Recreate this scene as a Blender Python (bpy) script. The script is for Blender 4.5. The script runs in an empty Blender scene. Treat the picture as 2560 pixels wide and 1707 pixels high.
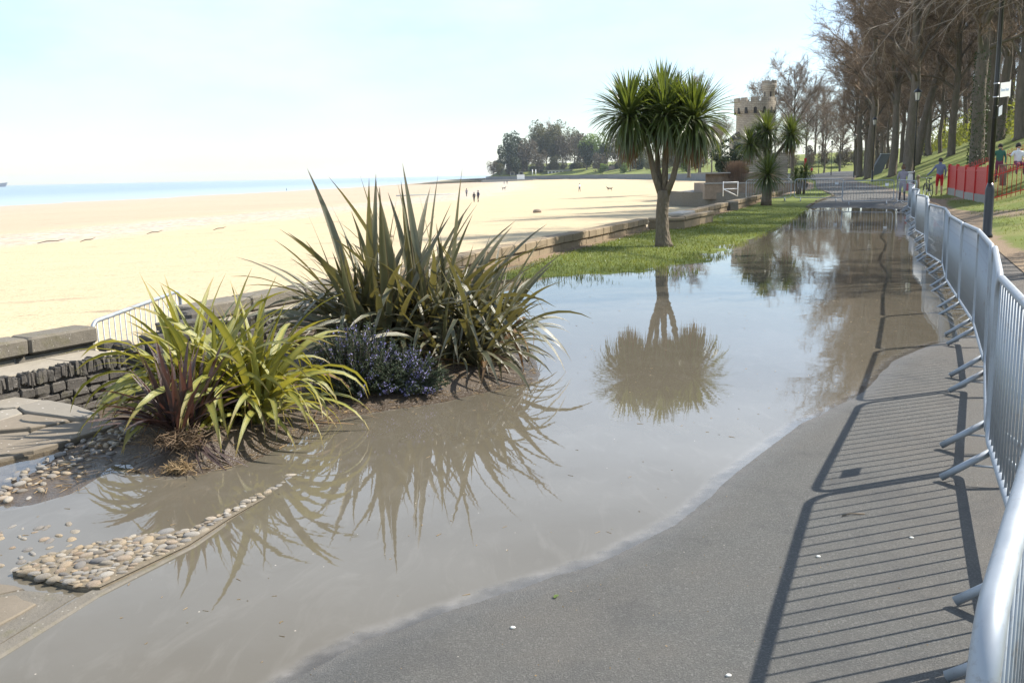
import bpy, math, random
import numpy as np
from mathutils import Vector, Matrix, noise as mnoise
R = math.radians
rng = np.random.default_rng(7)
random.seed(7)
scene = bpy.context.scene
COL = scene.collection

# ------------------------------------------------------------------ camera
cam = bpy.data.cameras.new('camera')
cam.sensor_width = 36.0
cam.lens = 36.0 * 2378.0 / 2560.0
cam.clip_start = 0.05
cam.clip_end = 60000
cam_o = bpy.data.objects.new('camera', cam)
COL.objects.link(cam_o)
_p, _r = R(9.92), math.asin(0.0207)
_fw = Vector((0, math.cos(_p), -math.sin(_p)))
_dn = Vector((0, -math.sin(_p), -math.cos(_p)))
_rt = Vector((1, 0, 0))
_x = _rt * math.cos(_r) + _dn * math.sin(_r)
_y = _rt * math.sin(_r) - _dn * math.cos(_r)
_m = Matrix((_x, _y, -_fw)).transposed().to_4x4()
_m.translation = Vector((0, 0, 1.75))
cam_o.matrix_world = _m
scene.camera = cam_o
# a fixed lens focused on the palm, with a little softness far and near
scene.view_settings.view_transform = 'Standard'
scene.view_settings.look = 'None'
scene.view_settings.gamma = 1.0
scene.view_settings.use_curve_mapping = False
scene.view_settings.exposure = 1.02
scene.cycles.use_denoising = True
scene.cycles.max_bounces = 8
scene.cycles.transparent_max_bounces = 8
scene.cycles.caustics_reflective = False
scene.cycles.caustics_refractive = False
scene.cycles.sample_clamp_indirect = 4.0

# ------------------------------------------------------------------ sky and sun
SUN_EL = 44.0
SUN_DIR = Vector((0.955, 0.297, 0)).normalized()
world = bpy.data.worlds.new('World')
scene.world = world
world.use_nodes = True
wn = world.node_tree
wn.nodes.clear()
sky = wn.nodes.new('ShaderNodeTexSky')
sky.sky_type = 'NISHITA'
sky.sun_disc = False
sky.sun_elevation = R(SUN_EL)
sky.sun_rotation = math.atan2(SUN_DIR.x, SUN_DIR.y)
sky.air_density = 1.0
sky.dust_density = 0.25
sky.ozone_density = 2.5
tc = wn.nodes.new('ShaderNodeTexCoord')
mp = wn.nodes.new('ShaderNodeMapping')
mp.inputs['Scale'].default_value = (1.0, 1.0, 3.2)
nz = wn.nodes.new('ShaderNodeTexNoise')
nz.inputs['Scale'].default_value = 2.1
nz.inputs['Detail'].default_value = 7.0
nz.inputs['Roughness'].default_value = 0.55
ramp = wn.nodes.new('ShaderNodeValToRGB')
ramp.color_ramp.elements[0].position = 0.36
ramp.color_ramp.elements[0].color = (0.35, 0.35, 0.35, 1)
ramp.color_ramp.elements[1].position = 0.66
ramp.color_ramp.elements[1].color = (1.0, 1.0, 1.0, 1)
# the veil is thickest in the lower half of the sky and thins out overhead and at the sea horizon
sepz = wn.nodes.new('ShaderNodeSeparateXYZ')
elev = wn.nodes.new('ShaderNodeValToRGB')
er = elev.color_ramp
er.interpolation = 'EASE'
for _ in range(3): er.elements.new(0.5)
for e_, (p_, c_) in zip(er.elements, ((0.0, 0.13), (0.14, 0.31), (0.30, 0.95), (0.48, 0.60), (0.9, 0.14))):
    e_.position = p_
    e_.color = (c_, c_, c_, 1)
vmul = wn.nodes.new('ShaderNodeMath')
vmul.operation = 'MULTIPLY'
mixc = wn.nodes.new('ShaderNodeMix')
mixc.data_type = 'RGBA'
mixc.inputs['B'].default_value = (11.2, 13.0, 15.4, 1)      # thin bright veil of cloud, same units as the sky
bg = wn.nodes.new('ShaderNodeBackground')
bg.inputs['Strength'].default_value = 0.085
wo = wn.nodes.new('ShaderNodeOutputWorld')
wn.links.new(tc.outputs['Generated'], mp.inputs['Vector'])
wn.links.new(mp.outputs['Vector'], nz.inputs['Vector'])
wn.links.new(nz.outputs['Fac'], ramp.inputs['Fac'])
wn.links.new(tc.outputs['Generated'], sepz.inputs[0])
wn.links.new(sepz.outputs['Z'], elev.inputs['Fac'])
wn.links.new(ramp.outputs['Color'], vmul.inputs[0])
wn.links.new(elev.outputs['Color'], vmul.inputs[1])
wn.links.new(vmul.outputs[0], mixc.inputs['Factor'])
wn.links.new(sky.outputs['Color'], mixc.inputs['A'])
wn.links.new(mixc.outputs['Result'], bg.inputs['Color'])
wn.links.new(bg.outputs['Background'], wo.inputs['Surface'])

sun = bpy.data.lights.new('sun', 'SUN')
sun.energy = 5.0
sun.angle = R(0.53)
sun.color = (1.0, 0.94, 0.85)
sun_o = bpy.data.objects.new('sun', sun)
COL.objects.link(sun_o)
_sd = Vector((SUN_DIR.x * math.cos(R(SUN_EL)), SUN_DIR.y * math.cos(R(SUN_EL)), math.sin(R(SUN_EL))))
sun_o.rotation_euler = _sd.to_track_quat('Z', 'Y').to_euler()
sun_o.location = (30, 20, 60)

# ------------------------------------------------------------------ helpers
def tag(o, label=None, cat=None, group=None, kind=None):
    if label: o['label'] = label
    if cat: o['category'] = cat
    if group: o['group'] = group
    if kind: o['kind'] = kind
    return o

def empty(name, loc=(0, 0, 0), rz=0.0, parent=None):
    o = bpy.data.objects.new(name, None)
    o.empty_display_size = 0.1
    o.location = loc
    o.rotation_euler = (0, 0, rz)
    o.parent = parent
    COL.objects.link(o)
    return o

def link(name, me, parent=None, loc=None, rot=None, scale=None):
    o = bpy.data.objects.new(name, me)
    COL.objects.link(o)
    if parent is not None: o.parent = parent
    if loc is not None: o.location = loc
    if rot is not None: o.rotation_euler = rot
    if scale is not None: o.scale = scale
    return o

def copy_tree(o, parent=None):
    c = o.copy()
    COL.objects.link(c)
    c.parent = parent
    for ch in list(o.children):
        copy_tree(ch, c)
    return c

class MB:
    """collects geometry for ONE mesh"""
    def __init__(s):
        s.v, s.f, s.mi, s.n = [], [], [], 0
    def add(s, vs, fs, mi=0):
        vs = np.asarray(vs, float).reshape(-1, 3)
        s.v.append(vs)
        b = s.n
        for f in fs:
            s.f.append([i + b for i in f])
            s.mi.append(mi)
        s.n += len(vs)
    def box(s, c, size, rz=0.0, mi=0, taper=1.0):
        x, y, z = size[0] / 2, size[1] / 2, size[2] / 2
        q = np.array([(-x, -y, -z), (x, -y, -z), (x, y, -z), (-x, y, -z),
                      (-x * taper, -y * taper, z), (x * taper, -y * taper, z), (x * taper, y * taper, z), (-x * taper, y * taper, z)])
        cs, sn = math.cos(rz), math.sin(rz)
        q = np.stack([q[:, 0] * cs - q[:, 1] * sn, q[:, 0] * sn + q[:, 1] * cs, q[:, 2]], 1) + np.array(c)
        s.add(q, [(0, 3, 2, 1), (4, 5, 6, 7), (0, 1, 5, 4), (1, 2, 6, 5), (2, 3, 7, 6), (3, 0, 4, 7)], mi)
    def tube(s, pts, rad, n=8, closed=False, cap=True, mi=0):
        P = [Vector(p) for p in pts]
        m = len(P)
        if not hasattr(rad, '__len__'): rad = [rad] * m
        ref = None
        vs = []
        for i in range(m):
            if closed: t = P[(i + 1) % m] - P[i - 1]
            else: t = P[min(i + 1, m - 1)] - P[max(i - 1, 0)]
            t.normalize()
            if ref is None:
                ref = Vector((0, 0, 1)) if abs(t.z) < 0.9 else Vector((1, 0, 0))
            a = (ref - t * ref.dot(t))
            if a.length < 1e-5: a = t.orthogonal()
            a.normalize()
            ref = a
            b = t.cross(a)
            for k in range(n):
                th = 2 * math.pi * k / n
                vs.append(P[i] + (a * math.cos(th) + b * math.sin(th)) * rad[i])
        fs = []
        for i in range(m if closed else m - 1):
            j = (i + 1) % m
            for k in range(n):
                l = (k + 1) % n
                fs.append((i * n + k, i * n + l, j * n + l, j * n + k))
        if cap and not closed:
            fs.append(tuple(reversed(range(n))))
            fs.append(tuple((m - 1) * n + k for k in range(n)))
        s.add([tuple(v) for v in vs], fs, mi)
    def lathe(s, prof, n=16, c=(0, 0, 0), mi=0, cap=True):
        vs = []
        for r, z in prof:
            for k in range(n):
                th = 2 * math.pi * k / n
                vs.append((c[0] + r * math.cos(th), c[1] + r * math.sin(th), c[2] + z))
        fs = []
        for i in range(len(prof) - 1):
            for k in range(n):
                l = (k + 1) % n
                fs.append((i * n + k, i * n + l, (i + 1) * n + l, (i + 1) * n + k))
        if cap:
            fs.append(tuple(reversed(range(n))))
            fs.append(tuple((len(prof) - 1) * n + k for k in range(n)))
        s.add(vs, fs, mi)
    def prism(s, poly, z0, z1, mi=0, inset=0.0):
        n = len(poly)
        cx = sum(p[0] for p in poly) / n
        cy = sum(p[1] for p in poly) / n
        vs = [(p[0], p[1], z0) for p in poly]
        if inset:
            vs += [(p[0], p[1], z1 - inset) for p in poly]
            for p in poly:
                d = math.hypot(p[0] - cx, p[1] - cy) + 1e-6
                k = max(0.0, (d - inset) / d)
                vs.append((cx + (p[0] - cx) * k, cy + (p[1] - cy) * k, z1))
            rings = 3
        else:
            vs += [(p[0], p[1], z1) for p in poly]
            rings = 2
        fs = [tuple(reversed(range(n)))]
        for r in range(rings - 1):
            for k in range(n):
                l = (k + 1) % n
                fs.append((r * n + k, r * n + l, (r + 1) * n + l, (r + 1) * n + k))
        fs.append(tuple((rings - 1) * n + k for k in range(n)))
        s.add(vs, fs, mi)
    def mesh(s, name, mats, smooth=False):
        me = bpy.data.meshes.new(name)
        v = np.concatenate(s.v) if s.v else np.zeros((0, 3))
        me.from_pydata(v.tolist(), [], s.f)
        for m in (mats if isinstance(mats, (list, tuple)) else [mats]): me.materials.append(m)
        if len(me.materials) > 1: me.polygons.foreach_set('material_index', s.mi)
        if smooth: me.polygons.foreach_set('use_smooth', [True] * len(me.polygons))
        me.update()
        return me
    def build(s, name, mats, parent=None, smooth=False, loc=None, rot=None):
        return link(name, s.mesh(name, mats, smooth), parent, loc, rot)

def np_mesh(name, V, F, mats, smooth=False, attrs=None, mi=None):
    """fast mesh from numpy arrays; F is (n,3) or (n,4)"""
    me = bpy.data.meshes.new(name)
    V = np.ascontiguousarray(V, dtype=np.float32)
    F = np.ascontiguousarray(F, dtype=np.int32)
    k = F.shape[1]
    me.vertices.add(len(V))
    me.vertices.foreach_set('co', V.ravel())
    me.loops.add(F.size)
    me.loops.foreach_set('vertex_index', F.ravel())
    me.polygons.add(len(F))
    me.polygons.foreach_set('loop_start', np.arange(0, F.size, k, dtype=np.int32))
    me.polygons.foreach_set('loop_total', np.full(len(F), k, dtype=np.int32))
    for m in (mats if isinstance(mats, (list, tuple)) else [mats]): me.materials.append(m)
    if mi is not None: me.polygons.foreach_set('material_index', np.ascontiguousarray(mi, dtype=np.int32))
    if smooth: me.polygons.foreach_set('use_smooth', np.ones(len(F), dtype=bool))
    for an, av in (attrs or {}).items():
        at = me.attributes.new(an, 'FLOAT', 'POINT')
        at.data.foreach_set('value', np.ascontiguousarray(av, dtype=np.float32))
    me.update(calc_edges=True)
    me.validate()
    return me

def grid_faces(nu, nv):
    i = np.arange((nu - 1) * (nv - 1))
    a = (i // (nv - 1)) * nv + i % (nv - 1)
    return np.stack([a, a + nv, a + nv + 1, a + 1], 1)

# ------------------------------------------------------------------ materials
class N:
    """small wrapper for writing node trees"""
    def __init__(s, name):
        s.m = bpy.data.materials.new(name)
        s.m.use_nodes = True
        s.t = s.m.node_tree
        s.t.nodes.clear()
        s.out = s.t.nodes.new('ShaderNodeOutputMaterial')
    def n(s, typ, **kw):
        nd = s.t.nodes.new(typ)
        for k, v in kw.items():
            if k.startswith('_'): setattr(nd, k[1:], v)
            else: s.set(nd, k, v)
        return nd
    def set(s, nd, k, v):
        i = nd.inputs[int(k[1:])] if k[0] == 'i' and k[1:].isdigit() else nd.inputs[k.replace('__', ' ')]
        if hasattr(v, 'is_output') or isinstance(v, bpy.types.NodeSocket): s.t.links.new(v, i)
        else: i.default_value = v
    def pos(s):
        return s.n('ShaderNodeNewGeometry').outputs['Position']
    def obj(s):
        return s.n('ShaderNodeTexCoord').outputs['Object']
    def rnd(s):
        return s.n('ShaderNodeObjectInfo').outputs['Random']
    def noise(s, scale, detail=4.0, rough=0.55, vec=None, dist=0.0):
        nd = s.n('ShaderNodeTexNoise', Scale=scale, Detail=detail, Roughness=rough, Distortion=dist)
        s.t.links.new(vec if vec is not None else s.pos(), nd.inputs['Vector'])
        return nd.outputs['Fac']
    def voro(s, scale, feature='F1', out='Distance', vec=None, rand=1.0):
        nd = s.n('ShaderNodeTexVoronoi', Scale=scale, Randomness=rand, _feature=feature)
        s.t.links.new(vec if vec is not None else s.pos(), nd.inputs['Vector'])
        return nd.outputs[out]
    def scale(s, vec, sc):
        nd = s.n('ShaderNodeMapping', Scale=sc)
        s.t.links.new(vec, nd.inputs['Vector'])
        return nd.outputs['Vector']
    def ramp(s, fac, stops):
        nd = s.n('ShaderNodeValToRGB')
        cr = nd.color_ramp
        while len(cr.elements) < len(stops): cr.elements.new(0.5)
        for e, (p, c) in zip(cr.elements, stops):
            e.position = p
            e.color = (c, c, c, 1) if not hasattr(c, '__len__') else (c[0], c[1], c[2], 1)
        s.t.links.new(fac, nd.inputs['Fac'])
        return nd.outputs['Color']
    def mix(s, fac, a, b, mode='MIX'):
        nd = s.n('ShaderNodeMix', _data_type='RGBA', _blend_type=mode)
        for k, v in (('Factor', fac), ('A', a), ('B', b)):
            i = [q for q in nd.inputs if q.name == k and (q.type == 'RGBA' or k == 'Factor' and q.type == 'VALUE')][0]
            if isinstance(v, bpy.types.NodeSocket): s.t.links.new(v, i)
            else: i.default_value = (v[0], v[1], v[2], 1) if hasattr(v, '__len__') else v
        return [o for o in nd.outputs if o.type == 'RGBA'][0]
    def math(s, op, a, b=0.5, clamp=False):
        nd = s.n('ShaderNodeMath', _operation=op, _use_clamp=clamp)
        for i, v in enumerate((a, b)):
            if isinstance(v, bpy.types.NodeSocket): s.t.links.new(v, nd.inputs[i])
            else: nd.inputs[i].default_value = v
        return nd.outputs[0]
    def maprange(s, v, a, b, c=0.0, d=1.0):
        nd = s.n('ShaderNodeMapRange', _interpolation_type='SMOOTHSTEP')
        s.t.links.new(v, nd.inputs['Value'])
        nd.inputs['From Min'].default_value = a
        nd.inputs['From Max'].default_value = b
        nd.inputs['To Min'].default_value = c
        nd.inputs['To Max'].default_value = d
        return nd.outputs['Result']
    def attr(s, name):
        return s.n('ShaderNodeAttribute', _attribute_name=name).outputs['Fac']
    def bump(s, h, dist=0.01, strength=1.0, normal=None):
        nd = s.n('ShaderNodeBump', Strength=strength, Distance=dist)
        s.t.links.new(h, nd.inputs['Height'])
        if normal is not None: s.t.links.new(normal, nd.inputs['Normal'])
        return nd.outputs['Normal']
    def bsdf(s, col, rough=0.6, normal=None, spec=0.5, metal=0.0, **kw):
        b = s.n('ShaderNodeBsdfPrincipled')
        for k, v in (('Base Color', col), ('Roughness', rough), ('Specular IOR Level', spec), ('Metallic', metal)):
            if isinstance(v, bpy.types.NodeSocket): s.t.links.new(v, b.inputs[k])
            elif hasattr(v, '__len__'): b.inputs[k].default_value = (v[0], v[1], v[2], 1)
            else: b.inputs[k].default_value = v
        if normal is not None: s.t.links.new(normal, b.inputs['Normal'])
        return b.outputs[0]
    def done(s, shader, disp=None):
        s.t.links.new(shader, s.out.inputs['Surface'])
        return s.m
    def leafmix(s, col, tcol, rough=0.4, fac=0.3, spec=0.5, normal=None):
        a = s.bsdf(col, rough, normal, spec)
        t = s.n('ShaderNodeBsdfTranslucent')
        if isinstance(tcol, bpy.types.NodeSocket): s.t.links.new(tcol, t.inputs['Color'])
        else: t.inputs['Color'].default_value = (*tcol, 1)
        m = s.n('ShaderNodeMixShader')
        m.inputs[0].default_value = fac
        s.t.links.new(a, m.inputs[1])
        s.t.links.new(t.outputs[0], m.inputs[2])
        return m.outputs[0]

def simple(name, col, rough=0.6, var=0.12, scale=6.0, bump=0.0, metal=0.0, spec=0.5, objspace=True):
    q = N(name)
    v = q.obj() if objspace else q.pos()
    f = q.noise(scale, 5, 0.6, v)
    c = q.mix(f, [x * (1 - var * 1.6) for x in col], [min(1, x * (1 + var * 1.6)) for x in col])
    nm = q.bump(q.noise(scale * 4, 4, 0.6, v), bump) if bump else None
    return q.done(q.bsdf(c, rough, nm, spec, metal))
M = {}
# surfaces
def make_materials():
    # asphalt: dark binder, pale chips, dusty brown film, wet sheen close to the flood water
    q = N('asphalt')
    p = q.pos()
    big = q.noise(0.55, 4, 0.6, p)
    mid = q.noise(9, 5, 0.65, p)
    fine = q.noise(150, 3, 0.8, p)
    chips = q.voro(150, out='Color', vec=p)
    chipv = q.ramp(q.n('ShaderNodeSeparateColor', Color=chips).outputs[0], [(0.0, 0.0), (0.62, 0.0), (0.80, 0.5), (1.0, 1.0)])
    wet = q.attr('wet')
    wetn = q.math('ADD', wet, q.math('MULTIPLY', q.math('SUBTRACT', mid, 0.5), 0.7))
    wetf = q.maprange(wetn, 0.15, 0.9)
    c = q.mix(fine, (0.012, 0.012, 0.012), (0.163, 0.162, 0.148))
    c = q.mix(q.math('MULTIPLY', chipv, 0.42), c, (0.22, 0.215, 0.20))
    c = q.mix(q.ramp(big, [(0.42, 0.0), (0.75, 0.40)]), c, (0.125, 0.108, 0.088))
    c = q.mix(q.math('MULTIPLY', q.attr('dust'), q.ramp(mid, [(0.3, 0.2), (0.7, 0.8)])), c, (0.155, 0.125, 0.095))
    c = q.mix(q.math('MULTIPLY', wetf, 0.15), c, (0.040, 0.041, 0.043))
    stain = q.noise(1.6, 6, 0.7, p, 0.8)
    c = q.mix(q.ramp(stain, [(0.50, 0.0), (0.68, 0.45)]), c, (0.045, 0.045, 0.046))
    c = q.mix(q.ramp(q.noise(0.33, 5, 0.65, p, 0.5), [(0.50, 0.0), (0.66, 0.30)]), c, (0.165, 0.140, 0.112))
    c = q.mix(q.math('MULTIPLY', q.maprange(wet, 0.55, 1.0), q.ramp(mid, [(0.35, 0.0), (0.65, 0.55)])), c, (0.165, 0.152, 0.135))
    white = q.ramp(q.voro(16, out='Distance', vec=p), [(0.0, 1.0), (0.03, 1.0), (0.045, 0.0)])
    keep = q.ramp(q.n('ShaderNodeSeparateColor', Color=q.voro(16, out='Color', vec=p)).outputs[1], [(0.86, 0.0), (0.9, 1.0)])
    c = q.mix(q.math('MULTIPLY', white, keep), c, (0.55, 0.50, 0.42))
    rough = q.math('SUBTRACT', 0.85, q.math('MULTIPLY', wetf, 0.35))
    h = q.math('ADD', q.math('MULTIPLY', fine, 0.7), q.math('MULTIPLY', chipv, 0.6))
    M['asphalt'] = q.done(q.bsdf(c, rough, q.bump(h, 0.014, 1.0), 0.4))

    # flood water: clear film at the rim, opaque silt where it is deeper
    q = N('flood_water')
    p = q.pos()
    d = q.attr('depth')
    murk = q.maprange(q.math('ADD', d, q.math('MULTIPLY', q.math('SUBTRACT', q.noise(5, 4, 0.6, p), 0.5), 0.012)), -0.002, 0.007)
    mud = q.mix(q.noise(0.8, 5, 0.6, p, 1.5), (0.090, 0.078, 0.056), (0.116, 0.102, 0.078))
    streak = q.noise(3.0, 5, 0.65, q.scale(p, (1.0, 0.35, 1.0)), 3.0)
    mud = q.mix(q.ramp(streak, [(0.52, 0.0), (0.7, 0.35)]), mud, (0.150, 0.135, 0.110))
    sp = q.ramp(q.voro(9, vec=p), [(0.0, 1.0), (0.028, 1.0), (0.04, 0.0)])
    kp = q.ramp(q.n('ShaderNodeSeparateColor', Color=q.voro(9, out='Color', vec=p)).outputs[2], [(0.72, 0.0), (0.76, 0.8)])
    mud = q.mix(q.math('MULTIPLY', sp, kp), mud, (0.46, 0.40, 0.32))
    mud = q.mix(q.math('MULTIPLY', q.maprange(d, 0.010, 0.0), q.ramp(q.noise(16, 5, 0.7, p), [(0.3, 0.2), (0.65, 0.8)])), mud, (0.215, 0.200, 0.180))
    dif = q.n('ShaderNodeBsdfDiffuse', Color=mud)
    tr = q.n('ShaderNodeBsdfTransparent', Color=(0.93, 0.91, 0.87, 1))
    m1 = q.n('ShaderNodeMixShader')
    q.t.links.new(murk, m1.inputs[0])
    q.t.links.new(tr.outputs[0], m1.inputs[1])
    q.t.links.new(dif.outputs[0], m1.inputs[2])
    wav = q.math('ADD', q.noise(2.6, 2, 0.5, q.scale(p, (1.0, 0.6, 1.0))), q.math('MULTIPLY', q.noise(13, 2, 0.5, p), 0.12))
    nm = q.bump(wav, 0.0026, 0.55)
    gl = q.n('ShaderNodeBsdfGlossy', Color=(1, 1, 1, 1), Roughness=0.015, Normal=nm)
    fr = q.n('ShaderNodeFresnel', IOR=1.34, Normal=nm)
    m2 = q.n('ShaderNodeMixShader')
    q.t.links.new(fr.outputs[0], m2.inputs[0])
    q.t.links.new(m1.outputs[0], m2.inputs[1])
    q.t.links.new(gl.outputs[0], m2.inputs[2])
    M['flood_water'] = q.done(m2.outputs[0])

    q = N('sea_water')
    p = q.pos()
    sh = q.attr('shore')
    c = q.mix(sh, (0.190, 0.255, 0.305), (0.31, 0.365, 0.39))
    c = q.mix(q.ramp(q.noise(0.02, 5, 0.6, q.scale(p, (0.5, 1.6, 1))), [(0.4, 0.0), (0.7, 0.35)]), c, (0.23, 0.315, 0.365))
    wv = q.math('ADD', q.noise(0.18, 4, 0.6, q.scale(p, (0.5, 1.3, 1))), q.math('MULTIPLY', q.noise(0.9, 3, 0.6, p), 0.3))
    M['sea_water'] = q.done(q.bsdf(c, 0.35, q.bump(wv, 0.8, 0.6), 0.12))

    q = N('tide_pool')
    M['tide_pool'] = q.done(q.bsdf((0.36, 0.38, 0.38), 0.12, None, 0.6))

    # sand: f = share of the way from the land to the water line
    q = N('sand')
    p = q.pos()
    f = q.attr('tide')
    fn = q.math('ADD', f, q.math('MULTIPLY', q.math('SUBTRACT', q.noise(0.05, 6, 0.62, p), 0.5), 0.10))
    fine = q.noise(9, 6, 0.7, p)
    rip = q.noise(0.7, 5, 0.6, q.scale(p, (0.5, 1.5, 1)))
    dry = q.mix(fine, (0.38, 0.308, 0.19), (0.51, 0.42, 0.265))
    dry = q.mix(q.ramp(rip, [(0.40, 0.0), (0.70, 0.65)]), dry, (0.40, 0.315, 0.195))
    wet = q.mix(q.noise(0.05, 5, 0.6, q.scale(p, (0.3, 1.2, 1))), (0.35, 0.275, 0.185), (0.42, 0.335, 0.24))
    c = q.mix(q.maprange(fn, 0.27, 0.36), dry, wet)
    band = q.math('MULTIPLY', q.maprange(fn, 0.215, 0.255), q.maprange(fn, 0.33, 0.285))
    pb = q.voro(2.2, out='Color', vec=p)
    pbv = q.n('ShaderNodeSeparateColor', Color=pb).outputs[0]
    peb = q.mix(pbv, (0.20, 0.18, 0.165), (0.52, 0.48, 0.43))
    c = q.mix(q.math('MULTIPLY', band, q.ramp(q.noise(0.35, 5, 0.7, p), [(0.35, 0.15), (0.6, 0.85)])), c, peb)
    sw = q.math('MULTIPLY', q.ramp(q.noise(0.45, 7, 0.75, q.scale(p, (0.55, 1.3, 1)), 0.6), [(0.57, 0.0), (0.64, 0.85)]), q.maprange(q.noise(0.09, 3, 0.5, p), 0.46, 0.60))
    c = q.mix(sw, c, (0.20, 0.150, 0.105))
    trk = q.math('MULTIPLY', q.ramp(q.voro(1.1, vec=q.scale(p, (1.0, 0.8, 1.0))), [(0.0, 1.0), (0.20, 0.8), (0.27, 0.0)]), q.maprange(q.noise(0.11, 4, 0.6, p), 0.47, 0.6))
    c = q.mix(q.math('MULTIPLY', trk, 0.45), c, (0.33, 0.26, 0.165))
    rough = q.math('SUBTRACT', 0.95, q.math('MULTIPLY', q.maprange(fn, 0.45, 1.0), 0.45))
    h = q.math('ADD', q.math('MULTIPLY', q.noise(3.2, 5, 0.65, p), 1.0), q.math('MULTIPLY', band, q.math('MULTIPLY', pbv, 0.6)))
    M['sand'] = q.done(q.bsdf(c, rough, q.bump(h, 0.16, 0.6), 0.3))

    q = N('mud')
    p = q.pos()
    a = q.noise(7, 6, 0.68, p)
    c = q.mix(a, (0.032, 0.023, 0.015), (0.120, 0.086, 0.055))
    c = q.mix(q.ramp(q.noise(34, 4, 0.7, p), [(0.58, 0.0), (0.72, 0.7)]), c, (0.19, 0.14, 0.085))
    wet = q.maprange(q.attr('wet'), 0.2, 1.0)
    c = q.mix(q.math('MULTIPLY', wet, 0.55), c, (0.055, 0.042, 0.030))
    r = q.math('SUBTRACT', 0.85, q.math('MULTIPLY', wet, 0.55))
    M['mud'] = q.done(q.bsdf(c, r, q.bump(q.math('ADD', a, q.math('MULTIPLY', q.noise(45, 4, 0.7, p), 0.4)), 0.035, 0.8), 0.5))

    def turf(name, lo, hi, dry_c, drybias):
        q = N(name)
        p = q.pos()
        n1 = q.noise(0.55, 5, 0.6, p)
        n2 = q.noise(22, 5, 0.72, p)
        n3 = q.noise(3.0, 5, 0.65, p)
        c = q.mix(n2, lo, hi)
        c = q.mix(q.ramp(n1, [(drybias, 0.0), (drybias + 0.25, 0.75)]), c, dry_c)
        c = q.mix(q.ramp(n3, [(0.56, 0.0), (0.75, 0.6)]), c, dry_c)
        soil = q.attr('soil')
        c = q.mix(q.maprange(q.math('ADD', soil, q.math('MULTIPLY', q.math('SUBTRACT', n3, 0.5), 0.8)), 0.45, 0.75), c, q.mix(n2, (0.17, 0.12, 0.075), (0.33, 0.245, 0.16)))
        h = q.math('ADD', n2, q.math('MULTIPLY', n3, 0.8))
        M[name] = q.done(q.bsdf(c, 0.9, q.bump(h, 0.05, 0.8), 0.25))
    turf('lawn', (0.062, 0.088, 0.014), (0.155, 0.185, 0.032), (0.20, 0.19, 0.060), 0.55)
    turf('bank_grass', (0.075, 0.105, 0.018), (0.185, 0.215, 0.042), (0.215, 0.195, 0.068), 0.48)

    q = N('grass_blade')
    r = q.n('ShaderNodeNewGeometry').outputs['Random Per Island']
    c = q.ramp(r, [(0.0, (0.048, 0.072, 0.012)), (0.45, (0.108, 0.140, 0.024)), (0.8, (0.180, 0.195, 0.042)), (1.0, (0.29, 0.25, 0.10))])
    M['grass_blade'] = q.done(q.leafmix(c, (0.21, 0.23, 0.03), 0.5, 0.38, 0.3))

    def stone(name, lo, hi, spot, lichen, sc=1.0, bump=0.012, moss=0.0):
        q = N(name)
        p = q.pos()
        rn = q.rnd()
        a = q.noise(7 * sc, 6, 0.66, p)
        b = q.noise(42 * sc, 5, 0.72, p)
        c = q.mix(a, lo, hi)
        c = q.mix(q.math('MULTIPLY', rn, 0.55), c, [x * 0.55 for x in hi])
        c = q.mix(q.ramp(b, [(0.60, 0.0), (0.72, 0.75)]), c, spot)
        c = q.mix(q.ramp(q.voro(26 * sc, vec=p), [(0.0, 1.0), (0.07, 0.9), (0.12, 0.0)]), c, lichen)
        if moss:
            c = q.mix(q.math('MULTIPLY', q.ramp(q.noise(5 * sc, 5, 0.7, p), [(0.52, 0.0), (0.66, 1.0)]), moss), c, (0.085, 0.080, 0.024))
        M[name] = q.done(q.bsdf(c, 0.88, q.bump(q.math('ADD', a, q.math('MULTIPLY', b, 0.5)), bump, 0.9), 0.3))
    stone('weathered_stone', (0.085, 0.075, 0.060), (0.215, 0.190, 0.150), (0.06, 0.052, 0.043), (0.42, 0.40, 0.36), 1.0, 0.012, 0.35)
    stone('dark_rubble', (0.045, 0.040, 0.034), (0.135, 0.122, 0.105), (0.028, 0.025, 0.022), (0.36, 0.35, 0.32), 1.2, 0.02, 0.25)
    stone('ledge_stone', (0.20, 0.175, 0.135), (0.36, 0.315, 0.245), (0.14, 0.115, 0.085), (0.45, 0.42, 0.36), 0.8, 0.008, 0.2)
    stone('wall_block', (0.19, 0.145, 0.092), (0.33, 0.255, 0.165), (0.10, 0.075, 0.05), (0.32, 0.28, 0.22), 0.6, 0.01, 0.2)
    stone('mortar', (0.110, 0.088, 0.060), (0.215, 0.178, 0.125), (0.09, 0.075, 0.052), (0.42, 0.38, 0.30), 1.2, 0.012, 0.35)
    stone('slab', (0.165, 0.145, 0.115), (0.30, 0.272, 0.225), (0.11, 0.095, 0.075), (0.48, 0.46, 0.42), 0.5, 0.006, 0.05)
    stone('slab_wet', (0.115, 0.095, 0.070), (0.235, 0.197, 0.148), (0.10, 0.085, 0.07), (0.46, 0.43, 0.38), 0.6, 0.006, 0.1)
    stone('kerb_stone', (0.105, 0.092, 0.072), (0.205, 0.185, 0.152), (0.07, 0.06, 0.046), (0.30, 0.28, 0.24), 1.0, 0.012, 0.4)
    stone('concrete', (0.27, 0.255, 0.23), (0.38, 0.36, 0.32), (0.18, 0.17, 0.15), (0.45, 0.44, 0.42), 0.5, 0.006, 0.1)

    q = N('tower_stone')
    p = q.obj()
    br = q.n('ShaderNodeTexBrick', Scale=1.0, Mortar__Size=0.02, Brick__Width=0.62, Row__Height=0.24)
    ang = q.n('ShaderNodeVectorMath', _operation='MULTIPLY')
    sep = q.n('ShaderNodeSeparateXYZ')
    q.t.links.new(p, sep.inputs[0])
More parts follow.
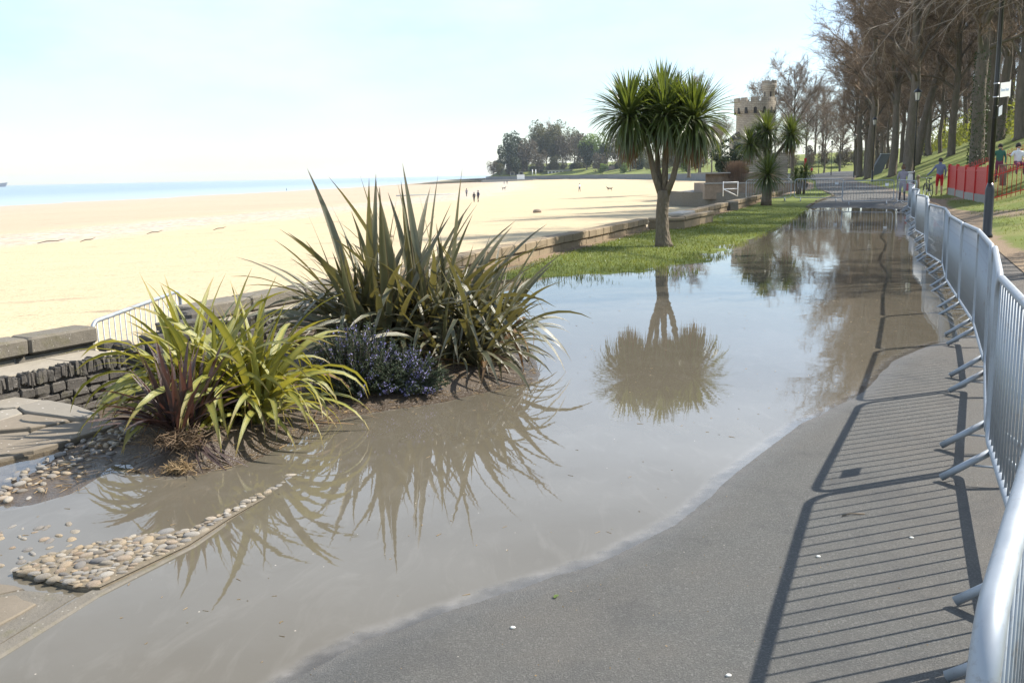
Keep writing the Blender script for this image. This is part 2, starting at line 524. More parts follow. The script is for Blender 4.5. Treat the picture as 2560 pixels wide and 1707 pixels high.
    at = q.math('MULTIPLY', q.math('ARCTAN2', sep.outputs[1], sep.outputs[0]), 3.0)
    cmb = q.n('ShaderNodeCombineXYZ')
    q.t.links.new(at, cmb.inputs[0])
    q.t.links.new(sep.outputs[2], cmb.inputs[1])
    q.t.links.new(cmb.outputs[0], br.inputs['Vector'])
    br.inputs['Color1'].default_value = (0.46, 0.405, 0.32, 1)
    br.inputs['Color2'].default_value = (0.35, 0.31, 0.25, 1)
    br.inputs['Mortar'].default_value = (0.20, 0.165, 0.125, 1)
    a = q.noise(0.8, 5, 0.65, p)
    c = q.mix(q.ramp(a, [(0.4, 0.0), (0.7, 0.55)]), br.outputs['Color'], (0.235, 0.200, 0.180))
    c = q.mix(q.ramp(q.noise(6, 5, 0.7, p), [(0.55, 0.0), (0.75, 0.5)]), c, (0.44, 0.37, 0.27))
    M['tower_stone'] = q.done(q.bsdf(c, 0.9, q.bump(q.math('ADD', br.outputs['Fac'], q.noise(8, 4, 0.6, p)), 0.03, 0.5), 0.2))

    q = N('pebble')
    rn = q.rnd()
    p = q.obj()
    c = q.ramp(rn, [(0.0, (0.13, 0.13, 0.138)), (0.16, (0.27, 0.235, 0.185)), (0.32, (0.34, 0.255, 0.155)), (0.46, (0.195, 0.195, 0.195)), (0.58, (0.38, 0.34, 0.28)), (0.70, (0.26, 0.185, 0.125)), (0.80, (0.35, 0.285, 0.195)), (0.9, (0.09, 0.09, 0.097)), (1.0, (0.42, 0.39, 0.34))])
    c = q.mix(q.ramp(q.noise(30, 5, 0.7, p), [(0.40, 0.1), (0.7, 0.6)]), c, (0.20, 0.165, 0.115))
    M['pebble'] = q.done(q.bsdf(c, 0.55, q.bump(q.noise(60, 4, 0.6, p), 0.003), 0.4))

    q = N('galvanised_steel')
    p = q.obj()
    a = q.noise(9, 5, 0.6, p)
    c = q.mix(a, (0.22, 0.25, 0.28), (0.36, 0.39, 0.42))
    c = q.mix(q.ramp(q.noise(40, 5, 0.75, p), [(0.56, 0.0), (0.72, 0.7)]), c, (0.22, 0.215, 0.205))
    c = q.mix(q.ramp(q.noise(3.5, 6, 0.75, q.pos()), [(0.60, 0.0), (0.70, 0.55)]), c, (0.20, 0.14, 0.09))
    M['galvanised_steel'] = q.done(q.bsdf(c, q.ramp(a, [(0.3, 0.46), (0.7, 0.66)]), None, 0.5, 0.45))
    M['plate_grey'] = simple('plate_grey', (0.52, 0.55, 0.58), 0.5, 0.1)
    M['plate_white'] = simple('plate_white', (0.75, 0.76, 0.76), 0.45, 0.05)
    M['black_paint'] = simple('black_paint', (0.011, 0.011, 0.012), 0.32, 0.3, 3)
    M['lamp_glass'] = simple('lamp_glass', (0.55, 0.53, 0.47), 0.2, 0.1)
    M['red_paint'] = simple('red_paint', (0.50, 0.022, 0.016), 0.42, 0.10, 2.5, 0.002)
    M['slate_roof'] = simple('slate_roof', (0.085, 0.065, 0.055), 0.8, 0.3, 5, 0.02)
    M['opening'] = simple('opening', (0.03, 0.027, 0.024), 0.7, 0.2)
    M['brick_wall'] = simple('brick_wall', (0.22, 0.165, 0.115), 0.9, 0.3, 2.5, 0.02)
    M['white_paint'] = simple('white_paint', (0.74, 0.74, 0.72), 0.6, 0.06)
    M['blue_sign'] = simple('blue_sign', (0.15, 0.36, 0.62), 0.5, 0.08)
    M['sign_blue_text'] = simple('sign_blue_text', (0.36, 0.45, 0.58), 0.5, 0.05)
    M['blue_grey_wall'] = simple('blue_grey_wall', (0.14, 0.15, 0.155), 0.9, 0.2, 0.6)
    M['rubber'] = simple('rubber', (0.02, 0.02, 0.021), 0.7, 0.2)
    M['alloy'] = simple('alloy', (0.55, 0.56, 0.58), 0.3, 0.1, metal=0.9)
    M['driftwood'] = simple('driftwood', (0.20, 0.15, 0.105), 0.9, 0.25, 8, 0.01)
    M['beach_rock'] = simple('beach_rock', (0.25, 0.20, 0.15), 0.9, 0.25, 6, 0.02)

    # bark and twigs
    q = N('bark')
    p = q.obj()
    v = q.scale(p, (1, 1, 0.25))
    a = q.noise(7, 6, 0.68, v)
    c = q.mix(a, (0.062, 0.051, 0.039), (0.200, 0.168, 0.130))
    c = q.mix(q.ramp(q.noise(1.1, 4, 0.6, p), [(0.5, 0.0), (0.72, 0.6)]), c, (0.085, 0.090, 0.048))
    M['bark'] = q.done(q.bsdf(c, 0.92, q.bump(q.voro(9, vec=v), 0.05, 0.8), 0.2))
    q = N('twig')
    r = q.n('ShaderNodeNewGeometry').outputs['Random Per Island']
    c = q.ramp(r, [(0.0, (0.095, 0.066, 0.043)), (0.6, (0.185, 0.132, 0.086)), (1.0, (0.33, 0.252, 0.175))])
    M['twig'] = q.done(q.bsdf(c, 0.85, None, 0.3))
    q = N('pale_twig')
    r = q.n('ShaderNodeNewGeometry').outputs['Random Per Island']
    c = q.ramp(r, [(0.0, (0.15, 0.115, 0.085)), (1.0, (0.38, 0.32, 0.26))])
    M['pale_twig'] = q.done(q.bsdf(c, 0.8, None, 0.3))

    def leafcards(name, stops, tcol, fac=0.35):
        q = N(name)
        r = q.n('ShaderNodeNewGeometry').outputs['Random Per Island']
        c = q.ramp(r, stops)
        c = q.mix(q.ramp(q.noise(0.5, 3, 0.5, q.pos()), [(0.35, 0.0), (0.65, 0.5)]), c, [x * 0.6 for x in stops[-1][1]])
        M[name] = q.done(q.leafmix(c, tcol, 0.55, fac, 0.3))
    leafcards('spring_leaf', [(0, (0.09, 0.115, 0.018)), (0.6, (0.17, 0.19, 0.032)), (1, (0.24, 0.25, 0.05))], (0.28, 0.30, 0.04), 0.45)
    leafcards('evergreen_leaf', [(0, (0.022, 0.034, 0.020)), (1, (0.058, 0.075, 0.042))], (0.05, 0.07, 0.02), 0.2)
    leafcards('olive_leaf', [(0, (0.075, 0.080, 0.035)), (1, (0.155, 0.145, 0.070))], (0.12, 0.12, 0.04), 0.3)
    leafcards('brown_leaf', [(0, (0.085, 0.070, 0.048)), (1, (0.155, 0.130, 0.092))], (0.10, 0.08, 0.04), 0.25)
    leafcards('fresh_leaf', [(0, (0.075, 0.125, 0.030)), (1, (0.16, 0.22, 0.055))], (0.18, 0.26, 0.04), 0.4)
    leafcards('ivy_leaf', [(0, (0.02, 0.035, 0.012)), (1, (0.055, 0.085, 0.028))], (0.05, 0.08, 0.015), 0.2)
    leafcards('rosemary_leaf', [(0, (0.030, 0.045, 0.024)), (1, (0.085, 0.115, 0.058))], (0.06, 0.09, 0.03), 0.25)
    leafcards('rosemary_flower', [(0, (0.22, 0.20, 0.48)), (1, (0.45, 0.42, 0.72))], (0.4, 0.36, 0.7), 0.3)
    leafcards('straw', [(0, (0.22, 0.145, 0.07)), (1, (0.44, 0.31, 0.16))], (0.3, 0.2, 0.08), 0.2)
    leafcards('root_fibre', [(0, (0.06, 0.038, 0.022)), (1, (0.21, 0.14, 0.08))], (0.1, 0.07, 0.04), 0.1)
    leafcards('plume', [(0, (0.26, 0.17, 0.11)), (1, (0.40, 0.28, 0.19))], (0.3, 0.2, 0.1), 0.3)

    # sword leaves: attribute 'across' 0 at the midrib .. 1 at the margin, 'along' 0 base .. 1 tip
    def flax(name, mid, edge, tip, rim, tr, vary, rough=0.38, trf=0.28, spec=0.5):
        q = N(name)
        ac, al, rn = q.attr('across'), q.attr('along'), q.rnd()
        st = q.noise(1.0, 2, 0.5, q.n('ShaderNodeCombineXYZ', X=q.math('MULTIPLY', ac, 9.0), Y=q.math('MULTIPLY', rn, 40.0)).outputs[0])
        c = q.mix(q.maprange(ac, 0.25, 0.75), mid, edge)
        c = q.mix(q.ramp(st, [(0.45, 0.0), (0.62, 0.5)]), c, edge)
        c = q.mix(q.math('MULTIPLY', rn, 0.6), c, vary)
        c = q.mix(q.ramp(al, [(0.78, 0.0), (1.0, 0.8)]), c, tip)
        c = q.mix(q.ramp(ac, [(0.90, 0.0), (0.97, 0.8)]), c, rim)
        nm = q.bump(q.noise(1.0, 2, 0.5, q.n('ShaderNodeCombineXYZ', X=q.math('MULTIPLY', ac, 26.0)).outputs[0]), 0.004, 0.5)
        M[name] = q.done(q.leafmix(c, tr, rough, trf, spec, nm))
    flax('dark_flax_leaf', (0.066, 0.074, 0.038), (0.118, 0.118, 0.066), (0.115, 0.090, 0.055), (0.17, 0.075, 0.03), (0.20, 0.17, 0.040), (0.150, 0.140, 0.080), 0.36, 0.22, 0.6)
    flax('yellow_flax_leaf', (0.335, 0.305, 0.060), (0.125, 0.150, 0.028), (0.26, 0.155, 0.045), (0.20, 0.20, 0.06), (0.38, 0.34, 0.04), (0.21, 0.205, 0.055), 0.36, 0.30, 0.5)
    flax('bronze_flax_leaf', (0.062, 0.040, 0.036), (0.046, 0.030, 0.026), (0.11, 0.055, 0.038), (0.12, 0.06, 0.04), (0.15, 0.055, 0.035), (0.095, 0.066, 0.058), 0.36, 0.18, 0.6)
    flax('palm_leaf', (0.056, 0.084, 0.022), (0.040, 0.064, 0.016), (0.115, 0.105, 0.040), (0.08, 0.09, 0.028), (0.20, 0.25, 0.03), (0.095, 0.120, 0.034), 0.36, 0.26, 0.6)
    flax('dead_palm_leaf', (0.17, 0.105, 0.055), (0.13, 0.080, 0.042), (0.22, 0.15, 0.08), (0.18, 0.12, 0.07), (0.25, 0.14, 0.06), (0.20, 0.13, 0.07), 0.7, 0.2, 0.2)
    q = N('palm_trunk')
    p = q.obj()
    a = q.noise(16, 6, 0.7, q.scale(p, (1, 1, 0.5)))
    c = q.mix(a, (0.060, 0.048, 0.034), (0.215, 0.175, 0.125))
    M['palm_trunk'] = q.done(q.bsdf(c, 0.9, q.bump(q.voro(22, vec=q.scale(p, (1, 1, 0.4))), 0.03, 0.9), 0.2))
    # clothing
    for n_, c_ in dict(skin=(0.42, 0.25, 0.17), dark_hair=(0.020, 0.015, 0.012), brown_hair=(0.11, 0.062, 0.034), blue_jumper=(0.155, 0.185, 0.265), red_cloth=(0.48, 0.012, 0.020),
                       grey_cardigan=(0.27, 0.25, 0.285), dark_trousers=(0.022, 0.022, 0.028), white_cloth=(0.70, 0.71, 0.73), green_cloth=(0.03, 0.12, 0.08), maroon_cloth=(0.16, 0.035, 0.07), shoe=(0.08, 0.08, 0.085), cream_bag=(0.60, 0.60, 0.55), navy_cloth=(0.03, 0.035, 0.07), dog_fur=(0.045, 0.033, 0.025)).items():
        M[n_] = simple(n_, c_, 0.8, 0.12, 12, 0.002)
make_materials()
# ------------------------------------------------------------------ the lie of the land (metres; flood water at z = 0)
POND = np.array([(-2.4, 0.6), (-1.2, 1.2), (-0.95, 2.7), (-0.84, 3.1), (-0.61, 3.41), (-0.07, 3.81), (0.38, 4.11), (0.84, 4.62), (1.34, 5.46), (1.99, 6.42), (2.72, 7.28),
    (3.5, 8.59), (4.08, 9.25), (4.75, 9.76), (5.7, 10.9), (6.7, 13), (7.7, 15.5), (8.9, 18.5), (10.6, 23), (12.6, 28), (14.6, 33), (15.9, 37), (16.4, 40), (15.6, 42.4),
    (13.9, 43.4), (13.1, 42.3), (9.3, 32.3), (6.95, 26.4), (4.8, 22.5), (3.35, 18.7), (1.6, 16.75), (0.4, 16.6), (-0.5, 15.9), (-0.7, 14.5), (-0.35, 12.98), (-0.05, 11), (0.1, 9.3), (0.15, 8.0),
    (-0.58, 7.37), (-1.36, 6.92), (-1.66, 6.05), (-1.72, 5.8), (-2.02, 5.55), (-2.3, 5.62), (-2.56, 5.93), (-2.62, 5.25), (-2.78, 5.0), (-3.3, 5.15), (-4.2, 4.2), (-4.0, 1.5)])
PL = np.array([(-3.2, -2), (-2.4, 1.5), (-1.96, 3.34), (-1.38, 5.19), (-0.5, 6.3), (0.45, 7.8), (0.9, 10), (2.5, 14.5), (5.4, 22.6), (9.4, 32.3), (13.5, 43.3), (19.3, 57), (24.6, 76), (31.5, 98), (41, 128), (51, 166), (66, 210), (112, 330)])
PR = np.array([(1.0, -4), (2.0, 0), (3.6, 4.9), (4.7, 7), (6.6, 11.3), (7.7, 13.6), (11.3, 22.5), (13.6, 28), (18.8, 42), (23, 56), (28.5, 72.4), (40, 112), (50, 140), (61, 169), (80, 215), (132, 330)])
WALL = np.array([(-7, 3.0), (-4.45, 8.0), (-3.9, 8.95), (-3.4, 10.1), (-0.9, 15.6), (4.05, 28.0), (6.0, 32.0), (9.2, 40.3), (12.7, 49), (17.5, 61), (24.5, 78), (33, 105), (45, 150), (58, 195), (66, 290), (66, 380), (57, 550), (40, 615), (18, 636), (-15, 646)])
SHORE = np.array([(-235, -150), (-225, 0), (-212, 150), (-190, 352), (-146, 650), (-95, 1000), (-38, 1500), (40, 2100)])

def seg_dist(x, y, line, closed=False):
    best = np.full(x.shape, 1e18)
    sgn = np.zeros(x.shape)
    n = len(line)
    for i in range(n if closed else n - 1):
        a, b = line[i], line[(i + 1) % n]
        dx, dy = b - a
        L = dx * dx + dy * dy
        t = np.clip(((x - a[0]) * dx + (y - a[1]) * dy) / L, 0, 1)
        ex, ey = x - (a[0] + t * dx), y - (a[1] + t * dy)
        d = ex * ex + ey * ey
        m = d < best
        best = np.where(m, d, best)
        sgn = np.where(m, dy * ex - dx * ey, sgn)
    return np.sqrt(best), sgn

def sd_pond(x, y):
    d, _ = seg_dist(x, y, POND, True)
    ins = np.zeros(x.shape, bool)
    n = len(POND)
    for i in range(n):
        a, b = POND[i], POND[(i + 1) % n]
        if a[1] == b[1]: continue
        c = ((a[1] > y) != (b[1] > y)) & (x < (b[0] - a[0]) * (y - a[1]) / (b[1] - a[1]) + a[0])
        ins ^= c
    return np.where(ins, -d, d)

def right_of(x, y, line):
    d, s = seg_dist(x, y, line)
    return np.where(s > 0, d, -d)

def lumps(x, y, s=1.0, seed=0.0):
    v = np.zeros(x.shape)
    for k, (a, b, ph) in enumerate(((1.3, 0.7, 0.0), (-0.8, 1.5, 2.1), (2.3, -1.9, 4.4), (3.1, 2.7, 1.3), (-4.3, 3.9, 5.5))):
        v += np.sin((a * x + b * y) * s + ph + seed) / (1 + 0.6 * k)
    return v / 2.6

MOUNDS = [(-2.1, 5.97, 0.13, 0.26), (-1.85, 6.65, 0.06, 0.55), (-1.1, 7.75, 0.05, 0.6), (-0.8, 9.1, 0.10, 1.0)]
def height(x, y):
    x = np.asarray(x, float)
    y = np.asarray(y, float)
    s = sd_pond(x, y)
    wob = lumps(x, y, 2.2) * 0.5 + lumps(x, y, 6.0, 1.0) * 0.35
    left = -right_of(x, y, PL)              # >0 left of the path
    rr = right_of(x, y, PR)                 # >0 right of the path
    path = np.where(s > 0, np.minimum(0.036 * s, 0.10 + 0.002 * s), np.maximum(0.085 * s, -0.16)) + 0.0025 * wob * np.clip(np.abs(s) * 3, 0.15, 1)
    lawn = np.where(s > 0, np.minimum(0.030 * s, 0.16), np.maximum(0.020 * s, -0.14)) + 0.016 * wob
    bed = np.where(s > 0, np.minimum(0.11 * s, 0.07), np.maximum(0.10 * s, -0.12)) + 0.010 * wob
    bed = np.where((x < -2.62) & (y > 5.0), np.minimum(bed, 0.014 - 0.09 * np.clip((-3.0 - x) * 4, 0, 1) - 0.30 * np.clip((y - 6.9) * 2, 0, 0.5)), bed)
    for mx, my, mh, mr in MOUNDS:
        bed += mh * np.exp(-((x - mx) ** 2 + (y - my) ** 2) / (mr * mr)) * np.clip(s * 4 + 0.25, 0, 1)
    near_peb = np.exp(-(((x + 2.0) / 1.1) ** 2 + ((y - 4.5) / 1.0) ** 2))
    bed = np.maximum(bed, np.where(near_peb > 0.35, -0.03, -9))
    tl = np.clip((y - 14.0) / 2.5, 0, 1)
    leftz = bed * (1 - tl) + lawn * tl
    z = np.where(left > 0, leftz, path)
    far = np.clip((y - 15) / 30, 0, 1)
    knee = 1.2 + 1.6 * (1 - far)
    sl = 0.10 + 0.19 * far
    bank = 0.05 * np.clip(rr / 0.5, 0, 1) + 0.07 * np.clip(rr, 0, 50) + np.clip(rr - knee, 0, 12) * sl + np.clip(rr - knee - 12, 0, 60) * 0.16 * (0.4 + 0.6 * far)
    bank = bank + 0.05 * wob * np.clip(rr - 0.3, 0, 1)
    z = np.where(rr > 0, np.minimum(np.maximum(path, -0.02), 0.12) + bank, z)
    return z

def hz(x, y):
    return float(height(np.array([x]), np.array([y]))[0])

def struct(name, me, parent=None):
    o = link(name, me, parent)
    if parent is None: o['kind'] = 'structure'
    return o

def resample(line, ys):
    return np.interp(ys, line[:, 1], line[:, 0])

def strip(ys, lo, hi, us):
    """a sheet between x = lo(y) and x = hi(y)"""
    Y = np.repeat(ys[:, None], len(us), 1)
    X = lo[:, None] + (hi - lo)[:, None] * us[None, :]
    return X, Y

def graded(a, b, step0, growth):
    v = [a]
    st = step0
    while v[-1] < b:
        v.append(v[-1] + st)
        st *= growth
    return np.array(v)

# path
ys = graded(-3, 325, 0.10, 1.013)
ys = ys[ys < 325]
X, Y = strip(ys, resample(PL, ys) - 0.25, resample(PR, ys) + 0.15, np.linspace(0, 1, 46))
Z = height(X, Y)
rr_ = right_of(X, Y, PR)
ll_ = right_of(X, Y, PL)
path_z = np.where(rr_ > 0, np.minimum(Z, 0.12), Z)
Sd = sd_pond(X, Y)
Zp = np.where(Sd > 0, np.minimum(0.036 * Sd, 0.10 + 0.002 * Sd), np.maximum(0.085 * Sd, -0.16)) + 0.0025 * (lumps(X, Y, 2.2) * 0.5 + lumps(X, Y, 6.0, 1.0) * 0.35) * np.clip(np.abs(Sd) * 3, 0.15, 1)
wet = np.clip(1 - Sd / 0.28, 0, 1)
dust = np.clip(1 - np.abs(rr_ + 0.1) / 1.5, 0, 1) * 0.9
struct('path', np_mesh('path', np.stack([X, Y, Zp], -1).reshape(-1, 3), grid_faces(len(ys), 46), M['asphalt'], True, dict(wet=wet.ravel(), dust=dust.ravel())))

# planting bed (mud) and lawn, left of the path
ys = np.arange(0.4, 16.3, 0.07)
X, Y = strip(ys, resample(WALL, ys) - 0.25, resample(PL, ys) + 0.05, np.linspace(0, 1, 100))
Z = height(X - 0.06, Y)
Sd = sd_pond(X, Y)
struct('planting_bed', np_mesh('planting_bed', np.stack([X, Y, Z], -1).reshape(-1, 3), grid_faces(len(ys), 100), M['mud'], True, dict(wet=np.clip(1 - Sd / 0.35, 0, 1).ravel())))
ys = graded(14.2, 324, 0.16, 1.014)
X, Y = strip(ys, resample(WALL, ys) - 0.35, resample(PL, ys) + 0.02, np.linspace(0, 1, 70))
Z = height(X - 0.06, Y) + 0.005
Sd = sd_pond(X, Y)
dw = right_of(X, Y, WALL)
soil = np.clip(1 - (dw - 0.1) / 0.5, 0, 1) * 0.75 + np.clip(1 - Y / 17.5, 0, 1) * 3 * np.clip((1.2 - dw), 0, 1)
struct('lawn', np_mesh('lawn', np.stack([X, Y, Z], -1).reshape(-1, 3), grid_faces(len(ys), 70), M['lawn'], True, dict(soil=np.clip(soil, 0, 1).ravel())))

# pale edging between lawn and path beyond the flood
eb = MB()
for i in [k_ for k_ in range(len(PL) - 1) if 43 < PL[k_][1] < 120]:
    a, b = PL[i], PL[i + 1]
    n = max(2, int(np.hypot(*(b - a)) / 2.0))
    for k in range(n):
        p = a + (b - a) * (k + 0.5) / n
        eb.box((p[0] - 0.06, p[1], hz(p[0] - 0.1, p[1]) + 0.0), (0.10, np.hypot(*(b - a)) / n - 0.01, 0.10), -math.atan2(b[0] - a[0], b[1] - a[1]))
o = eb.build('path_edging', M['mortar'])
o['kind'] = 'structure'

# grass bank on the right, rising to the wood
ys = graded(-6, 330, 0.45, 1.012)
rs = np.concatenate([np.linspace(-0.1, 4, 24), np.linspace(4.3, 14, 24), np.linspace(15, 120, 40)])
bx = np.interp(ys, PR[:, 1], PR[:, 0])
X = bx[:, None] + rs[None, :]
Y = np.repeat(ys[:, None], len(rs), 1)
Z = height(X, Y) + 0.012
sandpath = np.exp(-((X - (0.55 * Y + 1.2)) / 0.55) ** 2) * (Y > 8) * (Y < 30)
worn = np.exp(-(((X - 15.6) / 2.2) ** 2 + ((Y - 31) / 4.0) ** 2)) + 0.9 * np.exp(-(((X - 21) / 2.0) ** 2 + ((Y - 44) / 3.0) ** 2)) + np.exp(-(((X - 9.4) / 0.9) ** 2 + ((Y - 16.5) / 1.6) ** 2))
edge = np.clip(1 - rs / 0.7, 0, 1)[None, :] * 0.9
soil = np.clip(worn * 0.85 + edge + np.clip((rs[None, :] - 25) / 30, 0, 0.5), 0, 1)
struct('grass_bank', np_mesh('grass_bank', np.stack([X, Y, Z], -1).reshape(-1, 3), grid_faces(len(ys), len(rs)), M['bank_grass'], True, dict(soil=soil.ravel())))
# trodden sandy side path that leaves the promenade to the right
pts = [(19.5, 22.6), (15.0, 21.6), (12.6, 20.9), (11.0, 19.9)]
sv, sf = [], []
for i in range(41):
    t = i / 40 * 3
    k = min(int(t), 2)
    u = t - k
    px = pts[k][0] * (1 - u) + pts[k + 1][0] * u
    py = pts[k][1] * (1 - u) + pts[k + 1][1] * u
    for w in (-0.65, -0.22, 0.22, 0.65):
        wx, wy = px + w * 0.24 + 0.03 * math.sin(i * 1.3), py + w
        sv.append((wx, wy, hz(wx, wy) + 0.03 - (0.028 if abs(w) > 0.5 else 0)))
struct('side_path', np_mesh('side_path', np.array(sv), grid_faces(41, 4), M['mortar'], True))

# flood water
xs = np.arange(-5.2, 18.0, 0.12)
ys = np.concatenate([np.arange(0.2, 18, 0.12), np.arange(18, 44.6, 0.22)])
X, Y = np.meshgrid(xs, ys, indexing='ij')
H = height(X, Y)
S_ = sd_pond(X, Y)
F = grid_faces(len(xs), len(ys))
lowest = np.minimum.reduce([H.ravel()[F[:, k]] for k in range(4)])
F = F[(lowest < 0.03) & (S_.ravel()[F[:, 0]] < 0.7) & (right_of(X, Y, WALL).ravel()[F[:, 0]] > 0.3)]
used = np.unique(F)
remap = np.full(X.size, -1)
remap[used] = np.arange(len(used))
V = np.stack([X, Y, np.zeros_like(X)], -1).reshape(-1, 3)[used]
depth = np.where(S_ < 0, np.maximum(-H, 0), 0.0)
o = struct('flood_water', np_mesh('flood_water', V, remap[F], M['flood_water'], True, dict(depth=depth.ravel()[used])))

# beach: from the foot of the sea wall down to the water
u = np.concatenate([np.linspace(0, 0.3, 50), np.linspace(0.31, 1.25, 60)])
wl = []
for a, b in zip(WALL[:-1], WALL[1:]):
    n = max(2, int(np.hypot(*(b - a)) / 6))
    wl += [a + (b - a) * k / n for k in range(n)]
wl = np.array([(-30, -60)] + [tuple(p) for p in wl] + [tuple(WALL[-1]), (-60, 900), (-20, 1500)])
# each wall point pairs with a point of the shore
tt = np.linspace(0, 1, len(wl))
cum = np.concatenate([[0], np.cumsum(np.hypot(*(SHORE[1:] - SHORE[:-1]).T))])
wc = np.concatenate([[0], np.cumsum(np.hypot(*(wl[1:] - wl[:-1]).T))])
tgt = np.interp(wl[:, 1], [-60, 0, 100, 300, 640, 1500], [60, 165, 270, 480, 860, 1700])
sx, sy = np.interp(tgt, cum, SHORE[:, 0]), np.interp(tgt, cum, SHORE[:, 1])
X = wl[:, 0][:, None] + (sx - wl[:, 0])[:, None] * u[None, :]
Y = wl[:, 1][:, None] + (sy - wl[:, 1])[:, None] * u[None, :]
Zb = -1.55 - 4.0 * u[None, :] - 0.5 * np.clip(u[None, :] - 0.04, 0, 0.2) + 0.14 * lumps(X, Y, 0.05) * np.clip(u[None, :] * 6, 0, 1) + 0.05 * lumps(X, Y, 0.33)
struct('beach', np_mesh('beach', np.stack([X, Y, Zb], -1).reshape(-1, 3), grid_faces(len(wl), len(u)), M['sand'], True, dict(tide=np.repeat(u[None, :], len(wl), 0).ravel())))
BX, BY = X, Y
def beach_z(x, y):
    d = (BX - x) ** 2 + (BY - y) ** 2
    return float(Zb.ravel()[np.argmin(d)])

# sea: reaches the horizon, paler over the shallows
radii = np.concatenate([np.linspace(0, 1800, 50), np.geomspace(1900, 40000, 30)])
th = np.linspace(R(40), R(175), 90)
SX = radii[:, None] * np.cos(th)[None, :] - 60
SY = radii[:, None] * np.sin(th)[None, :] - 200
ds = seg_dist(SX, SY, SHORE)[0]
struct('sea', np_mesh('sea', np.stack([SX, SY, np.full_like(SX, -5.5)], -1).reshape(-1, 3), grid_faces(len(radii), len(th)), M['sea_water'], True, dict(shore=np.clip(1 - ds / 260, 0, 1).ravel())))
sb = MB()
sb.add([(-40000, -40000, -9), (40000, -40000, -9), (40000, 40000, -9), (-40000, 40000, -9)], [(0, 1, 2, 3)])
struct('sea_bed', sb.mesh('sea_bed', M['sand']))
# shallow pools left on the sand
for (px, py, ax, ay, rz) in ((-58, 92, 20, 1.6, 0.12), (-14, 247, 13, 3.0, 0.1)):
    b = MB()
    ring = [(math.cos(t) * ax * (1 + 0.15 * math.sin(3 * t + px)), math.sin(t) * ay * (1 + 0.2 * math.sin(2 * t))) for t in np.linspace(0, 2 * math.pi, 40)[:-1]]
    zt = float(np.median([beach_z(px + q[0] * 0.8, py + q[1]) for q in ring])) + 0.02
    b.prism([(q[0] * math.cos(rz) - q[1] * math.sin(rz) + px, q[0] * math.sin(rz) + q[1] * math.cos(rz) + py) for q in ring], zt - 0.4, zt)
    struct('tide_pool', b.mesh('tide_pool', M['tide_pool']))

# far land behind the bay: a terrace that rises into a wooded hill
lp = np.array([(66, 296), (66, 350), (66, 380), (57, 550), (40, 615), (18, 636), (-15, 646)])
ld = []
for i in range(len(lp) - 1):
    n = 10
    ld += [lp[i] + (lp[i + 1] - lp[i]) * k / n for k in range(n)]
ld.append(lp[-1])
ld = np.array(ld)
inland = np.array([(0.9, 0.3)] * len(ld)) + np.clip((ld[:, 1:2] - 500) / 140, 0, 1) * np.array([(-0.6, 0.7)])
inland /= np.hypot(inland[:, 0], inland[:, 1])[:, None]
w = np.array([-0.4, 0, 4, 9, 16, 30, 60, 120, 260])
zz = np.array([-2.6, 0.9, 1.0, 1.3, 2.4, 4.5, 7.5, 10, 11])
X = ld[:, 0][:, None] + inland[:, 0][:, None] * w[None, :]
Y = ld[:, 1][:, None] + inland[:, 1][:, None] * w[None, :]
Zh = -0.6 + (np.repeat(zz[None, :], len(ld), 0) + 0.6) * np.clip((np.arange(len(ld)) / 9.0), 0, 1)[:, None]
struct('headland', np_mesh('headland', np.stack([X, Y, Zh], -1).reshape(-1, 3), grid_faces(len(ld), len(w)), M['bank_grass'], True, dict(soil=np.full(X.size, 0.15))))
# tip of the headland closes off the end
b = MB()
e = len(ld) - 1
b.add([(X[e, k], Y[e, k], -3.2) for k in range(len(w))] + [(X[e, k], Y[e, k], Zh[e, k] - 0.01) for k in range(len(w))], [(k, k + 1, len(w) + k + 1, len(w) + k) for k in range(len(w) - 1)])
struct('headland_end', b.mesh('headland_end', M['bank_grass']))
HX, HY = X, Y
def headland_z(x, y):
    d = (HX - x) ** 2 + (HY - y) ** 2
    return float(Zh.ravel()[np.argmin(d)])
# ------------------------------------------------------------------ paving, kerb, pebbles
def clip_half(poly, px, py, nx, ny):
    out = []
    for i in range(len(poly)):
        a, b = poly[i], poly[(i + 1) % len(poly)]
        da = (a[0] - px) * nx + (a[1] - py) * ny
        db = (b[0] - px) * nx + (b[1] - py) * ny
        if da <= 0: out.append(a)
        if (da < 0) != (db < 0) and da != db:
            t = da / (da - db)
            out.append((a[0] + (b[0] - a[0]) * t, a[1] + (b[1] - a[1]) * t))
    return out

def cells(region, seeds, gap):
    res = []
    for i, s in enumerate(seeds):
        poly = list(region)
        for j, t in enumerate(seeds):
            if i == j or not poly: continue
            nx, ny = t[0] - s[0], t[1] - s[1]
            L = math.hypot(nx, ny)
            nx, ny = nx / L, ny / L
            poly = clip_half(poly, (s[0] + t[0]) / 2 - nx * gap, (s[1] + t[1]) / 2 - ny * gap, nx, ny)
        if len(poly) >= 3:
            # nibble the corners so the outline is broken, not drafted
            q = []
            for k in range(len(poly)):
                a, b, c = poly[k - 1], poly[k], poly[(k + 1) % len(poly)]
                for (o_, f_) in ((a, 0.12), (c, 0.12)):
                    q.append((b[0] + (o_[0] - b[0]) * f_ + random.uniform(-1, 1) * 0.014, b[1] + (o_[1] - b[1]) * f_ + random.uniform(-1, 1) * 0.012))
            res.append(q)
    return res

pave = empty('crazy_paving')
pave['kind'] = 'structure'
reg = [(-5.2, 8.6), (-4.2, 7.62), (-3.45, 7.25), (-2.78, 6.66), (-3.02, 6.50), (-3.10, 6.08), (-3.45, 5.6), (-5.2, 5.2)]
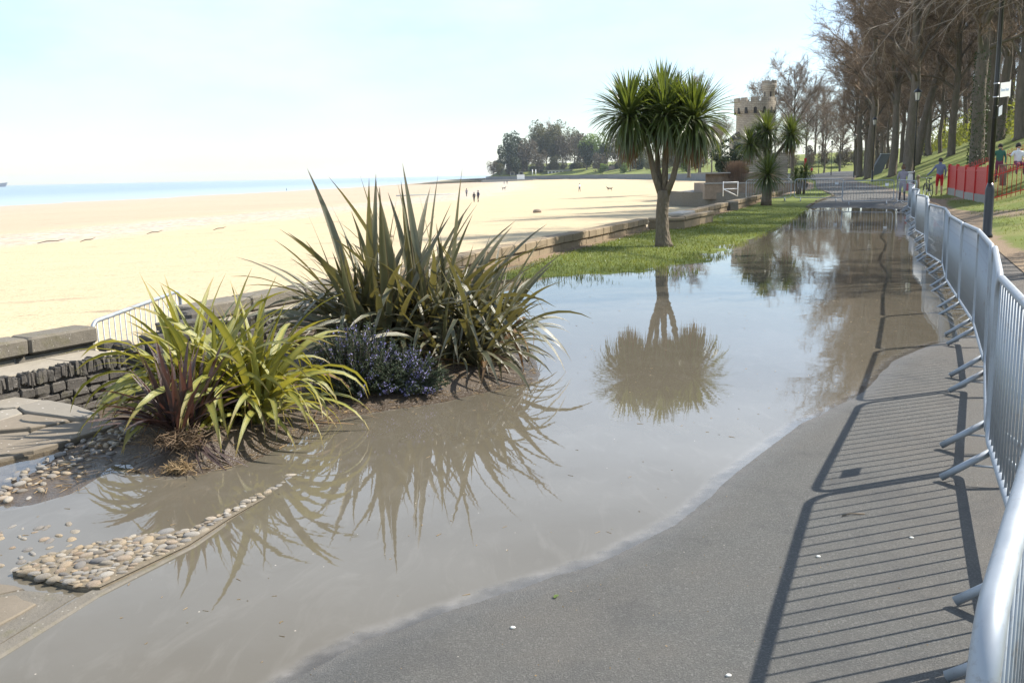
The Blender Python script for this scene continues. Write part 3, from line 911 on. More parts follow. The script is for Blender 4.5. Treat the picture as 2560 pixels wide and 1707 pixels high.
# convex pieces of the terrace
for reg_, nseed in (([(-5.4, 8.6), (-4.3, 7.68), (-3.45, 7.25), (-2.85, 6.68), (-3.12, 6.12), (-3.5, 5.62), (-5.4, 5.4)], 44),):
    seeds = []
    while len(seeds) < nseed:
        c = (random.uniform(-5.3, -2.9), random.uniform(5.5, 8.4))
        if all(math.hypot((c[0] - s_[0]), (c[1] - s_[1]) * 1.3) > 0.26 for s_ in seeds): seeds.append(c)
    for k, poly in enumerate(cells(reg_, seeds, 0.006)):
        cy = sum(p[1] for p in poly) / len(poly)
        cx = sum(p[0] for p in poly) / len(poly)
        zt = 0.008 + 0.045 * max(0, min(1, (cy - 5.55) / 1.6)) + random.uniform(-0.006, 0.012)
        b = MB()
        b.prism(poly, zt - 0.10, zt, inset=0.008)
        b.build('slab', M['slab'] if cy > 6.75 else M['slab_wet'], pave)
bm_ = MB()
bm_.prism([(-5.5, 8.8), (-4.25, 7.66), (-3.42, 7.2), (-2.86, 6.66), (-3.13, 6.1), (-3.52, 5.58), (-5.5, 5.35)], -0.14, 0.004)
bm_.build('bedding', M['mortar'], pave)

# border of slabs set in mortar beside the kerb, lapped by the water
border = empty('slab_border')
border['kind'] = 'structure'
bpoly = [(-3.6, 3.55), (-2.55, 4.02), (-1.90, 3.86), (-2.03, 3.36), (-2.3, 2.5), (-3.6, 2.2)]
b = MB()
b.prism(bpoly, -0.14, 0.003)
b.build('bedding', M['kerb_stone'], border)
for poly, zt in (([(-2.42, 3.74), (-2.16, 3.86), (-2.03, 3.77), (-2.10, 3.55), (-2.36, 3.42), (-2.6, 3.5)], 0.014),
                 ([(-2.56, 3.90), (-2.30, 3.99), (-2.16, 3.93), (-2.44, 3.80), (-2.62, 3.78)], 0.009),
                 ([(-2.10, 3.50), (-2.05, 3.40), (-2.16, 3.10), (-2.50, 3.00), (-2.62, 3.22), (-2.40, 3.37)], 0.013),
                 ([(-2.20, 3.03), (-2.30, 2.62), (-2.75, 2.55), (-2.80, 2.90), (-2.52, 2.95)], 0.012),
                 ([(-2.70, 3.73), (-2.70, 3.48), (-3.10, 3.25), (-3.45, 3.45), (-3.05, 3.68)], 0.008)):
    b = MB()
    q = []
    for k in range(len(poly)):
        a, c = poly[k], poly[(k + 1) % len(poly)]
        q += [a, ((a[0] + c[0]) / 2 + random.uniform(-0.02, 0.02), (a[1] + c[1]) / 2 + random.uniform(-0.02, 0.02))]
    b.prism(q, zt - 0.08, zt, inset=0.006)
    b.build('slab', M['slab_wet'], border)
b = MB()
kl = [(-2.75, 1.2), (-2.32, 2.2), (-1.985, 3.30), (-1.83, 3.86), (-1.585, 4.40), (-1.51, 4.72), (-1.38, 5.15)]
kz = [0.012, 0.012, 0.012, 0.010, 0.010, 0.002, -0.012]
kn, kv, kf = len(kl), [], []
for i, (p, z) in enumerate(zip(kl, kz)):
    for dx, dz in ((-0.05, -0.15), (-0.05, z - 0.006), (-0.04, z), (0.022, z - 0.003), (0.034, z - 0.012), (0.04, -0.15)):
        kv.append((p[0] + dx + 0.004 * math.sin(i * 2.7), p[1], dz))
for i in range(kn - 1):
    for k in range(5):
        kf.append((i * 6 + k, i * 6 + k + 1, (i + 1) * 6 + k + 1, (i + 1) * 6 + k))
b.add(kv, kf)
b.build('kerb', M['kerb_stone'], border)

def pebble_mesh(seed):
    r_ = random.Random(seed)
    V, Fc = [], []
    nu, nv = 9, 6
    e = r_.uniform(0.7, 1.0)
    for j in range(1, nv):
        ph = math.pi * j / nv
        for i in range(nu):
            t = 2 * math.pi * i / nu
            q = 1 + 0.12 * math.sin(2 * t + seed) + 0.07 * math.sin(3 * t + 2 * ph + seed * 2)
            sx = math.copysign(abs(math.sin(ph)) ** 0.8, math.sin(ph))
            V.append((math.cos(t) * sx * q, math.sin(t) * sx * q * e, math.cos(ph)))
    top, bot = len(V), len(V) + 1
    V += [(0, 0, 1.0), (0, 0, -1.0)]
    for j in range(nv - 2):
        for i in range(nu):
            a, c = j * nu + i, j * nu + (i + 1) % nu
            Fc.append((a, a + nu, c + nu, c))
    for i in range(nu):
        Fc.append((top, i, (i + 1) % nu))
        Fc.append((bot, (nv - 2) * nu + (i + 1) % nu, (nv - 2) * nu + i))
    b_ = MB()
    b_.add(V, Fc)
    return b_.mesh('pebble', M['pebble'], True)
PEB = [pebble_mesh(s_) for s_ in range(7)]

def in_poly(x, y, poly):
    c = False
    for i in range(len(poly)):
        a, d = poly[i], poly[(i + 1) % len(poly)]
        if (a[1] > y) != (d[1] > y) and x < (d[0] - a[0]) * (y - a[1]) / (d[1] - a[1]) + a[0]: c = not c
    return c

# raised strip of pebbles bedded in mortar along the kerb; it sinks under the water towards the far end
spoly = [(-2.30, 4.10), (-1.90, 3.905), (-1.815, 3.90), (-1.585, 4.38), (-1.50, 4.75), (-1.37, 5.18), (-1.18, 5.85), (-1.24, 5.92), (-1.42, 5.25), (-1.52, 4.95), (-1.66, 4.60), (-1.90, 4.53), (-2.10, 4.40), (-2.24, 4.27)]
pst = empty('pebble_strip')
pst['kind'] = 'structure'
def strip_z(y): return 0.022 - 0.018 * max(0, y - 4.15) / 0.9 if y < 5.05 else 0.004 - 0.03 * (y - 5.05)
b = MB()
n = len(spoly)
cx, cy = -1.75, 4.5
b.add([(p[0], p[1], -0.14) for p in spoly] + [(p[0], p[1], strip_z(p[1]) - 0.004) for p in spoly], [(k, (k + 1) % n, n + (k + 1) % n, n + k) for k in range(n)])
# top surface as a fan of quads between the two long sides
def strip_top(ya, yb, xa, xb): pass
lo = [(-2.30, 4.10), (-1.90, 3.905), (-1.815, 3.90), (-1.585, 4.38), (-1.50, 4.75), (-1.37, 5.18), (-1.18, 5.85)]
hi = [(-2.30, 4.10), (-2.24, 4.27), (-2.10, 4.40), (-1.90, 4.53), (-1.66, 4.60), (-1.52, 4.95), (-1.42, 5.25), (-1.24, 5.92)]
b.add([(p[0], p[1], strip_z(p[1])) for p in spoly], [tuple(range(n))])
b.build('mortar_bed', M['mortar'], pst)
placed = []
tries = 0
while len(placed) < 290 and tries < 16000:
    tries += 1
    y_ = random.uniform(3.9, 5.95)
    x_ = random.uniform(-2.3, -1.15)
    if not in_poly(x_, y_, spoly): continue
    r_ = random.choice((0.014, 0.018, 0.021, 0.025, 0.031, 0.039)) * random.uniform(0.85, 1.15)
    if in_poly(x_ + 0.03, y_ - 0.01, spoly) is False and x_ > -1.9: continue
    if any((x_ - p[0]) ** 2 + (y_ - p[1]) ** 2 < (0.84 * (r_ + p[2])) ** 2 for p in placed): continue
    placed.append((x_, y_, r_))
    link('pebble', random.choice(PEB), pst, (x_, y_, strip_z(y_) - r_ * 0.06), (random.uniform(-0.2, 0.2), random.uniform(-0.2, 0.2), random.uniform(0.0, 1.3)), (r_ * random.uniform(1.0, 1.35), r_ * random.uniform(0.62, 0.85), r_ * random.uniform(0.42, 0.62)))

# loose pebbles washed along the edge of the terrace
pscat = empty('pebble_band')
pscat['kind'] = 'structure'
n_ = 0
tries = 0
lpl = []
while n_ < 170 and tries < 6000:
    tries += 1
    t = random.random()
    if random.random() < 0.72:      # terrace edge band
        x_ = -2.74 + (-0.10) * t + random.gauss(0, 0.10)
        y_ = 6.62 - 1.62 * t
        x_ += -0.12 * t
    else:                           # left end of the strip, half drowned
        x_, y_ = random.uniform(-3.0, -2.2), random.uniform(4.15, 4.75)
    r_ = random.uniform(0.014, 0.036)
    if any((x_ - p[0]) ** 2 + (y_ - p[1]) ** 2 < (0.8 * (r_ + p[2])) ** 2 for p in lpl): continue
    z_ = hz(x_, y_)
    z_ = max(z_, -0.6 * r_ if y_ > 4.8 else -0.35 * r_ + 0.002)
    lpl.append((x_, y_, r_))
    link('pebble', random.choice(PEB), pscat, (x_, y_, z_ + r_ * 0.04), (random.uniform(-0.2, 0.2), random.uniform(-0.2, 0.2), random.uniform(0, 3.1)), (r_ * random.uniform(1.0, 1.4), r_ * random.uniform(0.65, 0.95), r_ * random.uniform(0.4, 0.65)))
    n_ += 1

# ------------------------------------------------------------------ walls
def rough_box(mb, c, size, rz, jit=0.01, bev=0.012, seed=0, mi=0):
    """a dressed or broken stone: a bevelled box with uneven corners and sides"""
    r_ = random.Random(seed)
    x, y, z = [s_ / 2 for s_ in size]
    bv = min(bev, x * 0.4, y * 0.4, z * 0.4)
    V = []
    for sz in (-1, -0.999, 1):
        pass
    rings = [(-z, bv), (-z + bv, 0), (z - bv, 0), (z, bv)]
    jx = [r_.uniform(-jit, jit) for _ in range(8)]
    for zi, (zz_, ins) in enumerate(rings):
        k = 0
        for (sx, sy) in ((-1, -1), (1, -1), (1, 1), (-1, 1)):
            for (ox, oy) in (((0, 1), (1, 0)), ((1, 0), (0, 1)), ((0, 1), (1, 0)), ((1, 0), (0, 1)))[k]:
                V.append((sx * (x - ins - ox * bv) + r_.uniform(-jit, jit) * 0.6, sy * (y - ins - oy * bv) + r_.uniform(-jit, jit) * 0.6, zz_ + r_.uniform(-jit, jit) * 0.6))
            k += 1
    V = np.array(V)
    cs, sn = math.cos(rz), math.sin(rz)
    V = np.stack([V[:, 0] * cs - V[:, 1] * sn + c[0], V[:, 0] * sn + V[:, 1] * cs + c[1], V[:, 2] + c[2]], 1)
    Fc = [tuple(reversed(range(8)))]
    for r in range(3):
        for k in range(8):
            l = (k + 1) % 8
            Fc.append((r * 8 + k, r * 8 + l, (r + 1) * 8 + l, (r + 1) * 8 + k))
    Fc.append(tuple(24 + k for k in range(8)))
    mb.add(V, Fc, mi)

def stone_piece(name, c, size, rz, mat, parent, jit=0.008, bev=0.012):
    mb = MB()
    rough_box(mb, (0, 0, 0), size, 0, jit, bev, random.randint(0, 10 ** 6))
    o = mb.build(name, mat, parent, False, c, (0, 0, rz))
    return o

def along(a, b):
    d = (b[0] - a[0], b[1] - a[1])
    L = math.hypot(*d)
    return (d[0] / L, d[1] / L), L, math.atan2(d[1], d[0])

# the long parapet: dressed cap blocks over a set-back course
def parapet(name, a, b, label, ztop=0.42, cap_h=0.18, width=0.34, block=0.62, zbot=-0.1, mat='wall_block', capmat='wall_block', lower=True, group=None):
    """inner (landward) face runs a -> b, the wall lies to its left"""
    (dx, dy), L, ang = along(a, b)
    nx, ny = -dy, dx                        # left of travel = seaward
    root = empty(name, (a[0], a[1], 0))
    tag(root, label, 'wall', group)
    n = max(1, round(L / block))
    cum = [0.0]
    for k in range(n): cum.append(cum[-1] + random.uniform(0.85, 1.15))
    cum = [c_ * L / cum[-1] for c_ in cum]
    for k in range(n):
        s0, s1 = cum[k], cum[k + 1]
        m = (s0 + s1) / 2
        cx, cy = dx * m + nx * width / 2, dy * m + ny * width / 2
        dz = random.uniform(-0.006, 0.006)
        stone_piece('cap_block', (cx + nx * random.uniform(-0.006, 0.006), cy, ztop - cap_h / 2 + dz), (s1 - s0 - 0.012, width, cap_h), ang, M[capmat], root, 0.004, 0.02)
    if lower:
        zc = (ztop - cap_h - 0.012)
        cum = [0.0]
        for k in range(n): cum.append(cum[-1] + random.uniform(0.8, 1.2))
        cum = [c_ * L / cum[-1] for c_ in cum]
        hgt = zc - zbot
        for k in range(n):
            s0, s1 = cum[k], cum[k + 1]
            m = (s0 + s1) / 2
            off = 0.03
            stone_piece('lower_block', (dx * m + nx * (width / 2 + off), dy * m + ny * (width / 2 + off), zbot + hgt / 2), (s1 - s0 - 0.014, width - 0.03, hgt), ang, M[mat], root, 0.006, 0.015)
    # core and the seaward face down to the sand
    c = MB()
    m = L / 2
    c.box((dx * m + nx * (width / 2 + 0.03), dy * m + ny * (width / 2 + 0.03), -1.2), (L - 0.03, width - 0.07, 2.4 + 2 * (ztop - cap_h - 0.02)), ang)
    c.build('core', M['concrete'], root)
    return root

parapet('sea_wall', (-3.40, 10.10), (-2.25, 12.62), 'low weathered stone parapet beside the opening, behind the dark flax', 0.42, 0.17, 0.34, 0.95, 0.0, 'weathered_stone', 'weathered_stone')
parapet('sea_wall', (-2.25, 12.62), (4.05, 28.0), 'long low tan block sea wall along the lawn behind the palm', 0.42, 0.18, 0.34, 0.60, -0.05)
ret = parapet('sea_wall_return', (4.08, 28.02), (5.15, 28.02), 'short end of the sea wall turned across the lawn behind the palm trunk', 0.42, 0.10, 0.30, 1.2, -0.05)
parapet('sea_wall', (5.20, 28.25), (6.85, 32.0), 'short tan wall panel standing forward of the sea wall', 0.44, 0.12, 0.24, 1.7, -0.05)
parapet('sea_wall', (6.05, 32.1), (9.2, 40.25), 'sea wall stretch between the forward panel and the dark pier', 0.44, 0.17, 0.34, 0.75, -0.05)
parapet('sea_wall', (9.45, 40.6), (16.8, 59.0), 'sea wall stretch running behind the short palm towards the tower', 0.46, 0.17, 0.34, 0.75, -0.05)
pier = empty('wall_pier', (9.35, 40.45, 0))
tag(pier, 'dark squared pier at a step in the sea wall near the short palm', 'pier')
stone_piece('pier_block', (0, 0, 0.17), (0.42, 0.5, 0.56), R(20), M['weathered_stone'], pier, 0.006, 0.02)
led = empty('wall_bench', (5.6, 31.2, 0))
tag(led, 'rounded stone bench slab set in the step of the sea wall', 'bench')
stone_piece('bench_slab', (0, 0, 0.40), (0.55, 1.9, 0.11), R(-22), M['concrete'], led, 0.004, 0.05)
stone_piece('bench_base', (0, 0, 0.15), (0.38, 1.6, 0.38), R(-22), M['concrete'], led, 0.004, 0.02)

# seat recess on the left: rubble front with a row of upright stones, ledge, parapet behind
def seat_wall(a, b, ledge_z, back, label, courses, zbot=-0.25, first_up=0.0):
    (dx, dy), L, ang = along(a, b)
    nx, ny = -dy, dx
    root = empty('seat_wall', (a[0], a[1], 0))
    tag(root, label, 'wall', 'rubble seat walls')
    c = MB()
    c.box((dx * L / 2 + nx * back / 2, dy * L / 2 + ny * back / 2, (ledge_z - 0.02 + zbot) / 2 - 0.0), (L, back - 0.07, ledge_z - 0.03 - zbot), ang)
    c.build('core', M['dark_rubble'], root)
    # ledge of flat mortared stone
    s_ = 0.0
    while s_ < L - 0.05:
        w_ = min(random.uniform(0.45, 0.75), L - s_)
        m = s_ + w_ / 2
        stone_piece('ledge_slab', (dx * m + nx * (back / 2 + 0.035), dy * m + ny * (back / 2 + 0.035), ledge_z - 0.025 + random.uniform(-0.003, 0.003)), (w_ - 0.004, back - 0.075, 0.05), ang, M['ledge_stone'], root, 0.003, 0.006)
        s_ += w_
    # upright stones along the front
    s_ = first_up
    while s_ < L - 0.02:
        w_ = random.uniform(0.024, 0.060)
        hgt = random.uniform(0.085, 0.125)
        m = s_ + w_ / 2
        stone_piece('upright_stone', (dx * m + nx * random.uniform(0.03, 0.05), dy * m + ny * random.uniform(0.03, 0.05), ledge_z - 0.055 + random.uniform(-0.012, 0.018)), (w_ - 0.004, 0.085, hgt), ang + random.uniform(-0.18, 0.18), M['dark_rubble'], root, 0.016, 0.014)
        s_ += w_
    z_ = ledge_z - 0.125
    while z_ > zbot:
        h_ = random.uniform(0.055, 0.09)
        s_ = random.uniform(-0.1, 0)
        while s_ < L:
            w_ = random.uniform(0.12, 0.26)
            m = s_ + w_ / 2
            stone_piece('rubble_stone', (dx * m + nx * 0.05, dy * m + ny * 0.05, z_ - h_ / 2), (w_ - 0.010, 0.10 + random.uniform(-0.02, 0.02), h_ - 0.008 + random.uniform(-0.012, 0.008)), ang + random.uniform(-0.03, 0.03), M['dark_rubble'], root, 0.015, 0.012)
            s_ += w_
        z_ -= h_
    return root
seat_wall((-4.86, 6.05), (-3.52, 8.50), 0.225, 0.50, 'dark rubble seat wall with a row of upright stones beside the crazy paving', 4, first_up=0.80)
seat_wall((-3.00, 10.28), (-1.55, 13.3), 0.24, 0.44, 'rubble seat wall under the parapet behind the yellow flax', 4)
# parapet behind the left seat: big dressed blocks on a mossy course
lp_ = parapet('sea_wall', (-5.55, 6.00), (-3.93, 8.95), 'weathered stone parapet of two big blocks at the left of the opening', 0.42, 0.155, 0.30, 0.85, 0.16, 'weathered_stone', 'weathered_stone')
# broken stones around the opening
opn = empty('broken_wall_end', (-3.6, 8.75, 0))
tag(opn, 'broken dark stones of the wall stub at the steps opening', 'wall')
for (x_, y_, z_, s3) in ((-0.22, 0.10, 0.245, (0.16, 0.12, 0.10)), (-0.08, 0.12, 0.235, (0.13, 0.12, 0.09)), (0.06, 0.06, 0.21, (0.14, 0.13, 0.08)), (0.20, 0.22, 0.19, (0.20, 0.18, 0.12)),
                         (0.24, 0.34, 0.27, (0.40, 0.26, 0.09)), (0.34, 0.52, 0.35, (0.42, 0.30, 0.10)), (0.30, 0.45, 0.14, (0.44, 0.34, 0.14)), (0.25, 0.4, 0.0, (0.46, 0.36, 0.14)), (0.26, 0.4, -0.14, (0.46, 0.36, 0.14)),
                         (-0.05, 0.1, 0.09, (0.45, 0.2, 0.16)), (-0.03, 0.1, -0.08, (0.45, 0.22, 0.18))):
    stone_piece('broken_stone', (x_, y_, z_), s3, random.uniform(0.4, 1.2), M['dark_rubble'], opn, 0.018, 0.025)
pst2 = empty('gate_pier', (-3.32, 10.02, 0))
tag(pst2, 'dark end stone of the parapet at the steps opening, on a narrow shaft', 'pier')
stone_piece('pier_cap', (0.0, -0.10, 0.335), (0.40, 0.20, 0.175), R(66), M['dark_rubble'], pst2, 0.006, 0.03)
stone_piece('pier_shaft', (0.0, -0.04, 0.0), (0.26, 0.17, 0.48), R(66), M['weathered_stone'], pst2, 0.01, 0.02)

# ------------------------------------------------------------------ crowd barriers
BL, BZ0, BZ1 = 2.24, 0.185, 1.10
def rounded_frame(x0, x1, z0, z1, r, n=6):
    pts = []
    for (cx_, cz_, a0) in ((x1 - r, z1 - r, 0), (x0 + r, z1 - r, 90), (x0 + r, z0 + r, 180), (x1 - r, z0 + r, 270)):
        for k in range(n + 1):
            t = R(a0 + 90 * k / n)
            pts.append((cx_ + r * math.cos(t), 0, cz_ + r * math.sin(t)))
    return pts
fm = MB()
fm.tube(rounded_frame(-BL / 2, BL / 2, BZ0, BZ1, 0.13), 0.0205, 12, closed=True)
FRAME = fm.mesh('frame', M['galvanised_steel'], True)
bm = MB()
bm.tube([(0, 0, BZ0 + 0.008), (0, 0, BZ1 - 0.008)], 0.0062, 8)
BAR = bm.mesh('bar', M['galvanised_steel'], True)
ft = MB()
for sg in (-1, 1):
    ft.tube([(0, 0.012 * sg, BZ0 - 0.005), (0, 0.245 * sg, 0.012)], 0.020, 10)
FOOT = ft.mesh('foot', M['galvanised_steel'], True)
fr_ = MB()
fr_.tube([(0, -0.13, 0.098), (0, 0.13, 0.098)], 0.006, 6)
ROD = fr_.mesh('brace_rod', M['galvanised_steel'], True)
hk = MB()
hk.tube([(BL / 2 + 0.012, 0, 0.0), (BL / 2 + 0.045, 0, 0.0), (BL / 2 + 0.05, 0, -0.04)], 0.007, 6)
HOOK = hk.mesh('hook', M['galvanised_steel'], True)
pl = MB()
pl.box((0, -0.013, 0), (0.17, 0.004, 0.12))
PLATE = pl.mesh('plate', M['plate_grey'])
pl = MB()
pl.box((0, -0.013, 0), (0.15, 0.004, 0.13))
PLATE_W = pl.mesh('plate', M['plate_white'])
pl = MB()
pl.box((0, -0.0165, 0), (0.165, 0.003, 0.035))
PLATE_B = pl.mesh('plate_stripe', M['blue_sign'])
def barrier(a, b, label, group, plate=None, nbars=17, z=None, tilt=0.0, plate_x=0.82, plate_z=0.90):
    (dx, dy), L, ang = along(a, b)
    cx_, cy_ = (a[0] + b[0]) / 2, (a[1] + b[1]) / 2
    za, zb = (hz(*a), hz(*b)) if z is None else z
    if z is None: za, zb = max(za, -0.13), max(zb, -0.13)
    root = empty('crowd_barrier', (cx_, cy_, (za + zb) / 2))
    root.rotation_euler = (tilt, -math.atan2(zb - za, L), ang)
    root.scale = (L / (BL + 0.06), 1, 1)
    tag(root, label, 'barrier', group)
    link('frame', FRAME, root)
    for k in range(nbars):
        link('bar', BAR, root, (-BL / 2 + BL * (k + 1) / (nbars + 1), 0, 0))
    for sx in (-1, 1):
        f = link('foot', FOOT, root, (sx * (BL / 2 - 0.30), 0, 0))
        link('brace_rod', ROD, f)
    for z_ in (0.80, 0.42): link('hook', HOOK, root, (0, 0, z_))
    if plate:
        p_ = link('plate', PLATE if plate != 'w' else PLATE_W, root, (plate_x, 0, plate_z))
        if plate == 'b': link('plate_stripe', PLATE_B, p_, (0, 0, -0.048))
    return root
chain = [(0.575, 1.10), (1.81, 3.08), (2.70, 5.24), (3.72, 7.32), (4.64, 9.41), (5.47, 11.51), (6.31, 13.70)]
rest = [np.array(p) for p in ((6.31, 13.70), (9.75, 22.6), (10.9, 25.5), (16.9, 40.5))]
tot = sum(float(np.hypot(*(q - p))) for p, q in zip(rest[:-1], rest[1:]))
nn = round(tot / 2.32)
cumr = [0] + list(np.cumsum([float(np.hypot(*(q - p))) for p, q in zip(rest[:-1], rest[1:])]))
for k in range(1, nn + 1):
    s_ = tot * k / nn
    chain.append((float(np.interp(s_, cumr, [p[0] for p in rest])) + 0.10 * math.sin(k * 2.1), float(np.interp(s_, cumr, [p[1] for p in rest]))))
G_ = 'barriers lined up beside the flood'
for i in range(len(chain) - 1):
    a, b = chain[i], chain[i + 1]
    lab = 'galvanised crowd barrier standing in the flood water in the row along the path'
    if i == 0: lab = 'barrier whose pale top rail fills the corner beside the dry asphalt'
    elif i == 1: lab = 'barrier with widely seen vertical bars that throws the barred shadow on dry asphalt'
    elif i == 2: lab = 'barrier with a small grey plate standing on dry asphalt beside the flood'
    elif i == 3: lab = 'barrier on damp asphalt with its feet at the very edge of the flood'
    elif i == len(chain) - 2: lab = 'last barrier of the row, meeting the line across the path'
    t_ = barrier(a, b, lab, G_, 'g' if i == 2 else None, tilt=random.uniform(-0.012, 0.012), plate_x=-0.80, plate_z=0.93)
G2 = 'barriers across the path'
barrier((12.05, 49.0), (14.28, 48.6), 'barrier on the lawn behind the short palm', G2)
barrier((14.33, 48.4), (16.55, 47.6), 'barrier half on the lawn and half on the path edge', G2, 'g')
barrier((15.0 + 0.3, 44.2), (17.45, 43.5), 'barrier with a white square plate standing across the path', G2, 'w')
barrier((17.5, 43.4), (17.35, 40.9), 'barrier turned at the path edge in front of the woman in grey', G2)
barrier((-4.02, 8.98), (-3.93, 11.28), 'barrier with a grey and blue plate closing the steps gap in the wall', G2, 'b', z=(-0.66, -0.62), plate_x=0.92, plate_z=0.93)
fb = MB()
rack = empty('metal_rack', (15.2, 66.0, 0))
tag(rack, 'small white metal rack standing by the brick planter', 'rack')
for x_ in (-0.5, 0.5):
    m_ = MB(); m_.tube([(x_, 0, 0), (x_, 0, 1.0)], 0.03, 8); m_.build('post', M['white_paint'], rack, True)
for z_ in (0.5, 0.95):
    m_ = MB(); m_.tube([(-0.5, 0, z_), (0.5, 0, z_)], 0.03, 8); m_.build('rail', M['white_paint'], rack, True)
m_ = MB(); m_.tube([(-0.5, 0, 0.5), (0.5, 0, 0.0)], 0.03, 8); m_.build('strut', M['white_paint'], rack, True)
# ------------------------------------------------------------------ sword-leaved plants
def leaf_geo(L, w, e0, bend, kink=0.0, kink_at=0.6, sway=0.0, twist=0.0, nseg=10, fold=0.35, power=1.7, base_w=0.55):
    """one sword leaf growing outwards along +X"""
    V, ac, al = [], [], []
    x = z = 0.0
    for i in range(nseg + 1):
        s = i / nseg
        el = e0 - bend * s ** power
        if kink and s > kink_at: el -= kink * min(1.0, (s - kink_at) / 0.12)
        if i:
            x += math.cos(el) * L / nseg
            z += math.sin(el) * L / nseg
        y = sway * s * s * L
        ww = w * (base_w + (1 - base_w) * min(1, s / 0.35)) * max(0.02, 1 - max(0, (s - 0.42) / 0.58) ** 1.6)
        tw = twist * s
        up = Vector((-math.sin(el), 0, math.cos(el)))
        lat = Vector((0, 1, 0))
        l2 = lat * math.cos(tw) + up * math.sin(tw)
        u2 = up * math.cos(tw) - lat * math.sin(tw)
        c = Vector((x, y, z))
        fd = fold * (1 - 0.5 * s)
        for k in (-1, 0, 1):
            q = c + l2 * (k * ww / 2 * math.cos(fd)) + u2 * (abs(k) * ww / 2 * math.sin(fd))
            V.append(tuple(q)); ac.append(abs(k)); al.append(s)
    F = []
    for i in range(nseg):
        a = i * 3
        F += [(a, a + 3, a + 4, a + 1), (a + 1, a + 4, a + 5, a + 2)]
    return np.array(V), np.array(F), np.array(ac, float), np.array(al)

def leaf_mesh(mat, **kw):
    V, F, ac, al = leaf_geo(**kw)
    return np_mesh('leaf', V, F, mat, True, dict(across=ac, along=al))

def flax_plant(loc, label, mat, variants, fans, cat='flax'):
    """variants: list of (mesh kwargs, weight); fans: list of (dx, dy, count, pick function)"""
    root = empty('flax_plant', loc)
    tag(root, label, cat)
    for (dx, dy, dz, picks) in fans:
        for (vi, az, sc, roll) in picks:
            r_ = random.uniform(0, 0.06)
            o = link('leaf', variants[vi], root, (dx + math.cos(az) * r_, dy + math.sin(az) * r_, dz), (roll, 0, az), (sc, sc, sc))
    return root

random.seed(21)
md = M['dark_flax_leaf']
# upright, arching and collapsing leaves of the tall dark flax
DV = [leaf_mesh(md, L=1.0, w=0.052, e0=R(e), bend=R(b), kink=R(k), kink_at=ka, sway=sw, twist=tw) for (e, b, k, ka, sw, tw) in (
    (86, 6, 0, 0, 0.02, 0.5), (82, 10, 0, 0, -0.05, 1.2), (78, 14, 0, 0, 0.05, -0.8), (72, 18, 0, 0, -0.03, 0.6),        # 0-3 upright
    (66, 30, 0, 0, 0.06, 1.0), (60, 40, 0, 0, -0.06, -0.7), (55, 55, 0, 0, 0.05, 0.5), (50, 75, 0, 0, 0.0, -1.0),         # 4-7 spreading
    (62, 40, 80, 0.55, 0.0, 0.3), (70, 25, 110, 0.6, 0.04, 0.0), (50, 50, 60, 0.5, -0.05, 0.4),                            # 8-10 folded over
    (42, 70, 0, 0, 0.05, 0.6), (32, 75, 0, 0, -0.05, -0.6), (22, 60, 0, 0, 0.04, 0.8), (40, 95, 0, 0, 0.0, 0.2))]
DV += [leaf_mesh(M['dead_palm_leaf'], L=1.0, w=0.055, e0=R(52), bend=R(80), kink=R(70), kink_at=0.5, sway=0.08, twist=1.2), leaf_mesh(M['dead_palm_leaf'], L=1.0, w=0.05, e0=R(30), bend=R(90), sway=-0.1, twist=1.0)]          # 11-14 low
def ring(n, kinds, s0, s1, az0=0, az1=2 * math.pi, roll=0.25):
    out = []
    for k in range(n):
        az = az0 + (az1 - az0) * (k + random.uniform(0.1, 0.9)) / n
        out.append((random.choice(kinds), az, random.uniform(s0, s1), random.uniform(-roll, roll)))
    return out
UP, SPREAD, FOLD, LOW = [0, 1, 2, 3], [4, 5, 6, 7], [8, 9, 10], [11, 12, 13, 14]
fans = []
for (dx, dy) in ((0, 0), (-0.28, 0.05), (0.25, -0.05), (-0.12, -0.22), (0.14, 0.26), (-0.32, -0.2), (0.42, 0.15)):
    pk = ring(6, UP, 1.0, 1.9, roll=0.1) + ring(14, SPREAD, 0.9, 1.6) + ring(6, FOLD, 0.9, 1.5) + ring(12, LOW + [7], 0.8, 1.3) + ring(3, [15, 16], 0.7, 1.2)
    fans.append((dx, dy, 0.0, pk))
flax_plant((-1.02, 8.85, 0.10), 'tall dark olive flax with sword leaves standing over the flood water', md, DV, fans)
fans = []
for (dx, dy) in ((0, 0), (0.25, 0.1), (-0.1, -0.3), (0.2, -0.35), (0.3, 0.45), (-0.05, 0.4)):
    pk = ring(14, SPREAD + [3], 0.8, 1.3) + ring(8, FOLD, 0.8, 1.25) + ring(20, LOW + [7, 14, 14], 0.6, 1.1) + ring(3, [15, 16], 0.6, 1.0)
    fans.append((dx, dy, 0.0, pk))
flax_plant((-0.50, 8.62, 0.08), 'lower dark flax with drooping leaves whose tips hang in the flood', md, DV, fans)

fans = []
for (dx, dy) in ((0, 0), (-0.2, 0.15), (0.1, 0.3), (-0.15, -0.25), (0.25, -0.1)):
    pk = ring(7, [2, 3, 4], 0.9, 1.5, roll=0.15) + ring(14, SPREAD, 0.9, 1.5) + ring(7, FOLD, 0.8, 1.3) + ring(16, LOW + [7], 0.8, 1.3) + ring(2, [15, 16], 0.7, 1.1)
    fans.append((dx, dy, 0.0, pk))
flax_plant((-1.32, 9.25, 0.10), 'dark flax spreading against the parapet behind the rosemary', md, DV, fans)

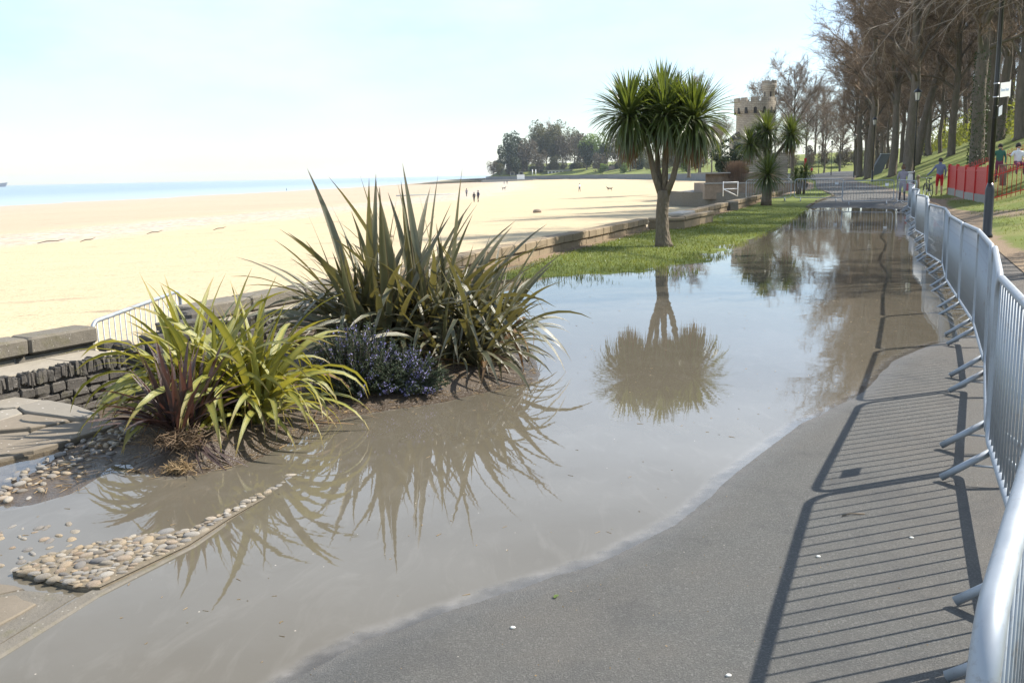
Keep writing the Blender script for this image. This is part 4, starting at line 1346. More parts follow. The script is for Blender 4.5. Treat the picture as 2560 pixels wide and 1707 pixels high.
my = M['yellow_flax_leaf']
YV = [leaf_mesh(my, L=1.0, w=0.059, e0=R(e), bend=R(b), kink=R(k), kink_at=ka, sway=sw, twist=tw) for (e, b, k, ka, sw, tw) in (
    (84, 22, 0, 0, 0.03, 0.5), (80, 45, 0, 0, -0.05, 0.9), (76, 60, 0, 0, 0.05, -0.6), (70, 85, 0, 0, -0.03, 0.4),
    (66, 105, 0, 0, 0.06, 0.8), (60, 120, 0, 0, -0.06, -0.5), (56, 130, 0, 0, 0.05, 0.5), (62, 135, 0, 0, 0.0, -0.8),
    (68, 60, 90, 0.5, 0.02, 0.2), (48, 110, 0, 0, 0.05, 0.6), (40, 110, 0, 0, -0.05, -0.6), (30, 90, 0, 0, 0.04, 0.4))]
YV += [leaf_mesh(M['dead_palm_leaf'], L=1.0, w=0.05, e0=R(45), bend=R(110), sway=0.1, twist=1.2)]
fans = []
for (dx, dy) in ((0, 0), (-0.2, 0.06), (0.2, 0.05), (-0.05, -0.18), (0.1, 0.2), (0.28, -0.12), (-0.24, 0.22)):
    pk = ring(7, [0, 1, 2], 0.62, 1.05, roll=0.12) + ring(10, [2, 3, 4, 5], 0.7, 1.08) + ring(11, [5, 6, 7, 8], 0.7, 1.05) + ring(11, [9, 10, 11], 0.55, 0.9) + ring(2, [12], 0.6, 0.9)
    fans.append((dx, dy, 0.0, pk))
flax_plant((-2.08, 6.58, 0.09), 'bright yellow green arching flax on the mud bank', my, YV, fans).scale = (1.12, 1.12, 1.12)

mb_ = M['bronze_flax_leaf']
BV = [leaf_mesh(mb_, L=1.0, w=0.062, e0=R(e), bend=R(b), kink=R(k), kink_at=ka, sway=sw, twist=tw) for (e, b, k, ka, sw, tw) in (
    (84, 8, 0, 0, 0.03, 0.6), (74, 10, 0, 0, -0.04, 1.0), (62, 12, 0, 0, 0.04, -0.7), (50, 14, 0, 0, -0.03, 0.5), (40, 30, 0, 0, 0.04, 0.8), (28, 35, 0, 0, 0.0, -0.5), (36, 50, 0, 0, 0.03, 0.2))]
fans = []
for (dx, dy) in ((0, 0), (-0.08, 0.05), (0.07, 0.04), (0.02, -0.07)):
    pk = ring(9, [0, 1, 2], 0.42, 0.72, roll=0.1) + ring(8, [2, 3, 4], 0.4, 0.68) + ring(6, [4, 5, 6], 0.42, 0.68, R(110), R(260))
    fans.append((dx, dy, 0.0, pk))
flax_plant((-2.16, 5.98, 0.17), 'small dark purple bronze flax on the root mound', mb_, BV, fans).scale = (0.92, 0.92, 0.92)

def scatter_tris(C, size, rngs, flat=0.0, elong=1.0):
    """little four-cornered leaves at points C"""
    n = len(C)
    a = rngs.normal(size=(n, 3)); a[:, 2] *= (1 - flat)
    a /= np.linalg.norm(a, axis=1)[:, None]
    b = np.cross(a, rngs.normal(size=(n, 3)))
    b /= np.linalg.norm(b, axis=1)[:, None] + 1e-9
    s = (size * rngs.uniform(0.6, 1.3, n))[:, None]
    a, b = a * s * elong, b * s * 0.5
    V = np.stack([C - a, C + b, C + a, C - b], 1).reshape(-1, 3)
    F = np.arange(4 * n).reshape(-1, 4)
    return V, F

# straw and dead roots at the foot of the bronze flax
def straw_clump(loc, n, rad, h, name, label, mat='straw', ln=0.12):
    r_ = np.random.default_rng(int(abs(loc[0]) * 1000))
    P0 = np.stack([r_.normal(0, rad, n), r_.normal(0, rad, n), np.abs(r_.normal(0, h, n))], 1)
    D = r_.normal(size=(n, 3)); D[:, 2] = D[:, 2] * 0.5 - 0.2
    D /= np.linalg.norm(D, axis=1)[:, None]
    V, F = prisms(P0, P0 + D * (ln * r_.uniform(0.4, 1.2, n))[:, None], np.full(n, 0.0035), np.full(n, 0.0012))
    o = link(name, np_mesh(name, V, F, M[mat]), None, loc)
    tag(o, label, 'roots')
    return o

def prisms(P0, P1, r0, r1):
    """three-sided tapered sticks"""
    n = len(P0)
    D = P1 - P0
    D = D / (np.linalg.norm(D, axis=1)[:, None] + 1e-9)
    ref = np.where(np.abs(D[:, 2:3]) < 0.9, np.array([[0, 0, 1.0]]), np.array([[1.0, 0, 0]]))
    A = np.cross(D, ref); A /= np.linalg.norm(A, axis=1)[:, None]
    B = np.cross(D, A)
    vs = []
    for (P, r) in ((P0, r0), (P1, r1)):
        for k in range(3):
            t = 2 * math.pi * k / 3
            vs.append(P + (A * math.cos(t) + B * math.sin(t)) * r[:, None])
    V = np.stack(vs, 1).reshape(-1, 3)
    b = (np.arange(n) * 6)[:, None]
    F = np.concatenate([b + np.array([[k, (k + 1) % 3, 3 + (k + 1) % 3, 3 + k]]) for k in range(3)], 0)
    return V, F
straw_clump((-2.10, 5.84, 0.13), 800, 0.08, 0.03, 'dead_roots', 'brown fibrous roots exposed on the mud mound under the bronze flax', 'root_fibre', 0.09)
straw_clump((-2.045, 5.60, 0.02), 240, 0.035, 0.02, 'dead_roots', 'small blond tuft of roots at the edge of the flood water', 'straw', 0.07)
root = empty('dead_leaves', (-1.98, 5.78, 0.12))
tag(root, 'dark dead flax leaves trailing down the mud into the water', 'leaves')
DL = leaf_mesh(mb_, L=1.0, w=0.04, e0=R(-8), bend=R(10), sway=0.1, twist=0.4)
for k in range(9):
    link('leaf', DL, root, (random.uniform(-0.04, 0.06), random.uniform(-0.03, 0.03), random.uniform(-0.01, 0.04)), (random.uniform(-0.3, 0.3), random.uniform(0.05, 0.25), R(random.uniform(-75, -20))), [random.uniform(0.2, 0.42)] * 3)
for k in range(5):
    link('leaf', DL, root, (random.uniform(-0.2, -0.1), random.uniform(-0.03, 0.05), 0.0), (0, random.uniform(0.1, 0.2), R(random.uniform(180, 230))), [random.uniform(0.2, 0.4)] * 3)
root = empty('dead_leaves', (-1.35, 6.55, 0.10))
tag(root, 'straw coloured dead flax leaves lying on the mud by the yellow flax', 'leaves')
DL2 = leaf_mesh(M['dead_palm_leaf'], L=1.0, w=0.035, e0=R(-4), bend=R(10), sway=0.12, twist=0.5)
for k in range(16):
    link('leaf', DL2, root, (random.uniform(-0.35, 0.3), random.uniform(-0.3, 0.3), random.uniform(-0.04, 0.02)), (random.uniform(-0.3, 0.3), random.uniform(0.0, 0.2), random.uniform(0, 6.3)), [random.uniform(0.15, 0.4)] * 3)

# litter of leaf shreds and stalks on the mud
r_ = np.random.default_rng(19)
n = 5200
x = r_.uniform(-2.9, 0.4, n); y = r_.uniform(5.2, 13.0, n)
k = (sd_pond(x, y) > -0.10) & (right_of(x, y, PL) < -0.1) & (right_of(x, y, WALL) > 0.5)
x, y = x[k], y[k]
n = len(x)
P0 = np.stack([x, y, np.maximum(height(x - 0.06, y), 0.0) + 0.006], 1)
az = r_.uniform(0, 6.283, n); ln = r_.uniform(0.02, 0.11, n)
P1 = P0 + np.stack([np.cos(az) * ln, np.sin(az) * ln, r_.uniform(-0.004, 0.012, n)], 1)
V, F = prisms(P0, P1, r_.uniform(0.0015, 0.004, n), np.full(n, 0.001))
o = link('leaf_litter', np_mesh('leaf_litter', V, F, M['straw']))
tag(o, 'shreds of dead leaf and stalk on the mud under the flax', 'litter', kind='stuff')

# bits afloat: stalks, seed husks and flecks drifted against the margins
n = 2600
x = r_.uniform(-3.2, 5.5, n); y = r_.uniform(2.4, 16, n)
s_ = sd_pond(x, y)
k = (s_ < -0.03) & (r_.uniform(size=n) < np.exp(s_ / 0.9) * 0.8 + 0.08)
x, y = x[k], y[k]
n = len(x)
P0 = np.stack([x, y, np.full(n, 0.001)], 1)
az = r_.uniform(0, 6.283, n); ln = r_.uniform(0.004, 0.05, n) * r_.uniform(0.3, 1, n)
V, F = prisms(P0, P0 + np.stack([np.cos(az) * ln, np.sin(az) * ln, np.zeros(n)], 1), r_.uniform(0.001, 0.0028, n), np.full(n, 0.0008))
o = link('floating_debris', np_mesh('floating_debris', V, F, M['straw']))
tag(o, 'tiny stalks and flecks floating on the flood water', 'debris', kind='stuff')

# grit and flecks lying on the dry asphalt
n = 2600
x = r_.uniform(-1.2, 6.0, n); y = r_.uniform(2.6, 12.0, n)
s_ = sd_pond(x, y)
k = (s_ > 0.0) & (right_of(x, y, PR) < 0) & (r_.uniform(size=n) < np.exp(-s_ / 0.5) * 0.8 + 0.22)
x, y = x[k], y[k]
V, F = scatter_tris(np.stack([x, y, height(x, y) + 0.003], 1), 0.0042, r_, 0.6)
o = link('grit', np_mesh('grit', V, F, M['straw']))
tag(o, 'pale grit and leaf flecks scattered on the asphalt', 'grit', kind='stuff')

# rosemary: sprigs with needles, and pale violet flowers towards the light
def rosemary(loc, label, rx, ry, rz_, nspr, seed):
    r_ = np.random.default_rng(seed)
    root = empty('rosemary_bush', loc)
    tag(root, label, 'rosemary')
    az = r_.uniform(0, 2 * math.pi, nspr)
    el = np.arccos(r_.uniform(0.0, 1.0, nspr))
    tip = np.stack([np.cos(az) * np.sin(el) * rx, np.sin(az) * np.sin(el) * ry, np.cos(el) * rz_ + 0.05], 1) * r_.uniform(0.65, 1.1, nspr)[:, None]
    base = tip * np.array([0.35, 0.35, 0.1])
    V, F = prisms(base, tip, np.full(nspr, 0.006), np.full(nspr, 0.003))
    link('stems', np_mesh('stems', V, F, M['bark']), root)['kind'] = 'stuff'
    k = 46
    t = r_.uniform(0.35, 1.03, (nspr, k))
    P0 = (base[:, None, :] + (tip - base)[:, None, :] * t[:, :, None]).reshape(-1, 3)
    dr = (tip - base); dr /= np.linalg.norm(dr, axis=1)[:, None]
    D = np.repeat(dr, k, 0) * 0.7 + r_.normal(0, 0.75, (nspr * k, 3))
    D /= np.linalg.norm(D, axis=1)[:, None]
    V, F = prisms(P0, P0 + D * r_.uniform(0.018, 0.032, nspr * k)[:, None], np.full(nspr * k, 0.0034), np.full(nspr * k, 0.0012))
    link('needles', np_mesh('needles', V, F, M['rosemary_leaf']), root)['kind'] = 'stuff'
    sel = r_.uniform(size=nspr) < 0.5
    sel &= (np.sin(tip[:, 0] * 9) + np.cos(tip[:, 2] * 11 + 1) > -0.35)
    k = 18
    bt, tt_ = base[sel], tip[sel]
    t = r_.uniform(0.55, 1.0, (len(bt), k))
    C = (bt[:, None, :] + (tt_ - bt)[:, None, :] * t[:, :, None]).reshape(-1, 3) + r_.normal(0, 0.010, (len(bt) * k, 3))
    V, F = scatter_tris(C, 0.0105, r_)
    link('flowers', np_mesh('flowers', V, F, M['rosemary_flower']), root)['kind'] = 'stuff'
rosemary((-1.22, 7.42, 0.06), 'rosemary bush with violet flowers between the yellow and dark flax', 0.42, 0.32, 0.50, 480, 3)
rosemary((-0.92, 7.50, 0.03), 'low rosemary clump spreading to the water edge below the dark flax', 0.40, 0.24, 0.34, 320, 4)

# ------------------------------------------------------------------ cabbage palms
def palm_head(seed, L, w, n, droop, el_lo=-75, el_hi=86, mats=('palm_leaf',)):
    r_ = np.random.default_rng(seed)
    Vs, Fs, A, B = [], [], [], []
    off = 0
    for k in range(n):
        u = (k + 0.5) / n
        el = el_lo + (el_hi - el_lo) * u ** 0.85
        az = k * 2.39996 + r_.uniform(-0.25, 0.25)
        Lk = L * r_.uniform(0.82, 1.1) * (1.0 if el > -20 else 0.95)
        down = droop * (1 - max(0.0, (el + 10) / 100.0))
        V, F, ac, al = leaf_geo(Lk, w * r_.uniform(0.8, 1.15), R(el), R(max(4, min(down + r_.uniform(-8, 12), el + 88))), 0, 0.6, r_.uniform(-0.08, 0.08), r_.uniform(-0.8, 0.8), 6, 0.3)
        cs, sn = math.cos(az), math.sin(az)
        V = np.stack([V[:, 0] * cs - V[:, 1] * sn, V[:, 0] * sn + V[:, 1] * cs, V[:, 2]], 1)
        Vs.append(V); Fs.append(F + off); A.append(ac); B.append(al)
        off += len(V)
    return np.concatenate(Vs), np.concatenate(Fs), np.concatenate(A), np.concatenate(B)

def palm(loc, label, trunk, branches, heads, group=None):
    """trunk/branches: lists of (points, radii); heads: (centre, L, w, n, droop, dead)"""
    root = empty('cabbage_palm', loc)
    tag(root, label, 'palm', group)
    t = MB()
    pts, rad = trunk
    t.tube(pts, rad, 14)
    tr = t.build('trunk', M['palm_trunk'], root, True)
    for pts, rad in branches:
        b_ = MB()
        b_.tube(pts, rad, 10)
        b_.build('branch', M['palm_trunk'], root, True)
    for i, (c, L, w, n, droop, dead) in enumerate(heads):
        V, F, A, B = palm_head(i * 7 + int(loc[1] * 3), L, w, n, droop)
        h = link('leaf_head', np_mesh('leaf_head', V, F, M['palm_leaf'], True, dict(across=A, along=B)), root, c)
        h['kind'] = 'stuff'
        if dead:
            V, F, A, B = palm_head(i * 13 + 5, L * 0.95, w * 0.8, dead, 30, -88, -58)
            link('dead_skirt', np_mesh('dead_skirt', V, F, M['dead_palm_leaf'], True, dict(across=A, along=B)), h, (0, 0, -0.1))['kind'] = 'stuff'
    return root
zb = hz(3.57, 22.22)
palm((3.57, 22.22, zb - 0.03), 'large cabbage palm with several leaf heads on a forked trunk beside the flood',
     ([(0.02, 0, 0), (0.0, 0, 0.12), (-0.02, 0, 0.4), (-0.03, 0, 0.85), (0, 0, 1.15), (0.0, 0, 1.32)], [0.235, 0.195, 0.155, 0.142, 0.142, 0.15]),
     [([(-0.04, 0, 1.2), (-0.2, 0.05, 1.65), (-0.34, 0.05, 2.3), (-0.55, 0.0, 2.85), (-0.72, 0, 3.15)], [0.09, 0.07, 0.06, 0.056, 0.054]),
      ([(-0.02, 0.03, 1.25), (-0.1, 0.2, 1.8), (-0.12, 0.35, 2.6), (0.02, 0.4, 3.5)], [0.08, 0.06, 0.055, 0.05]),
      ([(0.04, -0.03, 1.2), (0.2, -0.1, 1.6), (0.33, -0.15, 2.2), (0.55, -0.15, 2.85), (0.62, -0.12, 3.05)], [0.09, 0.07, 0.062, 0.056, 0.054]),
      ([(0.02, 0.0, 1.25), (0.05, 0.1, 1.9), (0.1, 0.2, 2.8), (0.3, 0.3, 3.3)], [0.08, 0.07, 0.065, 0.06])],
     [((-0.80, 0.0, 2.98), 1.12, 0.058, 400, 60, 70), ((0.02, 0.42, 3.26), 1.05, 0.058, 280, 56, 20), ((0.66, -0.14, 2.86), 1.12, 0.058, 400, 60, 64), ((0.0, -0.22, 2.98), 1.02, 0.056, 240, 60, 20), ((0.34, 0.32, 3.05), 1.0, 0.056, 200, 60, 0), ((-0.35, 0.25, 3.05), 1.0, 0.056, 190, 60, 0)])
zb = hz(12.17, 45.46)
palm((12.17, 45.46, zb - 0.03), 'short cabbage palm with a single shaggy head in front of the barriers',
     ([(0, 0, 0), (0, 0, 0.3), (0.03, 0, 0.9), (0.04, 0, 1.4)], [0.27, 0.24, 0.20, 0.16]), [],
     [((0.04, 0, 1.45), 1.22, 0.06, 260, 48, 0)])
zb = hz(12.9, 47.9)
palm((12.9, 47.9, zb - 0.03), 'taller cabbage palm with four tufted heads rising behind the short one',
     ([(0, 0, 0), (0, 0, 0.6), (-0.05, 0, 1.3), (-0.05, 0, 1.9)], [0.2, 0.16, 0.13, 0.13]),
     [([(-0.05, 0, 1.7), (-0.2, 0, 2.5), (-0.12, 0, 3.5)], [0.11, 0.09, 0.08]), ([(0, 0, 1.6), (0.35, 0.1, 2.3), (0.85, 0.15, 2.9), (1.05, 0.1, 3.35)], [0.10, 0.085, 0.08, 0.07]), ([(-0.1, 0, 1.8), (-0.5, 0.0, 2.3), (-0.95, -0.1, 2.75)], [0.09, 0.075, 0.07])],
     [((-0.12, 0, 3.5), 1.12, 0.06, 280, 60, 40), ((1.07, 0.1, 3.3), 1.1, 0.06, 280, 60, 44), ((-0.98, -0.1, 2.85), 1.05, 0.06, 230, 60, 40), ((-0.1, -0.3, 2.35), 0.75, 0.045, 100, 60, 20), ((-0.5, 0.1, 3.25), 0.85, 0.045, 110, 60, 0)])
zb = hz(19.0, 62)
palm((18.6, 62, zb), 'young cabbage palm with thin split stems beyond the barriers',
     ([(0, 0, 0), (-0.05, 0, 0.6), (-0.15, 0, 1.15)], [0.10, 0.08, 0.07]),
     [([(0.15, 0, 0), (0.18, 0, 0.7), (0.2, 0, 1.2)], [0.09, 0.07, 0.06]), ([(0.4, 0, 0), (0.45, 0, 0.7), (0.52, 0, 1.3)], [0.09, 0.07, 0.06])],
     [((-0.15, 0, 1.2), 0.75, 0.05, 90, 60, 12), ((0.2, 0, 1.25), 0.7, 0.05, 80, 60, 0), ((0.52, 0, 1.4), 0.8, 0.05, 100, 60, 12)])

# ------------------------------------------------------------------ grass blades near the camera and at the flooded rim
def blades(n, xr, yr, keep, hmin, hmax, wdt, seed):
    r_ = np.random.default_rng(seed)
    x = r_.uniform(*xr, n); y = r_.uniform(*yr, n)
    k = keep(x, y, r_)
    x, y = x[k], y[k]
    z = height(x - 0.06, y)
    n = len(x)
    hgt = r_.uniform(hmin, hmax, n) + np.clip(0.012 - z, 0, 0.06)
    az = r_.uniform(0, 6.283, n)
    lean = r_.uniform(0.1, 0.7, n) * hgt
    wv = wdt * r_.uniform(0.6, 1.3, n)
    b = np.stack([x, y, z - 0.005], 1)
    side = np.stack([np.cos(az + 1.57), np.sin(az + 1.57), np.zeros(n)], 1) * wv[:, None]
    mid = b + np.stack([np.cos(az) * lean * 0.35, np.sin(az) * lean * 0.35, hgt * 0.6], 1)
    tip = b + np.stack([np.cos(az) * lean, np.sin(az) * lean, hgt], 1)
    V = np.stack([b - side, b + side, mid + side * 0.7, tip, mid - side * 0.7], 1).reshape(-1, 3)
    q = (np.arange(n) * 5)[:, None]
    F = np.concatenate([q + np.array([[0, 1, 2, 4]]), q + np.array([[4, 2, 3, 3]])], 0)
    T = np.concatenate([q + np.array([[0, 1, 2]]), q + np.array([[0, 2, 4]]), q + np.array([[4, 2, 3]])], 0)
    return V, T
def keep_lawn(x, y, r_):
    s = sd_pond(x, y)
    w_ = right_of(x, y, WALL)
    l_ = -right_of(x, y, PL)
    dens = np.clip(1.25 - (y - 15) / 26, 0.12, 1)
    patch = lumps(x, y, 1.7) + 0.6 * lumps(x, y, 5.0)
    rim = np.where(s < 0, np.clip(1 + s / 2.3, 0, 1) * (patch > -0.25 - s * 0.30), 1)
    return (w_ > 0.12) & (l_ > -0.15) & (r_.uniform(size=len(x)) < dens * rim) & (s > -2.2)
V, T = blades(190000, (-1.5, 14), (14.6, 45), keep_lawn, 0.025, 0.075, 0.006, 5)
o = link('lawn_grass', np_mesh('lawn_grass', V, T, M['grass_blade']))
tag(o, 'short green lawn grass between the sea wall and the flood', 'grass', kind='stuff')
def keep_bank(x, y, r_):
    rr = right_of(x, y, PR)
    return (rr > 0.35) & (rr < 14) & (r_.uniform(size=len(x)) < np.clip(1.1 - y / 60, 0.1, 1)) & (lumps(x, y, 1.2) > -0.45)
V, T = blades(150000, (6, 40), (11, 62), keep_bank, 0.03, 0.10, 0.008, 6)
o = link('bank_grass_blades', np_mesh('bank_grass_blades', V, T, M['grass_blade']))
tag(o, 'patchy grass on the bank right of the barriers', 'grass', kind='stuff')
# daisies on the lawn
r_ = np.random.default_rng(11)
x = r_.uniform(0, 12, 900); y = r_.uniform(17, 40, 900)
k = (right_of(x, y, WALL) > 0.4) & (right_of(x, y, PL) < -0.3) & (sd_pond(x, y) > 0.5) & (lumps(x, y, 0.9, 2) > 0.0)
x, y = x[k], y[k]
C = np.stack([x, y, height(x, y) + 0.07], 1)
V, F = scatter_tris(C, 0.014, r_, 0.0)
o = link('daisies', np_mesh('daisies', V, F, M['white_paint']))
tag(o, 'tiny white daisies scattered in the lawn', 'flowers', kind='stuff')
# ------------------------------------------------------------------ bare trees
def unit(a): return a / (np.linalg.norm(a, axis=-1, keepdims=True) + 1e-9)

def bare_tree(seed, Ht, r0, start, spread, nl=22, nsub=13, ntw=7, ntl=5, lean=(0, 0), fork=0.0, up=0.25, droop=0.5, twig_r=0.0125, az_bias=None, lim_rad=0.52):
    """returns (wood MB, crown V, F): trunk with limbs, and the fine branch work"""
    g_ = np.random.default_rng(seed)
    mb = MB()
    n = 11
    hs = np.linspace(0, Ht, n)
    wx = np.cumsum(g_.normal(0, 0.10, n)) * Ht / 22
    wy = np.cumsum(g_.normal(0, 0.10, n)) * Ht / 22
    pts = np.stack([wx - wx[0] + lean[0] * (hs / Ht) ** 1.0, wy - wy[0] + lean[1] * hs / Ht, hs], 1)
    rad = r0 * (1 - 0.90 * (hs / Ht) ** 1.1)
    rad[0] *= 1.35
    mb.tube([tuple(p) for p in pts[:1]] + [tuple(pts[0] + (pts[1] - pts[0]) * 0.12)] + [tuple(p) for p in pts[1:]], [rad[0], r0] + list(rad[1:]), 10)
    S0, S1, Ra, Rb = [], [], [], []
    limbs = []
    for k in range(nl):
        u = (k + g_.uniform(0, 1)) / nl
        h = start + (Ht * 0.97 - start) * u
        p0 = np.array([np.interp(h, hs, pts[:, i]) for i in range(3)])
        az = k * 2.4 + g_.uniform(-0.5, 0.5)
        if az_bias is not None: az = az_bias[0] + g_.normal(0, az_bias[1])
        L = spread * (0.45 + 0.75 * math.sin(math.pi * min(1, 0.25 + 0.75 * (1 - u)))) * g_.uniform(0.75, 1.15)
        L *= (1 - 0.55 * u ** 2)
        e = R(g_.uniform(24, 62) + 18 * u) + up * 0.5
        m = 6
        q = [p0]
        d = np.array([math.cos(az) * math.cos(e), math.sin(az) * math.cos(e), math.sin(e)])
        for i in range(m):
            d = unit(d + g_.normal(0, 0.10, 3) + np.array([0, 0, (-droop * 0.20 if i < 4 else 0.10) * (1 - 0.7 * u)]))
            q.append(q[-1] + d * L / m)
        q = np.array(q)
        rl = np.interp(h, hs, rad) * lim_rad * (0.7 + 0.5 * g_.uniform())
        rl = min(max(rl, 0.04), 0.20)
        rr_ = rl * (1 - 0.85 * np.linspace(0, 1, m + 1))
        mb.tube([tuple(p) for p in q], list(rr_), 6, cap=False)
        limbs.append((q, rr_, L))
    # second order
    s0, s1, ra, rb, sl = [], [], [], [], []
    for q, rr_, L in limbs:
        t = g_.uniform(0.18, 1.0, nsub) * (len(q) - 1)
        i = np.minimum(t.astype(int), len(q) - 2)
        f = (t - i)[:, None]
        P = q[i] * (1 - f) + q[i + 1] * f
        D = unit(q[i + 1] - q[i])
        d = unit(D * 0.8 + g_.normal(0, 0.42, (nsub, 3)) + np.array([0, 0, 0.18]))
        ln = L * g_.uniform(0.22, 0.55, nsub)
        mid = P + d * ln[:, None] * 0.5 + g_.normal(0, 0.06, (nsub, 3))
        end = mid + unit(d + g_.normal(0, 0.35, (nsub, 3)) + np.array([0, 0, -0.1 * droop])) * ln[:, None] * 0.5
        r_a = np.maximum(rr_[i] * 0.55, 0.022)
        s0 += [P, mid]; s1 += [mid, end]; ra += [r_a, r_a * 0.65]; rb += [r_a * 0.65, r_a * 0.3]
        sl.append(ln)
    s0, s1, ra, rb = np.concatenate(s0), np.concatenate(s1), np.concatenate(ra), np.concatenate(rb)
    # twigs on every second-order piece
    n2 = len(s0)
    t = g_.uniform(0.1, 1.0, (n2, ntw))
    P = (s0[:, None] * (1 - t[..., None]) + s1[:, None] * t[..., None]).reshape(-1, 3)
    D = np.repeat(unit(s1 - s0), ntw, 0)
    d = unit(D * 0.8 + g_.normal(0, 0.42, (n2 * ntw, 3)) + np.array([0, 0, 0.16 - 0.22 * droop]))
    ln = np.repeat(np.linalg.norm(s1 - s0, axis=1), ntw) * g_.uniform(0.35, 0.9, n2 * ntw) + 0.12
    mid = P + d * ln[:, None] * 0.5
    end = mid + unit(d + g_.normal(0, 0.4, (n2 * ntw, 3)) + np.array([0, 0, -0.1 * droop])) * ln[:, None] * 0.5
    t0, t1 = np.concatenate([P, mid]), np.concatenate([mid, end])
    tr0 = np.full(len(t0), twig_r); tr0[len(P):] = twig_r * 0.75
    tr1 = np.full(len(t0), twig_r * 0.75); tr1[len(P):] = twig_r * 0.5
    # twiglets
    n3 = len(t0)
    t = g_.uniform(0.1, 1.0, (n3, ntl))
    P = (t0[:, None] * (1 - t[..., None]) + t1[:, None] * t[..., None]).reshape(-1, 3)
    D = np.repeat(unit(t1 - t0), ntl, 0)
    d = unit(D * 0.8 + g_.normal(0, 0.42, (n3 * ntl, 3)) + np.array([0, 0, 0.1 - 0.1 * droop]))
    ln = np.repeat(np.linalg.norm(t1 - t0, axis=1), ntl) * g_.uniform(0.4, 1.0, n3 * ntl)
    Q0 = np.concatenate([s0, t0, P]); Q1 = np.concatenate([s1, t1, P + d * ln[:, None]])
    A = np.concatenate([ra, tr0, np.full(len(P), twig_r * 0.62)]); B = np.concatenate([rb, tr1, np.full(len(P), twig_r * 0.30)])
    V, F = prisms(Q0, Q1, A, B)
    return mb, V, F

def tree_proto(name, **kw):
    mat = kw.pop('mat', 'twig')
    mb, V, F = bare_tree(**kw)
    return mb.mesh('trunk', M['bark'], True), np_mesh('crown', V, F, M[mat])

PROTO = [tree_proto('a', seed=1, Ht=24, r0=0.42, start=5.5, spread=8.6, droop=0.3), tree_proto('b', seed=2, Ht=25, r0=0.46, start=6.5, spread=9.2, droop=0.35),
         tree_proto('c', seed=3, Ht=22, r0=0.36, start=4.5, spread=8.2, droop=0.4), tree_proto('d', seed=4, Ht=26, r0=0.50, start=7.0, spread=9.6, nl=24, droop=0.3),
         tree_proto('lean', seed=5, Ht=23, r0=0.45, start=7.5, spread=6.8, lean=(5.2, 1.0)), tree_proto('slim', seed=6, Ht=20, r0=0.24, start=5.0, spread=4.6, nl=20, nsub=9, ntw=7)]

mbk, V, F = bare_tree(seed=31, Ht=12, r0=0.26, start=3.0, spread=6.0, nl=18, nsub=10, ntw=7, ntl=4, droop=0.2)
PROTO.append((mbk.mesh('trunk', M['bark'], True), np_mesh('crown', V, F, M['pale_twig'])))

def ivy_mesh(seed, h, r, n):
    r_ = np.random.default_rng(seed)
    az = r_.uniform(0, 6.283, n)
    z = h * r_.uniform(0, 1, n) ** 1.25
    rr_ = r * (1.08 - 0.25 * z / h) + np.abs(r_.normal(0, 0.06, n))
    C = np.stack([np.cos(az) * rr_, np.sin(az) * rr_, z], 1)
    V, F = scatter_tris(C, 0.075, r_)
    return np_mesh('ivy', V, F, M['ivy_leaf'])
IVY = [ivy_mesh(1, 7.5, 0.48, 1500), ivy_mesh(2, 4.0, 0.46, 700)]

def plant_tree(x, y, k, label, group, sc=1.0, rz=None, ivy=None, z=None):
    zz_ = hz(x, y) if z is None else z
    root = empty('bare_tree', (x, y, zz_ - 0.1), random.uniform(0, 6.28) if rz is None else rz)
    root.scale = (sc, sc, sc)
    tag(root, label, 'tree', group)
    link('trunk', PROTO[k][0], root)
    link('crown', PROTO[k][1], root)
    if ivy is not None: link('ivy', IVY[ivy], root)
    return root
GB = 'bare trees on the grass bank'
leafy_brush = []
random.seed(5)
plant_tree(38.3, 96.3, 0, 'bare tree of the close pair behind the woman in grey, darker slanting trunk', GB, 1.0, 0.6)
plant_tree(36.6, 88.5, 1, 'thick straight bare tree of the close pair behind the woman in grey', GB, 1.1, 2.0)
plant_tree(42.7, 101.4, 4, 'leaning bare tree on the bank above the man with the bicycle', GB, 1.0, 0.1)
plant_tree(43.4, 94.8, 2, 'slender upright bare tree on the bank right of the leaning one', GB, 1.05, 1.0)
plant_tree(30.9, 63.8, 1, 'ivy clad big bare tree standing behind the red fence', GB, 1.0, 4.0, 0)
plant_tree(32.3, 65.6, 3, 'broad bare trunk beside the ivy clad tree behind the red fence', GB, 1.0, 5.1)
plant_tree(50.5, 135.2, 3, 'bare tree standing close to the path beyond the black street lamps', GB, 1.0, 0.4)
plant_tree(56.8, 130.9, 0, 'bare tree higher on the bank behind the leaning tree', GB, 1.0, 3.3, 1)
plant_tree(45.4, 89.6, 1, 'bare tree on the upper bank above the railings', GB, 1.0, 1.9, 1)
plant_tree(42.2, 80.0, 0, 'dark bare tree on the upper bank beyond the black lamp post', GB, 1.05, 2.8)
plant_tree(42.2, 113.0, 1, 'bare tree at the very edge of the path with its crown over the asphalt', GB, 1.1, 2.2)
LB = 'tall bare tree with brown twigs in the row along the far path'
for (x_, y_, k) in ((60.5, 168, 2), (57.5, 158, 1), (66.5, 180, 0), (73, 195, 3), (80, 210, 2), (88, 228, 1), (97, 250, 0)):
    plant_tree(x_, y_, k, LB, GB, random.uniform(0.9, 1.1))
LW = 'bare woodland tree among others on the top of the bank'
